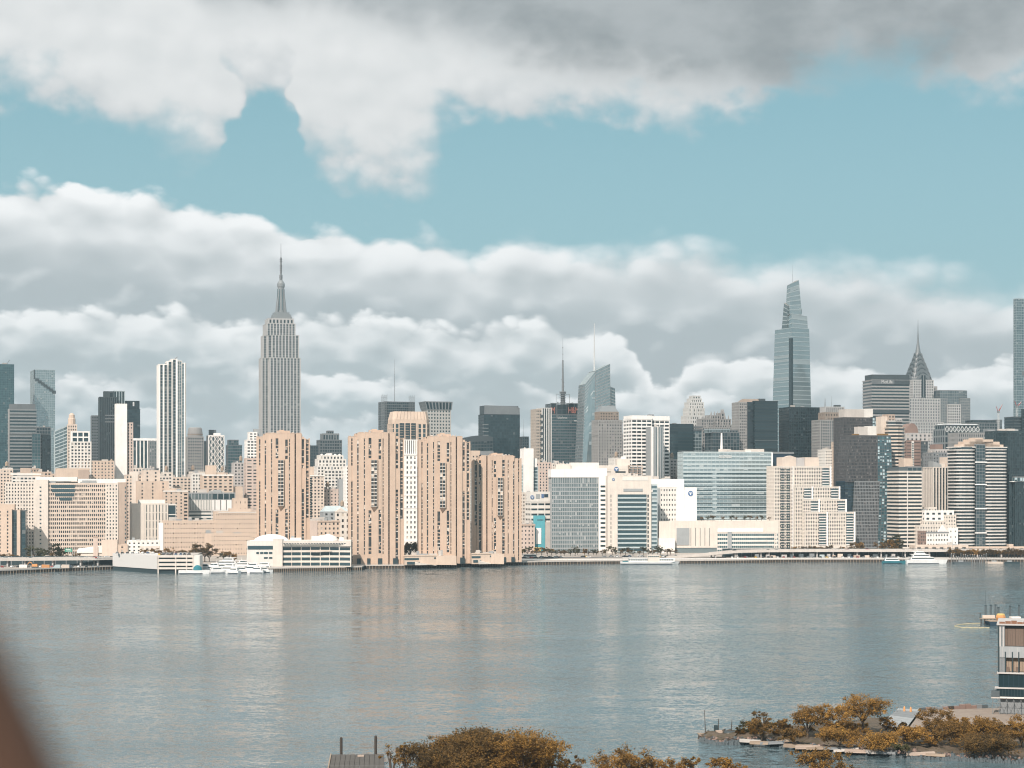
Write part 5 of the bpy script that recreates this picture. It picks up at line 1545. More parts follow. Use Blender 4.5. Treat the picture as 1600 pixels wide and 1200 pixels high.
# ------------------------------------------------------------------ riverside brick towers
def riverside(name, label, xoff, ytop, d, mirror=False, seed=1, wpx=86.0):
    """brick tower: staggered bays split by full height window slots, a corbelled oriel stack and a lower left shoulder"""
    b = Bld(name, label, xoff, d, 8, group='four riverside brick towers')
    k = d / FPX                     # metres per picture pixel there
    Wd = wpx * k
    H = b.Z(ytop)
    zz = lambda yy: H * (884.0 - yy) / 209.0       # picture rows of the second tower
    rng = random.Random(seed)
    def X(px_):
        u = (px_ - 544) * k * wpx / 87.0
        return Wd - u if mirror else u
    def span(a, c):
        return (min(X(a), X(c)), max(X(a), X(c)))
    br, gl = 'river_brick', 'winstrip'
    def brick(a, c, yt, yb, y0, y1):
        x0, x1 = span(a, c)
        b.box('wall', br, x0, x1, y0, y1, zz(yb), zz(yt))
    def strip(a, c, yt, yb, y, slabs=True):
        """recessed window slot"""
        x0, x1 = span(a, c)
        za, zb = zz(yb), zz(yt)
        nr = max(1, round((zb - za) / 2.95))
        nc = max(1, round((x1 - x0) / 1.5))
        ru, rv = rng.randint(0, 900), rng.randint(0, 900)
        b.mb('glazing', gl).face([(x0, y, za), (x1, y, za), (x1, y, zb), (x0, y, zb)], [(ru, rv), (ru + nc, rv), (ru + nc, rv + nr), (ru, rv + nr)])
        if slabs:
            for q in range(nr + 1):
                z = za + (zb - za) * q / nr
                if rng.random() < .75:
                    b.box('floor_slab', 'offwhite' if rng.random() < .25 else br, x0, x1, y - .25, y - .02, z - .35, z + .35)
    BOT = 884
    # core behind everything
    x0, x1 = span(545, 630)
    b.box('core', br, x0 + .3, x1 - .3, 4.3, 24, 0, zz(684))
    x0, x1 = span(554, 620)
    b.box('core', br, x0 + .3, x1 - .3, 4.3, 24, zz(684), zz(676))
    # piers (px ranges of solid brick) with the front offset of each bay
    bays = [(544, 547.6, 681, 2.0), (550.6, 557.4, 681, 1.4), (560, 567.4, 675, .6), (570, 574.8, 675, .6), (580.2, 590.6, 675, 0.0), (595.6, 597, 675, 0.0),
            (599.4, 606, 675, 0.0), (609.2, 617.6, 675, .9), (622.6, 625, 684, 1.3), (630.2, 631.5, 684, 1.6)]
    for a, c, yt, off in bays:
        a -= .45; c += .45
        brick(a, c, yt, BOT, off, 4.6)
        brick(a, c, yt - 1.2, yt, off - .12, 1.6 + off)
    # slots: (x0, x1, slot top, slot bottom)
    slots = [(547.6, 550.6, [(684, 704), (706, 727), (752, 880)], 2.9, 681), (557.4, 560, [(686, 868)], 1.2, 675), (567.4, 570, [(684, 776), (778, 868)], 1.2, 675),
             (574.8, 580.2, [(683, 716), (798, 868)], 1.0, 675), (590.6, 595.6, [(685, 708), (711, 717), (797, 866)], .6, 675), (597, 599.4, [(684, 790), (792, 868)], .6, 675),
             (606, 609.2, [(684, 700), (703, 868)], 4.0, 675), (617.6, 622.6, [(684, 724), (726, 732), (765, 876)], 2.4, 680), (625, 630.2, [(685, 732), (735, 812)], 2.8, 684)]
    for a, c, rows, yrec, yt in slots:
        at = yt
        if yrec > 3.5: rows = [(690, 868)]
        for (ya, yb) in rows:
            brick(a, c, at, ya, yrec - .75, 4.5)
            strip(a, c, ya, yb, yrec)
            at = yb
        brick(a, c, at, BOT, yrec - .75, 4.5)
    # oriel stack with its corbel
    x0, x1 = span(579, 588.5)
    za, zb = zz(792), zz(718)
    b.ring([(x0, -1.3), (x1, -1.3), (x1, .2), (x0, .2)], za, zb, S(br, 'winstrip', 2.4, 2.95, .14, .22, .3, 'offwhite', par=.4), roof=br)
    xm = (x0 + x1) / 2
    m = b.mb('corbel', 'shadebrick')  # darkened brick paints the shade below the oriel
    m.face([(x0, -1.3, za), (xm, .0, zz(801.5)), (x1, -1.3, za)])
    m.face([(x0, -1.3, za), (x0, .0, za), (xm, .0, zz(801.5))])
    m.face([(x1, -1.3, za), (xm, .0, zz(801.5)), (x1, .0, za)])
    m.face([(x0, -1.3, za), (x1, -1.3, za), (x1, 0, za), (x0, 0, za)])
    # roof
    x0, x1 = span(577, 599)
    b.box('penthouse', br, x0, x1, 3, 16, zz(676), zz(670.5))
    b.box('penthouse', br, x0 + 2, x1 - 5, 5, 12, zz(670.5), zz(669))
    x0, x1 = span(556, 618)
    b.box('roof', 'rooftop', x0, x1, 1.6, 22, zz(676), zz(675.6))
    for q in range(6):
        u = rng.uniform(x0 + 1, x1 - 3)
        b.box('roof_plant', 'concrete', u, u + rng.uniform(.6, 2.2), 2, 4, zz(675.6), zz(675.6) + rng.uniform(.8, 2))
    # shoulder sides
    brick(544.2, 554, 681, BOT, 3.2, 20)
    brick(620, 631.3, 684, BOT, 3.2, 20)
    # open ground floor: dark bays between piers
    for a, c in ((557, 563), (573, 578), (590, 597), (614, 622)):
        x0, x1 = span(a, c)
        b.box('portal', 'black', x0, x1, -.35, .4, 0, zz(874))
    b.done()
    return b
def riverside_group():
    riverside('brick_tower', 'first riverside brick tower, standing alone behind the white domed school', 401, 677, 1560, seed=3, wpx=82)
    riverside('brick_tower', 'second riverside brick tower, left of the slender white stone tower', 545, 676, 1520, seed=5)
    riverside('brick_tower', 'third riverside brick tower, right of the white stone tower', 655, 682, 1540, seed=9, wpx=80)
    riverside('brick_tower', 'fourth and shortest riverside brick tower, mirrored, next to the cream dotted block', 741, 712, 1570, mirror=True, seed=12, wpx=75)
    # plaza podiums
    for lab, xa, xc, yt, d, seed in (('peach plaza podium with slot windows between the second and third riverside towers', 632, 712, 869, 1515, 1),
                                     ('peach plaza podium with a stepped prow between the third and fourth riverside towers', 737, 786, 866, 1535, 2)):
        b = Bld('plaza_podium', lab, xa, d, 8)
        x, Z = b.X, b.Z
        b.mb('wall', 'peach').prism([(0, 0), (x(xc) * .62, 0), (x(xc), -6), (x(xc), 30), (0, 30)], 0, Z(yt))
        b.box('parapet', 'peach', -.3, x(xc) * .62, -.4, .3, Z(yt), Z(yt) + 1.0)
        for a, c, ya, yb in ((.0, .28, yt + 3, yt + 6), (.58, .99, yt + 2, yt + 4.5), (.05, .3, yt + 9, yt + 13)):
            x0, x1 = x(xc) * a, x(xc) * min(c, .61)
            b.box('slot_window', 'gdark', x0, x1, -.3, .2, Z(yb), Z(ya))
        b.mb('stair', 'cream').prism([(x(xc) * .2, -5), (x(xc) * .62, -1), (x(xc) * .6, 0), (x(xc) * .2, -.5)], 0, [Z(yt + 10), Z(yt + 15), Z(yt + 14), Z(yt + 9)])
        b.clutter(2, x(xc) * .9, 3, 20, Z(yt), 6)
        b.done()

# ------------------------------------------------------------------ small blocks filling the streets between
def infill():
    rng = random.Random(21)
    pal = [('peach', 'pale orange brick'), ('cream', 'cream'), ('pink', 'pinkish stone'), ('greystone', 'grey stone'), ('beige', 'beige'), ('tan', 'tan brick'), ('offwhite', 'white')]
    n = 0
    for (xa, xc, d, ylo, yhi, where) in ((-20, 410, 2020, 738, 756, 'behind the hospital'), (-20, 410, 2100, 728, 748, 'below the far left towers'),
                                         (470, 560, 2030, 742, 760, 'between the first two riverside towers'), (725, 875, 2060, 722, 742, 'behind the fourth riverside tower'),
                                         (960, 1080, 2040, 716, 734, 'above the medical campus'), (1290, 1420, 2120, 690, 716, 'behind the copper towers'), (1430, 1580, 2120, 700, 730, 'behind the finned cream tower'),
                                         (300, 415, 2700, 706, 738, 'in the haze beside the mast topped skyscraper'), (480, 550, 2700, 706, 738, 'in the haze between riverside towers'), (690, 840, 2700, 706, 738, 'in the haze below the wedge crowned tower'), (965, 1000, 2700, 706, 730, 'in the haze left of the white ribbon tower'), (1270, 1340, 2700, 690, 720, 'in the haze behind the copper towers'), (1500, 1600, 2700, 690, 720, 'in the haze at the far right')):
        x = xa
        while x < xc:
            w = rng.uniform(14, 30)
            mat, word = rng.choice(pal) if d < 2500 else rng.choice([('grey', 'grey'), ('greystone', 'grey stone'), ('midgrey', 'dark grey')])
            tk = rng.random() < .4
            wd = 'narrow' if w < 19 else 'wide' if w > 25 else 'plain'
            b = gb('city_block', f'{wd} {word} block {"with roof tank" if tk else "with flat roof"} {where}', x, x, x + w, rng.uniform(ylo, yhi), d + rng.uniform(-30, 30),
                   S(mat, 'win', rng.uniform(2.8, 4.2), rng.uniform(3.2, 3.8), rng.uniform(.4, .62), rng.uniform(.42, .58)), D=20, clut=4, tank=tk,
                   group=f'small blocks {where}')
            b.done()
            x += w + rng.uniform(-1, 3 if d < 2500 else 14)
            n += 1
SHIFT = True
mid_blocks()
SHIFT = False
riverside_group()
infill()

# ================================================================== river, land, shore
def water_mat():
    m, t, p, o = new_mat('river')
    tcn = t.n.new('ShaderNodeTexCoord')
    v = tcn.outputs['Object']
    p.inputs['Base Color'].default_value = (.088, .130, .146, 1)
    p.inputs['IOR'].default_value = 1.33
    p.inputs['Roughness'].default_value = 0.06
    wind = t.noise(t.vm('MULTIPLY', v, (.0035, .010, 0)), 1.0, 4.0, 0.55)           # smooth lanes and ruffled lanes
    gust = t.sm(wind, .40, .62)
    def slope(sc, det, k):
        nd = t.n.new('ShaderNodeTexNoise')
        nd.inputs['Scale'].default_value = 1.0
        nd.inputs['Detail'].default_value = det
        nd.inputs['Roughness'].default_value = .6
        t.l.new(t.vm('MULTIPLY', v, sc), nd.inputs['Vector'])
        c = t.vm('SUBTRACT', nd.outputs['Color'], (.5, .5, .5))
        return t.vm('MULTIPLY', c, t.xyz(k, k, 0.0))
    k1 = t.add(.58, t.mul(gust, .70))
    n1 = slope((.05, .12, 0), 3.0, .34)                  # swell and old wakes
    n2 = slope((.42, .85, 0), 3.0, k1)                   # wind chop
    n3 = slope((1.3, 2.1, 0), 2.0, t.mul(k1, .8))        # ripples
    sl_ = t.vm('ADD', t.vm('ADD', n1, n2), n3)
    nn = t.n.new('ShaderNodeVectorMath'); nn.operation = 'NORMALIZE'
    t.l.new(t.vm('ADD', sl_, (0, 0, 1)), nn.inputs[0])
    t.l.new(nn.outputs[0], p.inputs['Normal'])
    t.l.new(t.add(.06, t.mul(gust, .05)), p.inputs['Roughness'])
water_mat()
m = MB()
m.face([(-5500, -1500, 0), (5500, -1500, 0), (5500, 5800, 0), (-5500, 5800, 0)])
river = tag(m.build('river', 'river'), 'grey green tidal river with light ripples', None, kind='structure')

SHORE = [(-400, 916), (-60, 899), (0, 896.5), (60, 894), (110, 892), (176, 889.5), (300, 888), (415, 887.5), (560, 888.5), (640, 888), (730, 885), (815, 882.8), (900, 881.4), (960, 880.8),
         (1100, 880.2), (1250, 878.2), (1420, 878), (1660, 878), (2200, 877)]
SH = [ground_at(x, y) for x, y in SHORE]
m = MB()
land = [(p.x, p.y, GZ) for p in SH] + [(5400, 5700, GZ), (-5400, 5700, GZ)]
m.face(land)
def ground_mat():
    mm, t, p, o = new_mat('city_ground')
    tcn = t.n.new('ShaderNodeTexCoord')
    n = t.noise(tcn.outputs['Object'], .02, 6.0, .6)
    c = t.mix(t.sm(n, .35, .65), (.30, .27, .24), (.42, .38, .34))
    t.l.new(c, p.inputs['Base Color'])
    p.inputs['Roughness'].default_value = .9
ground_mat()
tag(m.build('ground', 'city_ground'), 'paved city ground behind the seawall', kind='structure')
# seawall, coping and fender piles
wall = MB(); cope = MB(); pil = MB()
for a, b_ in zip(SH, SH[1:]):
    t = (b_ - a); L = t.length; t.normalize()
    n = Vector((t.y, -t.x, 0))
    e = .02
    wall.hexa([a + n * .6 + Vector((0, 0, -1)), b_ + n * .6 + Vector((0, 0, -1)), b_ - n * .5 + Vector((0, 0, -1)), a - n * .5 + Vector((0, 0, -1)),
               a + n * .6 + Vector((0, 0, 2.2)), b_ + n * .6 + Vector((0, 0, 2.2)), b_ - n * .5 + Vector((0, 0, 2.2)), a - n * .5 + Vector((0, 0, 2.2))])
    cope.hexa([a + n * 1.1 + Vector((0, 0, 2.2)), b_ + n * 1.1 + Vector((0, 0, 2.2)), b_ - n * 1 + Vector((0, 0, 2.2)), a - n * 1 + Vector((0, 0, 2.2)),
               a + n * 1.1 + Vector((0, 0, 3.25)), b_ + n * 1.1 + Vector((0, 0, 3.25)), b_ - n * 1 + Vector((0, 0, 3.25)), a - n * 1 + Vector((0, 0, 3.25))])
    for k in range(int(L / 2.6)):
        q = a + t * (k + .5) * 2.6 + n * .95
        if abs(q.x) < 520:
            pil.tube((q.x, q.y, -1.5), (q.x, q.y, 2.15), .22, n=5)
sw_ = tag(wall.build('seawall', 'darkwood'), 'dark seawall along the far shore', kind='structure')
tag(cope.build('coping', 'concrete', sw_), None)
tag(pil.build('fender_piles', 'wood', sw_), None, kind='stuff')

rl = MB()
for a, b_ in zip(SH[1:-1], SH[2:-1]):
    t = (b_ - a); L = t.length; t.normalize()
    up = Vector((0, 0, 1))
    for hh in (.55, 1.1):
        rl.tube(a + up * (3.25 + hh), b_ + up * (3.25 + hh), .045, n=4)
    for k in range(int(L / 2.4)):
        q = a + t * k * 2.4
        if abs(q.x) < 520: rl.tube(q + up * 3.25, q + up * 4.35, .05, n=4)
tag(rl.build('railing', 'metal', sw_), None, kind='stuff')

def ribbon(mb, pts, w, th):
    """solid strip along a polyline of top centre points"""
    pts = [Vector(p) for p in pts]
    rows = []
    for i, p in enumerate(pts):
        a = pts[max(0, i - 1)]; c = pts[min(len(pts) - 1, i + 1)]
        t = (c - a); t.z = 0; t.normalize()
        n = Vector((t.y, -t.x, 0))
        rows.append((p + n * w / 2, p - n * w / 2))
    for (a0, a1), (b0, b1) in zip(rows, rows[1:]):
        dn = Vector((0, 0, -th))
        mb.hexa([a0 + dn, b0 + dn, b1 + dn, a1 + dn, a0, b0, b1, a1])

# ------------------------------------------------------------------ cars
def car_mesh(col):
    me = bpy.data.meshes.new('car_body')
    v = []; f = []; mi = []
    def hexa(c, mat):
        i = len(v); v.extend(c)
        for q in ((3, 2, 1, 0), (4, 5, 6, 7), (0, 1, 5, 4), (1, 2, 6, 5), (2, 3, 7, 6), (3, 0, 4, 7)):
            f.append(tuple(i + j for j in q)); mi.append(mat)
    def bx(x0, x1, y0, y1, z0, z1, mat, tx=0, ty=0):
        hexa([(x0, y0, z0), (x1, y0, z0), (x1, y1, z0), (x0, y1, z0), (x0 + tx, y0 + ty, z1), (x1 - tx, y0 + ty, z1), (x1 - tx, y1 - ty, z1), (x0 + tx, y1 - ty, z1)], mat)
    bx(-2.25, 2.25, -.9, .9, .32, .95, 0, .12, .06)
    bx(-1.5, 1.1, -.82, .82, .95, 1.42, 1, .45, .12)
    bx(-1.02, .62, -.69, .69, 1.425, 1.50, 0, .03, .03)
    for x in (-1.4, 1.4):
        for y in (-.92, .74):
            bx(x - .33, x + .33, y, y + .18, 0, .64, 2, .08, 0)
    me.from_pydata(v, [], f)
    for n_ in (col, 'gblack', 'black'):
        me.materials.append(MATS[n_])
    me.polygons.foreach_set('material_index', mi)
    return me
wall_mat('carwhite', (.78, .78, .77), .3, .02); wall_mat('cargrey', (.22, .23, .24), .3, .02); wall_mat('carblack', (.02, .02, .022), .25, .02)
wall_mat('carred', (.35, .04, .03), .3, .02); wall_mat('carblue', (.04, .09, .18), .3, .02); wall_mat('taxi', (.70, .42, .04), .35, .02)
CARS = {}
COLW = dict(carwhite='white', cargrey='grey', carblack='black', carred='red', carblue='blue', taxi='yellow')
crng = random.Random(4)
def car(loc, rz, place, col=None):
    col = col or crng.choice(['carwhite'] * 4 + ['cargrey'] * 3 + ['carblack'] * 3 + ['carred', 'carblue', 'taxi'])
    if col not in CARS: CARS[col] = car_mesh(col)
    o = bpy.data.objects.new('car', CARS[col])
    C.objects.link(o)
    o.location = loc
    o.rotation_euler = (0, 0, rz)
    tag(o, f'small {COLW[col]} car {place}', 'car', f'cars {place}')

# ------------------------------------------------------------------ lamp posts
def lamp_mesh(h):
    m = MB()
    m.tube((0, 0, 0), (0, 0, h), .16, .09, 6)
    m.tube((0, 0, h), (1.8, 0, h + .5), .07, .05, 5)
    m.box(1.6, 2.5, -.18, .18, h + .42, h + .6)
    return m.mesh('street_lamp', 'alum')
LAMP = lamp_mesh(10)
def lamp(loc, place, rz=0.0):
    o = bpy.data.objects.new('street_lamp', LAMP)
    C.objects.link(o)
    o.location = loc; o.rotation_euler = (0, 0, rz)
    tag(o, f'slender grey street lamp {place}', 'street lamp', f'street lamps {place}')

# ------------------------------------------------------------------ elevated roads
def viaduct(name, label, pts, w, place, ncars, lamps=True, step=22.0):
    """pts: (picture x, depth, deck height)"""
    P3 = [Vector(((x - 800) / FPX * d, d, z)) for x, d, z in pts]
    root = empty(name, (P3[0].x, P3[0].y, 0))
    tag(root, label, 'elevated road')
    off = -root.location
    Q = [p + off for p in P3]
    m = MB(); ribbon(m, Q, w, 1.3); m.build('deck', 'concrete', root)
    m = MB(); ribbon(m, [q + Vector((0, 0, .004 + .02)) for q in Q], w - 2.0, .02); m.build('carriageway', 'asphalt', root)
    m = MB(); g = MB()
    for a, b_ in zip(Q, Q[1:]):
        t = b_ - a; L = t.length; t.normalize()
        n = Vector((t.y, -t.x, 0)); n.normalize()
        for s_ in (1, -1):
            o0 = n * (w / 2 - .25) * s_
            m.hexa([a + o0 - n * .2, b_ + o0 - n * .2, b_ + o0 + n * .2, a + o0 + n * .2] + [q + Vector((0, 0, 1.05)) for q in (a + o0 - n * .2, b_ + o0 - n * .2, b_ + o0 + n * .2, a + o0 + n * .2)])
        k = 0
        while k * step < L:
            q = a + t * k * step
            for s_ in (1, -1):
                c = q + n * (w * .33) * s_
                if c.z > 4.6:
                    g.box(c.x - .6, c.x + .6, c.y - .6, c.y + .6, GZ, c.z - 1.3)
            k += 1
    m.build('barrier', 'concrete', root)
    o = g.build('column', 'greystone', root); o['kind'] = 'stuff'
    tot = sum((b_ - a).length for a, b_ in zip(P3, P3[1:]))
    for i in range(ncars):
        s_ = crng.uniform(.02, .98) * tot
        for a, b_ in zip(P3, P3[1:]):
            L = (b_ - a).length
            if s_ <= L:
                t = (b_ - a) / L
                n = Vector((t.y, -t.x, 0)).normalized()
                p = a + t * s_ + n * crng.choice((-5.5, -2, 2, 5.5)) * (w / 17)
                car((p.x, p.y, p.z + .05), math.atan2(t.y, t.x), place)
                break
            s_ -= L
    if lamps:
        for i in range(int(tot / 34)):
            s_ = (i + .5) * 34
            for a, b_ in zip(P3, P3[1:]):
                L = (b_ - a).length
                if s_ <= L:
                    t = (b_ - a) / L
                    n = Vector((t.y, -t.x, 0)).normalized()
                    p = a + t * s_ + n * (w / 2 - .7)
                    lamp((p.x, p.y, p.z), 'along the ' + place.split('on the ')[-1], math.pi / 2)
                    break
                s_ -= L
viaduct('viaduct', 'concrete elevated highway running past the hospital at the left end of the shore', [(-120, 1478, 9.0), (40, 1492, 9.0), (150, 1500, 9.2), (200, 1512, 9.4)], 17, 'on the left elevated highway', 12)
viaduct('viaduct', 'long elevated highway in front of the terraced apartments and copper towers', [(1110, 1688, 6.4), (1150, 1689, 8.6), (1200, 1690, 9.2), (1300, 1691, 9.4), (1450, 1692, 9.4), (1700, 1694, 9.4)], 17, 'on the right elevated highway', 26)
viaduct('ramp', 'sandy coloured ramp dropping from the elevated highway to the quay', [(1040, 1676, 3.4), (1080, 1676, 5.0), (1128, 1675, 7.8)], 9, 'on the highway ramp', 2, False)
# black backings added to stand in for the shade under the elevated roads
def at_d(px_, d, z=GZ): return Vector(((px_ - 800) / FPX * d, d, z))
for lab, xa, xc, d, h in (('black backing added as undercroft shade behind the right elevated highway', 1128, 1680, 1702, 7.6), ('black backing added as undercroft shade behind the left elevated highway', -120, 178, 1512, 7.4)):
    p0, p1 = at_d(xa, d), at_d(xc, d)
    root = empty('shade_backing', (p0.x, d, GZ)); tag(root, lab, 'wall')
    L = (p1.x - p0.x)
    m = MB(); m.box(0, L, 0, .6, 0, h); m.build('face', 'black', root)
    m = MB()
    for k in range(int(L / 9)):
        m.box(k * 9, k * 9 + .7, -.3, 0, 0, h)
    o = m.build('backing_rib', 'midgrey', root); o['kind'] = 'stuff'
# quayside road, promenade and car park by the medical campus
m = MB()
ribbon(m, [at_d(816, 1668) + Vector((0, 0, .006)), at_d(940, 1690) + Vector((0, 0, .006)), at_d(1060, 1700) + Vector((0, 0, .006))], 22, .003)
tag(m.build('road', 'asphalt'), 'quayside road', kind='structure')
m = MB()
ribbon(m, [at_d(816, 1632) + Vector((0, 0, .006)), at_d(940, 1640) + Vector((0, 0, .006)), at_d(1060, 1650) + Vector((0, 0, .006)), at_d(1300, 1668) + Vector((0, 0, .006)), at_d(1700, 1668) + Vector((0, 0, .006))], 22, .003)
tag(m.build('promenade', 'roofwhite'), 'pale quayside promenade', kind='structure')
for k in range(40):
    u = crng.random()
    q = at_d(818 + 240 * u, 1668 + 30 * min(1, u * 1.3) + crng.choice((-8, -4, 3, 7)))
    car((q.x, q.y, GZ + .02), crng.choice((0, math.pi)) + .05, 'on the quayside road')
for k in range(10):
    q = at_d(822 + 24 * k, 1655 + 2 * k)
    lamp((q.x, q.y, GZ), 'along the quayside road', -math.pi / 2)
for k in range(34):
    q = at_d(1135 + 9 * k + crng.uniform(-4, 4), 1676)
    car((q.x, q.y, GZ + .02), math.pi / 2 + crng.uniform(-.1, .1), 'parked under the right elevated highway')
for k in range(16):
    q = at_d(6 + 10 * k + crng.uniform(-4, 4), 1470 + crng.uniform(-4, 6))
    car((q.x, q.y, GZ + .02), math.pi / 2 + crng.uniform(-.4, .4), 'parked by the left construction quay')
q = at_d(850, 1672)
b = Bld('bus', 'white bus with dark windows on the quayside road', 818, 1676, 3, cat='bus')
b.box('body', 'carwhite', 0, 12, 0, 2.5, .5, 3.1)
b.box('window_band', 'gblack', .4, 11.6, -.04, 2.54, 1.5, 2.5)
for x_ in (2, 9.5): b.box('wheel', 'black', x_ - .5, x_ + .5, -.06, 2.56, 0, .95)
b.done()

# ------------------------------------------------------------------ trees
def leaf_mat(name, cols, trans=.35):
    m, t, p, o = new_mat(name)
    g = t.n.new('ShaderNodeNewGeometry')
    r = t.n.new('ShaderNodeValToRGB')
    e = r.color_ramp.elements
    e[0].color = (*cols[0], 1); e[1].color = (*cols[-1], 1)
    for i, c in enumerate(cols[1:-1]):
        q = e.new((i + 1) / (len(cols) - 1)); q.color = (*c, 1)
    oi = t.n.new('ShaderNodeObjectInfo')
    tcn = t.n.new('ShaderNodeTexCoord')
    n = t.noise(tcn.outputs['Object'], .35, 2.0)
    f = t.add(t.mul(g.outputs['Random Per Island'], .55), t.add(t.mul(oi.outputs['Random'], .30), t.mul(t.sub(n, .5), 1.1)))
    t.l.new(f, r.inputs[0])
    t.l.new(r.outputs[0], p.inputs['Base Color'])
    p.inputs['Roughness'].default_value = .7
    p.inputs['Specular IOR Level'].default_value = .2
    tr = t.n.new('ShaderNodeBsdfTranslucent')
    t.l.new(r.outputs[0], tr.inputs[0])
    mx = t.n.new('ShaderNodeMixShader')
    mx.inputs[0].default_value = trans
    t.l.new(p.outputs[0], mx.inputs[1]); t.l.new(tr.outputs[0], mx.inputs[2]); t.l.new(mx.outputs[0], o.inputs[0])
leaf_mat('leaf_autumn', [(.070, .042, .015), (.185, .104, .028), (.34, .185, .042), (.52, .30, .075)])
leaf_mat('leaf_brown', [(.040, .029, .014), (.105, .066, .024), (.190, .108, .032), (.33, .185, .05)])
leaf_mat('leaf_green', [(.040, .048, .025), (.065, .068, .032), (.105, .088, .038), (.15, .105, .04)])
wall_mat('bark', (.085, .065, .05), .95, .2, 1.0)

def tree_meshes(seed, h, rad, nclump, nleaf, ls, leaf, open_=0.55, base=.35, lean=0.0):
    """trunk with limbs, and a crown of leaf clumps hung on the limb ends"""
    r = random.Random(seed)
    tr = MB(); cr = MB()
    th = h * base
    top = Vector((lean * h * .2, 0, th))
    tr.tube((0, 0, -.3), top, h * .035, h * .024, 7)
    tips = []
    nl = 6 + int(rad)
    for k in range(nl):
        a = 2 * math.pi * k / nl + r.uniform(-.4, .4)
        e = Vector((math.cos(a) * rad * r.uniform(.35, .8), math.sin(a) * rad * r.uniform(.35, .8), th + (h - th) * r.uniform(.25, .85))) + Vector((top.x, 0, 0))
        mid = top.lerp(e, .5) + Vector((0, 0, h * .05))
        tr.tube(top * r.uniform(.75, 1), mid, h * .016, h * .010, 5)
        tr.tube(mid, e, h * .010, h * .004, 5)
        tips.append(e)
        for _ in range(2):
            f = e + Vector((r.uniform(-1, 1), r.uniform(-1, 1), r.uniform(-.3, .8))) * rad * .4
            tr.tube(mid.lerp(e, .6), f, h * .006, h * .002, 4)
            tips.append(f)
    cl = []
    for k in range(nclump):
        t = r.choice(tips)
        c = t + Vector((r.gauss(0, 1), r.gauss(0, 1), r.gauss(0, .7))) * rad * .22
        c.z = min(c.z, h * .98)
        cl.append((c, rad * r.uniform(.08, .22)))
    for c, cr_ in cl:
        for _ in range(nleaf):
            d = Vector((r.gauss(0, 1), r.gauss(0, 1), r.gauss(0, .75)))
            d *= cr_ * .62
            p = c + d
            if p.z < th * .35: continue
            u = Vector((r.gauss(0, 1), r.gauss(0, 1), r.gauss(0, .6))).normalized()
            w = u.orthogonal().normalized() * ls * r.uniform(.5, 1.1)
            u = u * ls * r.uniform(.5, 1.1)
            cr.face([p - u * .6, p + w * .55, p + u * .8, p - w * .55])
    return tr.mesh('trunk', 'bark'), cr.mesh('crown', leaf)
def tree_from(meshes, name, label, loc, s=1.0, rz=0.0, group=None, sz=None):
    root = empty(name, loc, rz)
    root.scale = (s, s, sz or s)
    tag(root, label, 'tree' if 'tree' in name else 'shrub', group)
    for nm, me in zip(('trunk', 'crown'), meshes):
        o = bpy.data.objects.new(nm, me)
        C.objects.link(o); o.parent = root
    return root
FT = [tree_meshes(100 + i, 9, 4.2, 26, 34, .62, lf, base=.28) for i, lf in enumerate(('leaf_brown', 'leaf_green', 'leaf_brown', 'leaf_autumn', 'leaf_green'))]
KIND = ['brown leaved', 'dull green', 'russet brown', 'orange leaved', 'olive green']
trng = random.Random(8)
def far_tree(x, y, h, place, k=None, w=1.0, z=GZ):
    k = trng.randrange(5) if k is None else k
    q = ground_at(x, y, z)
    tree_from(FT[k], 'street_tree', f'small {KIND[k]} tree {place}', (q.x, q.y, z), h / 9 * w, trng.uniform(0, 6), f'trees {place}', h / 9)
for x, y, h, k in ((4, 881, 9, 2), (14, 881, 8, 0), (24, 881, 8, 2), (36, 881, 6, 0), (47, 879.5, 7, 3), (55, 879.5, 14, 4), (67, 879, 10, 4), (78, 878.5, 8, 0), (88, 878.5, 15, 1), (95, 878, 11, 1), (118, 878, 7, 0)):
    far_tree(x, y, h, 'between the elevated highway and the hospital', k, 1.15)
for x, y, h, k in ((224, 874, 9, 3), (238, 874, 10, 3), (248, 874, 9, 2), (262, 873, 10, 3), (272, 876, 8, 0), (283, 876, 10, 2), (292, 876, 9, 0), (312, 878, 13, 2), (320, 878, 15, 0), (327, 878, 11, 0), (350, 880, 9, 4), (358, 880, 11, 2), (366, 880, 8, 3)):
    far_tree(x, y, h, 'beside the orange brick wards', k, 1.15)
def tree_d(px_, d, h, place, k=None, w=1.0):
    k = trng.randrange(5) if k is None else k
    q = at_d(px_, d)
    tree_from(FT[k], 'street_tree', f'small {KIND[k]} tree {place}', q, h / 9 * w, trng.uniform(0, 6), f'trees {place}', h / 9)
for i in range(34):
    tree_d(818 + i * 7.2 + trng.uniform(-2, 2), 1735 + trng.uniform(-14, 20), trng.uniform(4.5, 8.5), 'in front of the curtain walled medical slab', trng.choice((0, 1, 2, 3, 4, 4, 1)), 1.25)
for x, h in ((632, 7), (640, 9), (650, 8)):
    tree_d(x, 1600, h + 9, 'on the plaza of the riverside towers', 2, .9)
for i in range(30):
    tree_d(1484 + i * 4.6, 1668 + trng.uniform(-3, 4), trng.uniform(6.5, 9.0), 'along the quay by the round cornered tower', trng.choice((0, 2, 2, 3)), 1.1)
for x, h, k in ((1396, 12, 3), (1401, 15, 1), (1338, 8, 0), (1342, 9, 3), (1374, 8, 0), (1390, 12, 3)):
    tree_d(x, 1720, h + 4, 'at the foot of the copper towers', k)
for i in range(12):
    tree_d(1240 + i * 8 + trng.uniform(-3, 3), 1718, trng.uniform(6, 10), 'at the foot of the terraced apartments', None)
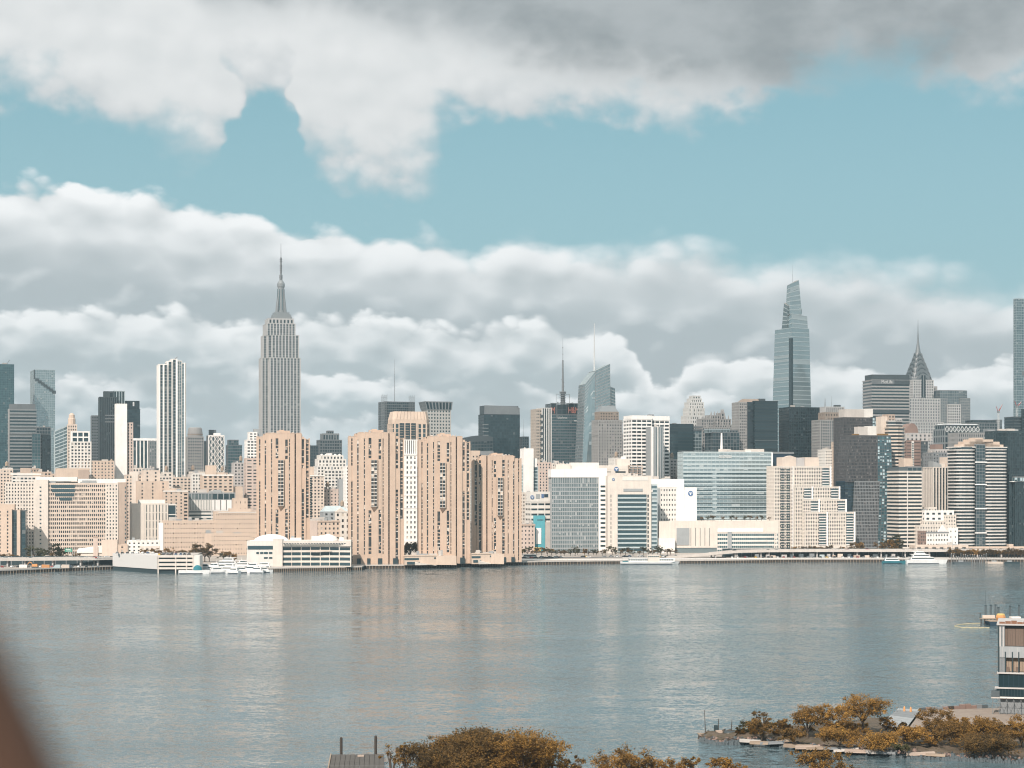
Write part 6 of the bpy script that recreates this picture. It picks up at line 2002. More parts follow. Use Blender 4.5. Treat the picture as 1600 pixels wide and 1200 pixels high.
# roof garden trees of the research podium
for i, x in enumerate((1096, 1106, 1114, 1130, 1143, 1150, 1164, 1172, 1182, 1190, 1202)):
    d = 1818
    q = Vector(((x - 800) / FPX * d, d, CAMH + (HORY - 814.2) / FPX * d))
    tree_from(FT[i % 5], 'roof_garden_tree', f'small {KIND[i % 5]} tree on the roof of the research podium', q, .46 + .3 * ((i * 7) % 5) / 5, i, 'trees on the research podium roof')

# ------------------------------------------------------------------ shore structures
sm, st_, sp_, so_ = new_mat('sheeting')
tcn = st_.n.new('ShaderNodeTexCoord')
ww = st_.n.new('ShaderNodeTexWave'); ww.inputs['Scale'].default_value = 1.1; ww.inputs['Distortion'].default_value = .4
st_.l.new(tcn.outputs['Object'], ww.inputs['Vector'])
st_.l.new(st_.mix(ww.outputs['Fac'], (.50, .49, .48), (.60, .59, .57)), sp_.inputs['Base Color'])
sp_.inputs['Roughness'].default_value = .8
b = Bld('parking_pier', 'parking garage on the river with cream decks, dark slots and a grey sheeted left wing', 246, 1432, 3, gz=0)
x, Z = b.X, b.Z
xa = x(176, 22)
# sheeted wing running back to the quay
gm = b.mb('sheeted_wing', 'sheeting')
gm.prism([(x(176, 60), 60), (-.2, .2), (-.2, 62), (x(176, 60) + 1, 64)], Z(889.5), Z(868.2))
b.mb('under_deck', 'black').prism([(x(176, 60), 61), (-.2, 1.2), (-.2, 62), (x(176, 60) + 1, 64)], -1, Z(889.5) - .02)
w = x(302)
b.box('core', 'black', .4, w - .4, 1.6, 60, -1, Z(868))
for ya, yb in ((868, 871.2), (873.8, 877.6), (880.2, 884), (886.5, 889.5)):
    b.box('deck_edge', 'cream', 0, w, 0, 2, Z(yb), Z(ya))
for xx in (246.2, 273.5, 290.5, 300.8):
    b.box('column', 'cream', x(xx), x(xx) + .9, -.25, 1.4, -1, Z(868.4))
b.mb('ramp_tower', 'offwhite').prism([(x(302.2), 0), (x(312), 0), (x(312), 20), (x(302.2), 20)], 0, Z(868), [(x(303), 0), (x(312), 0), (x(312), 20), (x(303), 20)])
b.box('roof', 'concrete', 0, w, .5, 60, Z(868), Z(867.7))
b.done()
zr = b.Z(867.7) + 0.01
for k in range(16):
    px_ = 249 + (k % 8) * 6.6 + crng.uniform(-1, 1); yy = 8 + 14 * (k // 8)
    lx = b.X(px_, yy)
    wp = Matrix.Rotation(b.a, 4, 'Z') @ Vector((lx, yy, 0))
    car((b.X0 + wp.x, b.d + wp.y, zr), math.pi / 2 + crng.uniform(-.1, .1), 'parked on the garage roof')
for k in range(8):
    px_ = 182 + k * 8; yy = 45
    lx = b.X(px_, yy)
    wp = Matrix.Rotation(b.a, 4, 'Z') @ Vector((lx, yy + 4, 0))
    car((b.X0 + wp.x, b.d + wp.y, b.Z(868.2) + .01), math.pi / 2, 'parked on the sheeted pier roof')
# domed school on its deck
b = Bld('harbour_school', 'low white school on a piled deck with a shallow white dome and ribbon windows', 441, 1478, 4)
x, Z = b.X, b.Z
b.mass(x(386), x(427), 4, 26, 0, Z(846), S('offwhite', None, pier=1, par=.4), 'roofwhite')
b.box('ribbon_window', 'gdark', x(386.5), x(426), 3.3, 3.7, Z(858.5), Z(853))
for k, (a, c) in enumerate(((412, 418), (420, 425), (406, 411), (400, 404))):
    b.box('window', 'gdark', x(a), x(c), 3.3, 3.7, Z(865.6), Z(862.6))
    if k < 2: b.box('window', 'gdark', x(a), x(c), 3.3, 3.7, Z(873), Z(870.6))
b.mass(x(427.2), x(440.6), 1, 14, 0, Z(842.5), S('cream', None, pier=1, par=.3), 'roofwhite')
pts = [(x(441), 2), (x(470), 3.0), (x(500), 2.2), (x(530), 0), (x(548), -3), (x(548), 26), (x(441), 26)]
b.ring(pts, Z(853.5), Z(845.5), S('cream', None, pier=1, par=.4), roof='roofwhite')
b.ring([(p[0], p[1] + .8) if p[1] < 20 else p for p in pts], 0, Z(853.5), S('cream', 'gdark', 9, 4.55, .06, .40, .5, par=0))
for k in range(24):
    b.box('eave_vent', 'darkgrey', x(443 + k * 4.3), x(445.6 + k * 4.3), -2.2, 1.4, Z(849.6), Z(848.6))
b.box('shade_panel', 'peach_pale', x(484), x(517), -1.2, .6, Z(862), Z(859.4))
b.mb('dome', 'paintwhite').lathe(x(422), 18, [(26 * .55, Z(845.5)), (25 * .5, Z(841.5)), (20 * .45, Z(838.3)), (8 * .5, Z(836)), (.2, Z(835.6))], 24, 1.0, .7)
b.mb('roof_canopy', 'roofwhite').lathe(x(512), 14, [(8.5, Z(845)), (7, Z(840)), (1, Z(835))], 12)
b.clutter(x(450), x(540), 6, 22, Z(845.5), 8, 'roofwhite')
b.done()
# deck on piles in front
m = MB()
A = ground_at(415, 893.5); B_ = ground_at(566, 891)
m.hexa([(A.x, A.y, 2.4), (B_.x, B_.y, 2.4), (B_.x, B_.y + 55, 2.4), (A.x, A.y + 60, 2.4), (A.x, A.y, 3.2), (B_.x, B_.y, 3.2), (B_.x, B_.y + 55, 3.2), (A.x, A.y + 60, 3.2)])
dk = tag(m.build('deck_platform', 'concrete'), 'long concrete platform on timber piles carrying the domed school', 'platform')
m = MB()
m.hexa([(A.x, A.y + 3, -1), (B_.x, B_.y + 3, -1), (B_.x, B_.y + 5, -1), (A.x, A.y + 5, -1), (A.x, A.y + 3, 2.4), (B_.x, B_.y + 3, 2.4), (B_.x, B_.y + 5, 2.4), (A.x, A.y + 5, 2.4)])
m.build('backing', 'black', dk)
m = MB()
for k in range(52):
    q = A.lerp(B_, (k + .5) / 52)
    m.tube((q.x, q.y + .4, -1.5), (q.x, q.y + .4, 2.4), .3, n=6)
o = m.build('piles', 'wood', dk); o['kind'] = 'stuff'
m = MB()
for k in range(53):
    q = A.lerp(B_, k / 52)
    m.tube((q.x, q.y + .3, 3.2), (q.x, q.y + .3, 4.3), .05, n=4)
m.tube((A.x, A.y + .3, 4.3), (B_.x, B_.y + .3, 4.3), .06, n=4)
o = m.build('railing', 'metal', dk); o['kind'] = 'stuff'

# long peach terrace wall under the round tower
b = gb('terrace_building', 'long low peach terrace building with paired openings behind the white ferry', 1430, 1430, 1512, 853.5, 1752, S('peach_pale', 'win', 7.6, 5.2, .5, .5, .5), D=20, ang=3, clut=3)
b.mass(b.X(1512.4), b.X(1660), 2, 20, 0, b.Z(856.5), S('peach', 'win', 9, 6, .8, .75, .4))
b.box('pier', 'peach', b.X(1576), b.X(1583), -1, 6, 0, b.Z(850.5))
b.done()
b = Bld('waterfront_sheds', 'line of low sheds and tarps under the right elevated highway', 1140, 1680, 2)
rr = random.Random(6)
xx = 1180
while xx < 1400:
    w_ = rr.uniform(7, 20)
    b.box('shed', rr.choice(('tan', 'greystone', 'peach_pale', 'paleblue', 'darkgrey', 'darkgrey', 'midgrey')), b.X(xx), b.X(xx + w_ * rr.uniform(.3, .7)), 0, 4, 0, rr.uniform(1.8, 3.6))
    xx += w_
b.done()
# excavator and spoil on the left quay
b = Bld('excavator', 'orange excavator with folded arm on the construction quay', 54, 1462, 0, cat='excavator')
b.box('undercarriage', 'black', -2, 3, -1.5, 1.5, 0, 1)
b.mb('body', 'orange').prism([(-2, -1.4), (2.6, -1.4), (2.6, 1.4), (-2, 1.4)], 1, 3, [(-1.8, -1.3), (2.2, -1.3), (2.2, 1.3), (-1.8, 1.3)])
b.box('cab', 'gdark', -1.6, .2, -1.3, .3, 3, 4.3)
b.mb('arm', 'orange').tube((-1, 0, 3), (-4, 0, 4.6), .4); b.mb('arm', 'orange').tube((-4, 0, 4.6), (-6.5, 0, 1.5), .32)
b.mb('bucket', 'darkgrey').prism([(-7.2, -.6), (-6, -.6), (-6, .6), (-7.2, .6)], .5, 1.6)
b.done()
for i, (px_, mt, lab) in enumerate(((65, 'orange', 'orange steel container beside the excavator'), (30, 'roofwhite', 'white site cabin on the construction quay'), (96, 'peach_pale', 'sandy spoil bin on the construction quay'), (82, 'paleblue', 'blue grey tilted hopper on the construction quay'))):
    q = ground_at(px_, 887.5, GZ)
    b = Bld('site_container', lab, px_, q.y, 4, cat='container')
    b.mb('body', mt).prism([(0, 0), (6, 0), (6, 2.4), (0, 2.4)], 0, 2.6, [(0 if i < 3 else 2.5, 0), (6, 0), (6, 2.4), (0 if i < 3 else 2.5, 2.4)])
    for k in range(9):
        b.box('rib', mt, .3 + k * .6, .45 + k * .6, -.06, 0, .1, 2.4)
    b.box('roof_rail', 'grey', 2.6, 6.05, -.05, 2.45, 2.6, 2.7)
    b.done()
# green road sign on a gantry post
b = Bld('road_sign', 'green highway sign on a tall post above the left elevated highway', 107, 1492, 0, cat='sign', gz=9.0)
b.box('panel', 'signgreen', -3.0, 3.0, -.15, .15, b.Z(862.5), b.Z(857))
b.box('lettering', 'paintwhite', -2.2, 1.8, -.2, -.15, b.Z(859), b.Z(858.3))
b.box('lettering', 'paintwhite', -1.6, 2.3, -.2, -.15, b.Z(861.2), b.Z(860.5))
b.mb('post', 'grey').tube((3.2, .3, 0), (3.2, .3, b.Z(858)), .2)
b.mb('post', 'grey').tube((3.2, .3, b.Z(860)), (-3, .3, b.Z(860)), .12)
b.done()

# ------------------------------------------------------------------ boats
def hull_mesh(mb, L, B, h, sheer=.5, bow=.35):
    n = 9
    rows = []
    for k in range(n):
        u = k / (n - 1)
        w = B / 2 * (1 if u < 1 - bow else max(.03, 1 - ((u - (1 - bow)) / bow) ** 1.8))
        z = h + sheer * max(0, u - .4) ** 2 * 2
        xx = -L / 2 + L * u
        rows.append([(xx + (0.04 * L * (u > .9)), -w, z), (xx, -w * .8, -.4), (xx, w * .8, -.4), (xx + (0.04 * L * (u > .9)), w, z)])
    for a, c in zip(rows, rows[1:]):
        for q in range(3):
            mb.face([a[q], a[q + 1], c[q + 1], c[q]][::-1])
        mb.face([a[0], c[0], c[3], a[3]])
    mb.face(rows[0][::-1] if False else rows[0])
    return rows
def yacht(name, label, px_, py_, L, decks, rz, hullmat='paintwhite', group=None, bh=2.0, mast=True, tarp=None):
    q = ground_at(px_, py_)
    root = empty(name, (q.x, q.y, 0), rz)
    tag(root, label, 'boat', group)
    B = max(4.5, L * .24)
    m = MB(); hull_mesh(m, L, B, bh); m.build('hull', hullmat, root)
    m = MB(); m.box(-L * .48, L * .30, -B / 2 - .06, B / 2 + .06, .15, .5); m.build('boot_stripe', 'darkblue', root)
    z = bh + .1
    x0, x1 = -L * .40, L * .22
    for k in range(decks):
        hgt = 2.3
        w = B * (.42 - .05 * k)
        m = MB()
        m.prism([(x0, -w), (x1, -w), (x1, w), (x0, w)], z, z + hgt, [(x0 + .2, -w * .94), (x1 - hgt * .9, -w * .94), (x1 - hgt * .9, w * .94), (x0 + .2, w * .94)])
        dh = m.build('deckhouse', 'paintwhite', root)
        m = MB()
        m.prism([(x0 + .8, -w - .03), (x1 - .9, -w - .03), (x1 - .9, w + .03), (x0 + .8, w + .03)], z + .95, z + 1.75, [(x0 + .9, -w * .96 - .05), (x1 - 1.9, -w * .96 - .05), (x1 - 1.9, w * .96 + .05), (x0 + .9, w * .96 + .05)])
        m.build('window_band', 'gblack', dh)
        m = MB(); m.box(x0 - L * .05, x1 - hgt * .8, -w * 1.02, w * 1.02, z + hgt, z + hgt + .2); m.build('deck_overhang', 'paintwhite', dh)
        z += hgt + .2
        x0 += L * .05; x1 -= L * .12
    if mast:
        m = MB()
        m.tube((x0 + 1, 0, z), (x0 + .4, 0, z + 3.2), .16, .06)
        m.tube((x0 + .7, -1.2, z + 1.8), (x0 + .7, 1.2, z + 1.8), .1)
        m.build('radar_arch', 'paintwhite', root)
    if tarp:
        m = MB(); m.lathe(L * .12, 0, [(2.9, bh + .2), (2.6, bh + 2.4), (1.2, bh + 3.8), (.2, bh + 4.1)], 9, 1.2, .8); m.build('tarpaulin', tarp, root)
    return root
br = random.Random(15)
G = 'white motor yachts moored in the marina'
yacht('motor_yacht', 'low white boat with a row of portholes and a bright teal tarpaulin', 303, 896.4, 23, 0, 0, group=None, bh=2.6, mast=False, tarp='teal')
for (px_, py_, L, dk_, rz, lab) in (
        (346, 889.5, 34, 3, math.pi, 'largest white marina yacht, three decks, below the orange brick ward'),
        (330, 893.5, 17, 2, math.pi, 'white two deck motor yacht in the crowded marina'), (342, 895.3, 14, 1, .3, 'small white single deck cruiser in the crowded marina'),
        (354, 894.2, 18, 2, math.pi - .2, 'white two deck motor yacht in the crowded marina'), (364, 896, 12, 1, 2.7, 'small white single deck cruiser in the crowded marina'),
        (372, 892.5, 24, 2, math.pi, 'long white two deck yacht beside the dark hulled launch'), (379, 894.8, 15, 1, .2, 'small white single deck cruiser in the crowded marina'),
        (390, 893.4, 17, 2, math.pi + .1, 'white two deck motor yacht in the crowded marina'), (399, 895.2, 13, 1, 3.0, 'small white single deck cruiser in the crowded marina'),
        (407, 892.4, 20, 2, math.pi, 'white two deck motor yacht in the crowded marina'), (415, 894.6, 11, 1, .1, 'small white single deck cruiser in the crowded marina'),
        (386, 888.6, 18, 2, 0, 'white two deck motor yacht in the crowded marina'), (322, 890, 14, 1, 0, 'small white single deck cruiser in the crowded marina')):
    yacht('motor_yacht', lab, px_, py_, L, dk_, rz, group=G)
yacht('launch', 'dark teal roofed launch among the marina yachts', 376, 890.8, 13, 1, 0, 'teal', bh=1.4)
yacht('excursion_yacht', 'large white three deck excursion yacht moored by the round cornered tower', 1447, 880.6, 35, 3, 0, bh=3.2)
yacht('fast_ferry', 'sleek white catamaran ferry with a teal hull left of the excursion yacht', 1397, 880.4, 21, 1, 0, 'teal', bh=2.2)
yacht('work_boat', 'small dark work boat between the two white ferries', 1418, 880.2, 6, 0, 0, 'darkblue', bh=2.4, mast=False)
# two deck ferry at the landing
q = ground_at(1014, 881.6)
root = empty('ferry', (q.x, q.y, 0)); tag(root, 'long white ferry with dark window strips moored below the medical campus', 'ferry')
m = MB(); hull_mesh(m, 50, 9, 2.2, .3, .15); m.build('hull', 'paintwhite', root)
m = MB(); m.box(-25, 20, -4.6, 4.6, .1, .7); m.build('fender_strake', 'darkblue', root)
for (a, c, z0, z1, nm, mt) in ((-18, -1.5, 2.3, 5.4, 'fore_saloon', 'paintwhite'), (9, 22, 2.3, 5.2, 'aft_saloon', 'paintwhite'), (-1.4, 8.9, 2.3, 8.2, 'wheelhouse', 'cream')):
    m = MB(); m.box(a, c, -3.9, 3.9, z0, z1); s_ = m.build(nm, mt, root)
    m = MB()
    if nm == 'wheelhouse':
        for k in range(6):
            m.box(a + .5 + k * 1.6, a + 1.7 + k * 1.6, -3.96, -3.85, 6.3, 7.4)
    else:
        for k in range(int((c - a) / 1.5)):
            m.box(a + .3 + k * 1.5, a + 1.5 + k * 1.5, -3.96, -3.85, 3.4, 4.5)
    o = m.build('window_row', 'gdark', s_)
m = MB(); m.box(-23, -1.5, -4.2, 4.2, 5.4, 5.7); m.build('upper_deck', 'roofwhite', root)
m = MB(); m.tube((3, 0, 8.2), (3, 0, 12), .15); m.build('mast', 'grey', root)
m = MB(); m.box(-23, -18.2, -4.4, 4.4, 2.3, 2.9); m.build('bow_ramp', 'teal', root)
# moored barge at far right
for px_, lab, mt in ((1579, 'dark flat barge moored at the right end of the quay', 'black'), (1555, 'pale flat pontoon beside the dark barge', 'peach_pale'), (1503, 'low dark pontoon right of the excursion yacht', 'darkgrey')):
    q = ground_at(px_, 880.4)
    b = Bld('barge', lab, px_, q.y, 0, cat='barge', gz=0)
    b.mb('hull', mt).prism([(-7, -2.5), (7, -2.5), (8, 2.5), (-8, 2.5)], -.5, 1.5, [(-7.6, -2.7), (7.6, -2.7), (8.2, 2.7), (-8.2, 2.7)])
    b.box('deck_gear', 'grey', -3, 1, -1, 1, 1.5, 2.6)
    b.mb('bollard', 'darkgrey').lathe(5, -1.8, [(.3, 1.5), (.3, 2.1), (.4, 2.2)], 8)
    b.done()
# timber dolphins of the right quay
rr = random.Random(2)
for i in range(16):
    q = ground_at(1487 + i * 3.6, 879.7)
    b = Bld('mooring_pile', 'thin grey timber mooring pile along the quay by the round cornered tower', 1487 + i * 3.6, q.y, 0, cat='pile', gz=0, group='mooring piles of the right quay')
    h = rr.uniform(5.5, 8.5)
    b.mb('shaft', 'midgrey').tube((0, 0, -2), (0, 0, h), .28, .24, 6)
    b.mb('cap', 'offwhite').tube((0, 0, h), (0, 0, h + .3), .34, .1, 6)
    b.done()

# ================================================================== near shore
def earth_mat():
    m, t, p, o = new_mat('earth')
    tcn = t.n.new('ShaderNodeTexCoord')
    n = t.noise(tcn.outputs['Object'], .12, 6.0, .65)
    g = t.noise(tcn.outputs['Object'], 1.2, 4.0, .6)
    c = t.mix(t.sm(n, .38, .62), (.055, .042, .028), (.125, .095, .07))
    c = t.mix(t.sm(g, .45, .7), c, (.06, .05, .025))
    t.l.new(c, p.inputs['Base Color'])
    p.inputs['Roughness'].default_value = .95
earth_mat()
wall_mat('darkplank', (.095, .088, .08), .9, .3, .6)
wall_mat('paleyellow', (.50, .43, .27))
wall_mat('yard_dirt', (.26, .215, .18), .95, .2, .25)
wall_mat('darkstain', (.075, .040, .026), .6, .1, 3.0)
# wooded spit on the right
front = [(1096, 1158), (1120, 1163.5), (1160, 1163), (1205, 1165), (1260, 1172), (1330, 1178), (1420, 1185), (1500, 1189), (1600, 1193), (1720, 1199)]
back = [(1720, 1094), (1560, 1104), (1480, 1108), (1437, 1111), (1372, 1124), (1300, 1138), (1210, 1143), (1150, 1148), (1112, 1152)]
rng = random.Random(33)
N = 60
def along(pts, u):
    u *= len(pts) - 1
    i = min(int(u), len(pts) - 2)
    f = u - i
    return (pts[i][0] * (1 - f) + pts[i + 1][0] * f, pts[i][1] * (1 - f) + pts[i + 1][1] * f)
m = MB()
rows = []
bk = list(reversed(back))
for k in range(N + 1):
    u = k / N
    fp = ground_at(*along(front, u)); bp = ground_at(*along(bk, u))
    r = []
    M = 8
    for j in range(M + 1):
        v = j / M
        p = fp.lerp(bp, v)
        e = min(v, 1 - v, .25) * 4
        z = -.6 if j in (0, M) else .9 + 1.1 * e + rng.uniform(-.25, .25)
        p = Vector((p.x + rng.uniform(-.8, .8), p.y + rng.uniform(-.8, .8), z))
        r.append(p)
    rows.append(r)
for a, c in zip(rows, rows[1:]):
    for j in range(len(a) - 1):
        m.face([a[j], c[j], c[j + 1], a[j + 1]])
tag(m.build('spit', 'earth'), 'low wooded spit of made ground', kind='structure')
# rubble edge
stone = MB()
big = []
def rock(mb, c, s, r):
    n = 5
    pts = [(c[0] + s * r.uniform(.6, 1.2) * math.cos(2 * math.pi * k / n), c[1] + s * r.uniform(.5, 1) * math.sin(2 * math.pi * k / n)) for k in range(n)]
    h = s * r.uniform(.5, 1.0)
    mb.prism(pts, c[2] - s * .5, c[2] + h, [(c[0] + (p[0] - c[0]) * .6, c[1] + (p[1] - c[1]) * .6) for p in pts])
rocks = [MB(), MB(), MB()]
for k in range(1500):
    u = rng.random()
    q = ground_at(*along(front, u))
    v = abs(rng.gauss(0, 2.4))
    rock(rocks[0 if v < 1.6 else rng.randrange(3)], (q.x + rng.uniform(-.6, .6), q.y + v - .8, min(1.0, .1 + v * .25)), rng.uniform(.25, .75), rng)
for mb_, mt, lab in zip(rocks, ('darkgrey', 'brown', 'darkwood'), ('dark wet rubble along the spit', 'brown rubble along the spit', 'weedy black rubble along the spit')):
    o = mb_.build('rubble', mt); tag(o, lab, 'rubble', kind='stuff')
# broken concrete slabs of the old bulkhead
slabs = [(1172, 1157, 7, 2.6, .1), (1186, 1160, 6, 2.2, -.1), (1206, 1160, 8, 2.4, .06), (1222, 1158.5, 4, 2.0, .5), (1246, 1165, 9, 1.8, -.03), (1262, 1167, 8, 1.7, .02), (1284, 1168, 10, 1.6, .0), (1304, 1169, 7, 1.6, .05),
         (1322, 1171, 8, 1.8, -.02), (1342, 1173, 9, 1.8, .04), (1368, 1174, 6, 2.2, .4), (1386, 1175, 6, 1.8, -.3), (1438, 1177, 9, 2.0, .03), (1462, 1179, 6, 2.0, -.2)]
for px_, py_, L, Wd, a in slabs:
    L *= .8; Wd *= .75
    q = ground_at(px_, py_ - .5, 1.25)
    m = MB()
    m.hexa([(-L / 2, -Wd / 2, -.5), (L / 2 * .9, -Wd / 2 - .3, -.5), (L / 2, Wd / 2, -.5), (-L / 2 * .95, Wd / 2, -.5), (-L / 2, -Wd / 2, .1), (L / 2 * .95, -Wd / 2 - .2, .05), (L / 2, Wd / 2, .2), (-L / 2 * .9, Wd / 2 + .2, .15)])
    o = m.build('broken_slab', rng.choice(('concrete', 'tan', 'midgrey', 'wood')))
    o.location = (q.x, q.y, 1.25)
    o.rotation_euler = (rng.uniform(-.12, .12), rng.uniform(-.10, .10), a)
    tag(o, 'broken pale concrete slab on the rubble edge of the wooded spit', 'slab', 'broken slabs along the spit')
# paved slope, sandy yard, back wall
def sheet(name, mat, pts, z, label):
    m = MB()
    m.face([ground_at(x_, y_, z) for x_, y_ in pts])
    return tag(m.build(name, mat), label, kind='structure')
pv0, pv1, pv2, pv3 = [ground_at(*q, 2.76) for q in ((1376, 1132), (1414, 1141), (1438, 1109), (1404, 1107))]
m = MB(); m.face([pv0, pv1, pv2, pv3])
slope = tag(m.build('paved_slope', 'midgrey'), 'pale paved slope on the spit', kind='structure')
for k in range(9):
    u0, u1 = k / 9 + .004, (k + 1) / 9 - .012
    a0, a1, b0, b1 = pv0.lerp(pv3, u0), pv0.lerp(pv3, u1), pv1.lerp(pv2, u0), pv1.lerp(pv2, u1)
    up = Vector((0, 0, .12))
    mm = MB(); mm.hexa([a0, b0, b1, a1, a0 + up, b0 + up, b1 + up, a1 + up])
    mm.build('paving_slab', rng.choice(('grey', 'midgrey', 'grey')), slope)
sheet('yard', 'yard_dirt', [(1440, 1110), (1420, 1138), (1500, 1134), (1720, 1130), (1720, 1102), (1560, 1106)], 2.72, 'sandy construction yard')
m = MB()
a, c = ground_at(1437, 1108, 2.6), ground_at(1543, 1103, 2.6)
for k in range(12):
    p0, p1 = a.lerp(c, k / 12), a.lerp(c, (k + .96) / 12)
    hh = rng.uniform(.3, .9)
    mm = MB()
    mm.hexa([p0 + Vector((0, -.7, -1.4)), p1 + Vector((0, -.7, -1.4)), p1 + Vector((0, .7, -1.4)), p0 + Vector((0, .7, -1.4)), p0 + Vector((0, -.6, hh)), p1 + Vector((0, -.6, hh)), p1 + Vector((0, .6, hh)), p0 + Vector((0, .6, hh))])
    o = mm.build('barrier_block', rng.choice(('darkgrey', 'brown', 'midgrey', 'darkwood')))
    tag(o, 'weathered stone block in the barrier at the back of the yard', 'block', 'barrier blocks behind the yard')
for px_, py_, lab in ((1413, 1112, 'orange traffic barrel on the paved slope'), (1423, 1113, 'orange traffic barrel on the paved slope')):
    q = ground_at(px_, py_, 2.75)
    mm = MB(); mm.lathe(q.x, q.y, [(.34, 2.7), (.28, 3.9), (.1, 4.3)], 10)
    tag(mm.build('traffic_barrel', 'orange'), lab, 'barrel', 'orange barrels on the paved slope')
for k in range(7):
    q = ground_at(1376 + k * 5, 1119 - k * 1.3, 2.75)
    b = Bld('fence_post', 'thin grey rail post beside the paved slope', 1376 + k * 5, q.y, 0, cat='post', gz=2.7, group='rail posts of the paved slope')
    b.mb('shaft', 'metal').tube((0, 0, 0), (0, 0, 2.0), .07)
    b.mb('rail', 'metal').tube((0, 0, 1.7), (.95, 0, 1.7), .04)
    b.done()
# wrecked barge and posts at the tip
b = Bld('wrecked_barge', 'derelict timber barge stranded at the tip of the spit', 1094, depth_at(1157), 4, cat='barge', gz=0)
w = b.X(1162)
b.mb('hull', 'darkwood').prism([(0, 0), (w, 1), (w, 5), (1, 5)], -.5, 1.1, [(-.6, -.2), (w, .9), (w, 5), (.4, 5)])
for k in range(14):
    b.box('deck_plank', 'wood', w * k / 14 + .04, w * (k + 1) / 14 - .04, .2 + .06 * k, 4.8, 1.1, 1.25 + .12 * rng.random())
b.mb('tilted_slab', 'darkgrey').prism([(w * .55, -.4), (w * .98, .4), (w * .98, 2), (w * .55, 1.6)], .9, [2.6, 2.3, 1.6, 1.7])
b.box('stove_pipe', 'black', w * .36, w * .36 + .9, 2, 2.8, 1.2, 3.6)
b.box('crate', 'tan', w * .38, w * .52, .4, 2.2, 1.2, 2.4)
b.box('graffiti', 'paintwhite', w * .60, w * .88, -.36, -.28, 1.3, 1.9)
for k, (px_, hh) in enumerate(((1106, 6.5), (1126, 4.2), (1146, 4.0), (1166, 4.6))):
    b.mb('post', 'darkwood').tube((b.X(px_), 3.5, 1), (b.X(px_) + rng.uniform(-.3, .5), 3.5, 1 + hh), .13, .08)
for zz_ in (4.6, 3.3):
    b.mb('wire', 'midgrey').tube((b.X(1106), 3.5, zz_ + .6), (b.X(1166), 3.5, zz_), .035, n=4)
b.done()

# near trees: uneven crowns of small leaves on forked limbs
NT_ = {}
def near_tree(px_, py_base, top_y, wpx, label, seed, leaf='leaf_autumn', z=2.0, dens=1.0, name='tree', base=.3, d=None, group=None):
    d = d or depth_at(py_base, z)
    k = d / FPX
    h = (CAMH + (HORY - top_y) * k) - z
    rad = wpx * k / 2 * 1.08
    nc = int(max(26, rad * rad * 4.4) * dens)
    ms = tree_meshes(seed, h * .97, rad, nc, 46, .32, leaf, base=base * .75)
    q = Vector(((px_ - 800) / FPX * d, d, z))
    tree_from(ms, name, label, q, 1.0, 0, group)
spec = [(1193, 1152, 1106, 26, 'slim tree with a bare stem near the barge tip of the spit', 'leaf_brown', .5, 'tree', .5),
        (1190, 1155, 1124, 34, 'round brown bush beside the slim tree on the spit', 'leaf_brown', 1.2, 'bush', .1),
        (1262, 1152, 1100, 52, 'bushy russet tree left of the umbrella shaped tree', 'leaf_autumn', 1.1, 'tree', .22),
        (1302, 1153, 1102, 46, 'ragged russet tree squeezed against the umbrella shaped tree', 'leaf_autumn', 1.1, 'tree', .22),
        (1348, 1147, 1087, 62, 'tall umbrella shaped orange tree, highest on the spit', 'leaf_autumn', 1.0, 'tree', .48),
        (1384, 1146, 1121, 30, 'low spreading orange tree in front of the paved slope', 'leaf_autumn', .8, 'tree', .3),
        (1456, 1152, 1110, 46, 'dark leafed tree in front of the sandy yard', 'leaf_brown', 1.1, 'tree', .2),
        (1424, 1162, 1138, 50, 'low tawny thicket below the sandy yard', 'leaf_autumn', 1.3, 'bush', .1),
        (1486, 1164, 1128, 50, 'orange brown thicket below the white vehicles', 'leaf_brown', 1.3, 'bush', .1),
        (1524, 1166, 1122, 54, 'dense tawny tree left of the building under construction', 'leaf_autumn', 1.2, 'tree', .18),
        (1562, 1168, 1124, 50, 'dense brown tree before the scaffold', 'leaf_brown', 1.2, 'tree', .18),
        (1596, 1168, 1120, 48, 'tawny tree cut by the right edge, before the scaffold', 'leaf_autumn', 1.2, 'tree', .18),
        (1238, 1160, 1140, 36, 'low russet bush under the bushy trees of the spit', 'leaf_brown', 1.3, 'bush', .1),
        (1312, 1166, 1140, 52, 'low golden bush in front of the ragged russet tree', 'leaf_autumn', 1.3, 'bush', .1),
        (1376, 1170, 1146, 56, 'low golden scrub at the water edge under the paved slope', 'leaf_autumn', 1.3, 'bush', .1),
        (1410, 1174, 1164, 24, 'small green brown shrub among the broken slabs', 'leaf_green', 1.2, 'bush', .1),
        (1540, 1176, 1152, 70, 'low dark scrub along the right part of the rubble edge', 'leaf_brown', 1.3, 'bush', .1)]
for i, (px_, pb, pt_, wp, lab, lf, de, nm, ba) in enumerate(spec):
    near_tree(px_, pb, pt_, wp, lab, 300 + i, lf, 1.8, de, nm, ba)
UG = [tree_meshes(700 + i, 2.6, 2.3, 26, 60, .30, lf, base=.06) for i, lf in enumerate(('leaf_autumn', 'leaf_brown', 'leaf_green', 'leaf_autumn'))]
UW = ['golden', 'dark brown', 'olive', 'rust coloured']
ur = random.Random(77)
for i in range(34):
    u = ur.uniform(.14, .98)
    f_, b2 = ground_at(*along(front, u)), ground_at(*along(bk, u))
    v = ur.uniform(.10, .48)
    q = f_.lerp(b2, v)
    k = ur.randrange(4)
    tree_from(UG[k], 'bush', f'low {UW[k]} bush in the scrub of the wooded spit', (q.x, q.y, 1.5), ur.uniform(.55, 1.1), ur.uniform(0, 6), 'scrub bushes on the wooded spit', ur.uniform(.6, 1.2))
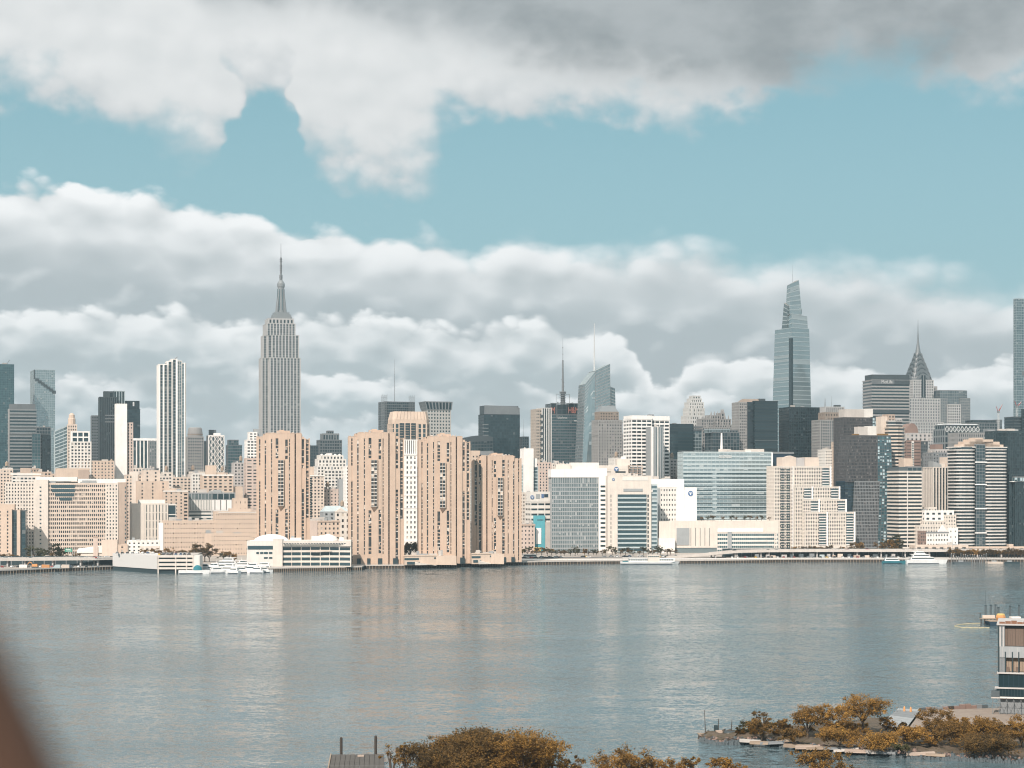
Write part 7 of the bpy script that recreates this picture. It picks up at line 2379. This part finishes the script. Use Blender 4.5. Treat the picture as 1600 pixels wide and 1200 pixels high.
# bank below the viewpoint
m = MB()
m.face([(-600, -200, 4), (600, -200, 4), (600, 392, 4), (420, 398, 4), (-600, 396, 4)])
bank = tag(m.build('near_bank', 'earth'), 'near bank below the viewpoint', kind='structure')
m = MB()
m.face([(-600, 396, 4), (420, 398, 4), (600, 392, 4), (600, 398, -.5), (420, 404, -.5), (-600, 402, -.5)])
m.build('bank_slope', 'earth', bank)
spec2 = [(612, 1148, 34, 'spindly young tree beside the floating dock', 'leaf_autumn', .45, .25), (634, 1156, 30, 'second spindly tree beside the broad brown thicket', 'leaf_brown', .6, .25),
         (676, 1163, 74, 'low left shoulder of the broad brown thicket', 'leaf_brown', 1.2, .2), (722, 1150, 96, 'dense dome of brown leaves left in the broad thicket', 'leaf_brown', 1.35, .2),
         (772, 1143, 100, 'highest rounded crown of the broad brown thicket', 'leaf_brown', 1.35, .2), (820, 1146, 90, 'tawny crown with a wispy tip right in the broad thicket', 'leaf_autumn', 1.1, .22),
         (858, 1160, 66, 'thin edged tawny crown at the right end of the broad thicket', 'leaf_autumn', .8, .25), (708, 1176, 110, 'front bush low in the broad brown thicket', 'leaf_brown', 1.2, .15),
         (800, 1182, 100, 'golden bush in front of the broad brown thicket', 'leaf_autumn', 1.2, .15), (892, 1183, 40, 'sparse sapling right of the broad thicket', 'leaf_brown', .5, .3),
         (970, 1166, 70, 'lone golden tree top over the near fence', 'leaf_autumn', .8, .3), (1000, 1184, 50, 'small golden bush beside the lone tree top', 'leaf_autumn', .9, .2),
         (1050, 1187, 44, 'russet tree top peeping over the near fence', 'leaf_autumn', .8, .3), (1078, 1184, 34, 'pointed russet tree top over the near fence', 'leaf_autumn', .7, .3),
         (1122, 1186, 36, 'pale tawny tree top over the near fence', 'leaf_autumn', .7, .3), (1150, 1184, 40, 'feathery tawny tree top nearest the spit', 'leaf_autumn', .7, .3),
         (1280, 1173, 60, 'golden feathery tree top rising from the bottom before the spit', 'leaf_autumn', .9, .3), (1320, 1192, 40, 'low golden tree top beside the feathery one', 'leaf_autumn', .9, .3)]
for i, (px_, pt_, wp, lab, lf, de, ba) in enumerate(spec2):
    near_tree(px_, 0, pt_, wp, lab, 400 + i, lf, 4.0, de, 'tree', ba, d=380 + (i % 5) * 2.5)
# chain fence along the near bank
b = Bld('fence', 'thin wire fence along the near bank in front of the tree tops', 380, 391, 0, cat='fence', gz=4)
for k in range(34):
    xx = b.X(380 + k * 26)
    b.mb('post', 'midgrey').tube((xx, 0, 0), (xx, 0, 2.45), .05, n=5)
b.mb('rail', 'midgrey').tube((0, 0, 2.4), (b.X(1240), 0, 2.4), .03, n=4)
b.done()
# floating dock with two guide piles
b = Bld('floating_dock', 'weathered timber floating dock with two dark guide piles at the near shore', 518, depth_at(1185), 4, cat='dock', gz=0)
w = b.X(600)
b.box('float', 'darkwood', 0, w, -30, 0, -.4, .7)
for k in range(11):
    b.box('deck_plank', 'darkplank', w * k / 11 + .04, w * (k + 1) / 11 - .04, -30.2, .2, .7, .88 + .05 * rng.random())
b.box('edge_beam', 'wood', -.3, 0, -30.3, .3, .3, 1.15)
for px_, yt in ((533, 1154), (587, 1152)):
    b.mb('guide_pile', 'darkwood').lathe(b.X(px_), .9, [(.35, -2), (.33, b.Z(yt)), (.2, b.Z(yt) + .2)], 8)
b.box('coil', 'tan', w * .5, w * .62, -4, -2.6, .9, 1.2)
b.done()

# ------------------------------------------------------------------ building under construction
b = Bld('building_shell', 'concrete building under construction with brown sheathing, dark glass storey and scaffold', 1559, 512, -16, gz=2.7)
x, Z = b.X, b.Z
w = x(1680)
D = 24
b.box('core', 'midgrey', 1.4, w, 2.2, D, 0, Z(975))
b.box('roof_slab', 'greystone', -.3, w, -.3, D, Z(976.8), Z(974.6))
for k in range(16):                                             # site hoarding and clutter on the roof
    b.box('hoarding_panel', 'rust', .4 + k * 1.6, .4 + k * 1.6 + 1.5, .6, .75, Z(974.6), Z(970.5) + rng.uniform(-.2, .2))
for ya, yb, mt in ((979, 992, 'sheath'), (1012, 1030, 'sheath')):
    pass
for k in range(30):                                             # brown sheathing boards, upper storey
    b.box('sheathing_board', 'sheath', x(1570) + k * .72, x(1570) + k * .72 + .66, .9, 1.2, Z(1009), Z(981))
    b.box('sheathing_board', 'wood', x(1572) + k * .72, x(1572) + k * .72 + .66, 1.3, 1.6, Z(1049), Z(1028))
for px_ in (1561, 1566):
    b.box('column', 'midgrey', x(px_), x(px_) + .7, .1, .8, Z(1050), Z(976.8))
    b.box('column_face', 'greystone', x(px_) + .1, x(px_) + .5, -.02, .1, Z(1010), Z(979))
b.box('corner_post', 'black', 0, .45, 0, .5, Z(1050), Z(976.8))
b.box('concrete_band', 'grey', .5, w, -.1, 1.4, Z(1027), Z(1010))
for k in range(8):
    b.box('band_joint', 'greystone', x(1566) + k * 2.0, x(1566) + k * 2.0 + .08, -.14, -.1, Z(1027), Z(1010))
for px_ in (1570, 1581, 1591, 1602, 1613):
    b.box('steel_post', 'black', x(px_), x(px_) + .28, -.3, 0, Z(1050), Z(1018))
for px_ in (1571, 1587, 1600):
    b.box('stacked_pallet', 'sheath', x(px_), x(px_) + 1.0, .3, 1.2, Z(1049.5), Z(1042))
b.box('slab_edge', 'greystone', -.2, w, -.35, 2, Z(1052.4), Z(1050))
b.box('glass_storey', 'gblack', .2, w, .1, 1.8, Z(1073.5), Z(1052.4))
for k in range(14):
    b.box('mullion', 'darkblue', .2 + k * 1.35, .32 + k * 1.35, -.05, .12, Z(1073.5), Z(1052.4))
b.box('slab_edge', 'greystone', -.8, w, -.5, 2, Z(1075.6), Z(1073.5))
b.box('terrace_storey', 'gblack', x(1557), w, -.3, 1.8, Z(1088), Z(1075.6))
for k in range(20):
    b.box('terrace_mullion', 'black', x(1557) + k * .8, x(1557) + k * .8 + .12, -.42, -.28, Z(1088), Z(1075.6))
b.box('canopy', 'darkgrey', x(1549), x(1562), -1.4, 1.2, Z(1088), Z(1079))
b.box('canopy_underside', 'concrete', x(1549), x(1562), -1.3, 1.0, Z(1090.5), Z(1088.1))
b.box('dusty_beam', 'offwhite', x(1562), w, -.8, 1.2, Z(1090.5), Z(1088.1))
for k in range(9):                                             # scaffold
    xx = x(1551) + k * 1.9
    b.mb('scaffold_pole', 'metal').tube((xx, -1.2, 0), (xx, -1.2, Z(1089)), .06, n=5)
    b.mb('scaffold_pole', 'metal').tube((xx, .2, 0), (xx, .2, Z(1089)), .06, n=5)
    if k < 8:
        b.mb('scaffold_brace', 'metal').tube((xx, -1.2, .3), (xx + 1.9, -1.2, Z(1092)), .045, n=4)
        b.mb('scaffold_brace', 'metal').tube((xx + 1.9, -1.2, .3), (xx, -1.2, Z(1092)), .045, n=4)
for zz_ in (1.6, 3.2):
    b.mb('scaffold_ledger', 'metal').tube((x(1551), -1.2, zz_), (w * .8, -1.2, zz_), .05, n=4)
b.box('mesh_screen', 'midgrey', x(1563), w, .6, .8, 0, Z(1090))
b.done()
# ------------------------------------------------------------------ piling works out in the river
dB = depth_at(978)
b = Bld('work_barge', 'dark work barge with a sandy deck, orange hopper and timber fenders off the unfinished building', 1548, dB, 2, cat='barge', gz=0)
b.mb('hull', 'darkblue').prism([(0, 0), (30, 0), (30, 9), (.5, 9)], -.5, 2.0, [(-.8, -.2), (30, -.2), (30, 9), (-.4, 9)])
b.box('deck', 'wood', -.4, 30, .2, 8.6, 2.0, 2.3)
b.mb('hopper', 'orange').lathe(6, 4, [(1.8, 2.3), (2.4, 3.8), (2.2, 4.6), (1.8, 5.0)], 10)
b.mb('hopper_rim', 'yellow').lathe(6, 4, [(2.0, 4.9), (1.9, 5.4), (1.2, 5.6)], 10)
b.box('pump_house', 'yellow', 18, 22, 2, 5, 2.3, 5.5)
b.box('generator', 'roofwhite', 10, 15, 1.5, 4, 2.3, 4.2)
for k in range(9):
    b.box('timber', 'tan', 9.5 + k * 1.1, 10.3 + k * 1.1, .5, 1.4, 2.3, 2.9 + rng.random())
b.done()
b = Bld('timber_jetty', 'rough timber jetty frame with stacked planks left of the work barge', 1533, depth_at(975), 0, cat='jetty', gz=0)
for k in range(5):
    b.mb('pile', 'darkwood').tube((k * 1.6, 0, -1), (k * 1.6, 0, 2.4), .25)
for k in range(5):
    b.box('plank', 'wood', -1 + .2 * k, 8 + .2 * k, -.8 + .5 * k, -.4 + .5 * k, 2.4, 2.7)
b.box('plank_stack', 'peach_pale', 1, 7, 1, 2.2, 2.75, 4.2)
b.mb('upright', 'darkwood').tube((-.6, 0, 2.4), (-.4, 0, 5.2), .18)
b.done()
for i, (px_, yt, yb, lab) in enumerate(((1540, 945, 972, 'steel pile carrying a thin pole beside the timber jetty'), (1548, 944.5, 969, 'steel pile next to the bent lamp over the jetty'), (1555.5, 944, 969, 'steel pile, tallest of the close row by the jetty'),
                                        (1560, 948, 968, 'steel pile, shortest of the close row by the jetty'), (1578.5, 946, 968, 'steel pile standing alone above the orange hopper'), (1592.5, 945, 968, 'steel pile above the yellow pump house'))):
    b = Bld('steel_pile', 'dark ' + lab, px_, depth_at(yb + 2), 0, cat='pile', gz=0, group='steel piles off the unfinished building')
    b.mb('shaft', 'darkgrey').lathe(0, 0, [(.5, -2), (.5, b.Z(yt)), (.42, b.Z(yt) + .05)], 10)
    b.mb('rim', 'black').lathe(0, 0, [(.55, b.Z(yt) - .6), (.55, b.Z(yt) - .2)], 10)
    if i == 0: b.mb('pole', 'darkgrey').tube((0, 0, b.Z(yt)), (0, 0, b.Z(922)), .14, .06)
    if i == 1:
        b.mb('lamp_arm', 'grey').tube((.6, 0, b.Z(yt)), (.6, 0, b.Z(932)), .09)
        b.mb('lamp_arm', 'grey').tube((.6, 0, b.Z(932)), (1.9, 0, b.Z(931.6)), .12)
    b.done()
# floating boom: a chain of yellow floats
bp = [(1546, 981), (1520, 981), (1502, 980.4), (1493, 979.2), (1491.5, 978.2), (1496, 976.8), (1506, 975.2), (1518, 974.4), (1532, 974)]
root = empty('floating_boom', ground_at(1520, 978)); tag(root, 'yellow floating boom looped on the water left of the work barge', 'boom')
m = MB()
for (a, c) in zip(bp, bp[1:]):
    p0, p1 = ground_at(*a) - root.location, ground_at(*c) - root.location
    n = max(1, int((p1 - p0).length / 2.2))
    for k in range(n):
        q0, q1 = p0.lerp(p1, k / n), p0.lerp(p1, (k + .93) / n)
        m.tube(q0 + Vector((0, 0, .06)), q1 + Vector((0, 0, .06)), .2, n=6)
o = m.build('floats', 'paleyellow', root); o['kind'] = 'stuff'

# ------------------------------------------------------------------ viewpoint terrace with its leaning timber
b = MB()
b.box(-14, 14, -22, 1.6, 4, 63.2)
ter = tag(b.build('terrace', 'concrete'), 'rooftop terrace under the viewpoint', kind='structure')
m = MB()
p0 = Vector((-.2640, .95, CAMH - .0785)); p1 = Vector((-.2330, .95, CAMH - .1435))
ax = (p1 - p0).normalized()
nrm = Vector((-ax.z, 0, ax.x)) if False else Vector((ax.z, 0, -ax.x))
if nrm.x > 0: nrm = -nrm
r = .055
base_p = p0 + nrm * r
t1 = (63.2 - base_p.z) / ax.z
m.tube(base_p + ax * t1, base_p - ax * .75, r, r, 20)
o = m.build('timber_prop', 'darkstain', smooth=False)
tag(o, 'blurred dark brown leaning timber prop close to the viewpoint', 'timber prop')

# ------------------------------------------------------------------ the cloud that shades midtown
def cloud_mesh(x0, x1, y0, y1, zb, th, seed):
    from mathutils import noise as nz
    nx, ny = 60, 44
    v = []; f = []
    for top in (0, 1):
        for j in range(ny + 1):
            for i in range(nx + 1):
                u, w_ = i / nx, j / ny
                e = min(1, 5 * min(u, 1 - u, w_, 1 - w_))
                px_, py_ = x0 + (x1 - x0) * u, y0 + (y1 - y0) * w_
                q = Vector((px_ / 420, py_ / 420, seed))
                a = nz.fractal(q, .8, 2.0, 5)
                px_ += 110 * nz.fractal(q + Vector((5, 0, 0)), .8, 2, 4) * 1.2
                py_ += 110 * nz.fractal(q + Vector((0, 9, 0)), .8, 2, 4) * 1.2
                z = zb + (th * e ** .6 * (.6 + .6 * a) if top else -18 * a + 20 * (1 - e))
                v.append((px_, py_, z))
    n1 = (nx + 1) * (ny + 1)
    for j in range(ny):
        for i in range(nx):
            a = j * (nx + 1) + i
            f.append((a, a + nx + 1, a + nx + 2, a + 1))
            a += n1
            f.append((a, a + 1, a + nx + 2, a + nx + 1))
    ed = [i for i in range(nx + 1)] + [(j + 1) * (nx + 1) - 1 for j in range(1, ny + 1)] + [ny * (nx + 1) + i for i in range(nx - 1, -1, -1)] + [j * (nx + 1) for j in range(ny - 1, 0, -1)]
    for a, c in zip(ed, ed[1:] + ed[:1]):
        f.append((a, c, c + n1, a + n1))
    me = bpy.data.meshes.new('cloud')
    me.from_pydata(v, [], f)
    me.materials.append(MATS['cloud'])
    me.polygons.foreach_set('use_smooth', [True] * len(me.polygons))
    return me
cm, ct, cp, co = new_mat('cloud')
cp.inputs['Base Color'].default_value = (.9, .9, .9, 1)
tr = ct.n.new('ShaderNodeBsdfTransparent'); tl = ct.n.new('ShaderNodeBsdfTranslucent'); tl.inputs[0].default_value = (.95, .95, .95, 1)
mx = ct.n.new('ShaderNodeMixShader'); mx.inputs[0].default_value = .6
mx2 = ct.n.new('ShaderNodeMixShader'); mx2.inputs[0].default_value = .68
ct.l.new(cp.outputs[0], mx.inputs[1]); ct.l.new(tl.outputs[0], mx.inputs[2])
ct.l.new(mx.outputs[0], mx2.inputs[1]); ct.l.new(tr.outputs[0], mx2.inputs[2])
ct.l.new(mx2.outputs[0], co.inputs[0])
ALT = 1400.0
sh = Vector((SUND.x, SUND.y, 0)) * (ALT / SUND.z)
o = bpy.data.objects.new('cloud', cloud_mesh(-1900 + sh.x, 2500 + sh.x, 2380 + sh.y, 5200 + sh.y, ALT, 260, 3.0))
C.objects.link(o)
tag(o, 'broad flat based cumulus drifting over midtown', kind='stuff')

# ------------------------------------------------------------------ air
hz, ht, hp, ho = new_mat('haze')
ht.n.remove(hp)
pv = ht.n.new('ShaderNodeVolumePrincipled')
pv.inputs['Color'].default_value = (.62, .82, .92, 1)
pv.inputs['Density'].default_value = 0.75e-4
pv.inputs['Anisotropy'].default_value = .2
ht.l.new(pv.outputs[0], ho.inputs['Volume'])
m = MB()
m.box(-5600, 5600, -1600, 5900, -3.0, 640)
o = m.build('haze', 'haze')
tag(o, 'thin blue grey air over the river and city', kind='stuff')
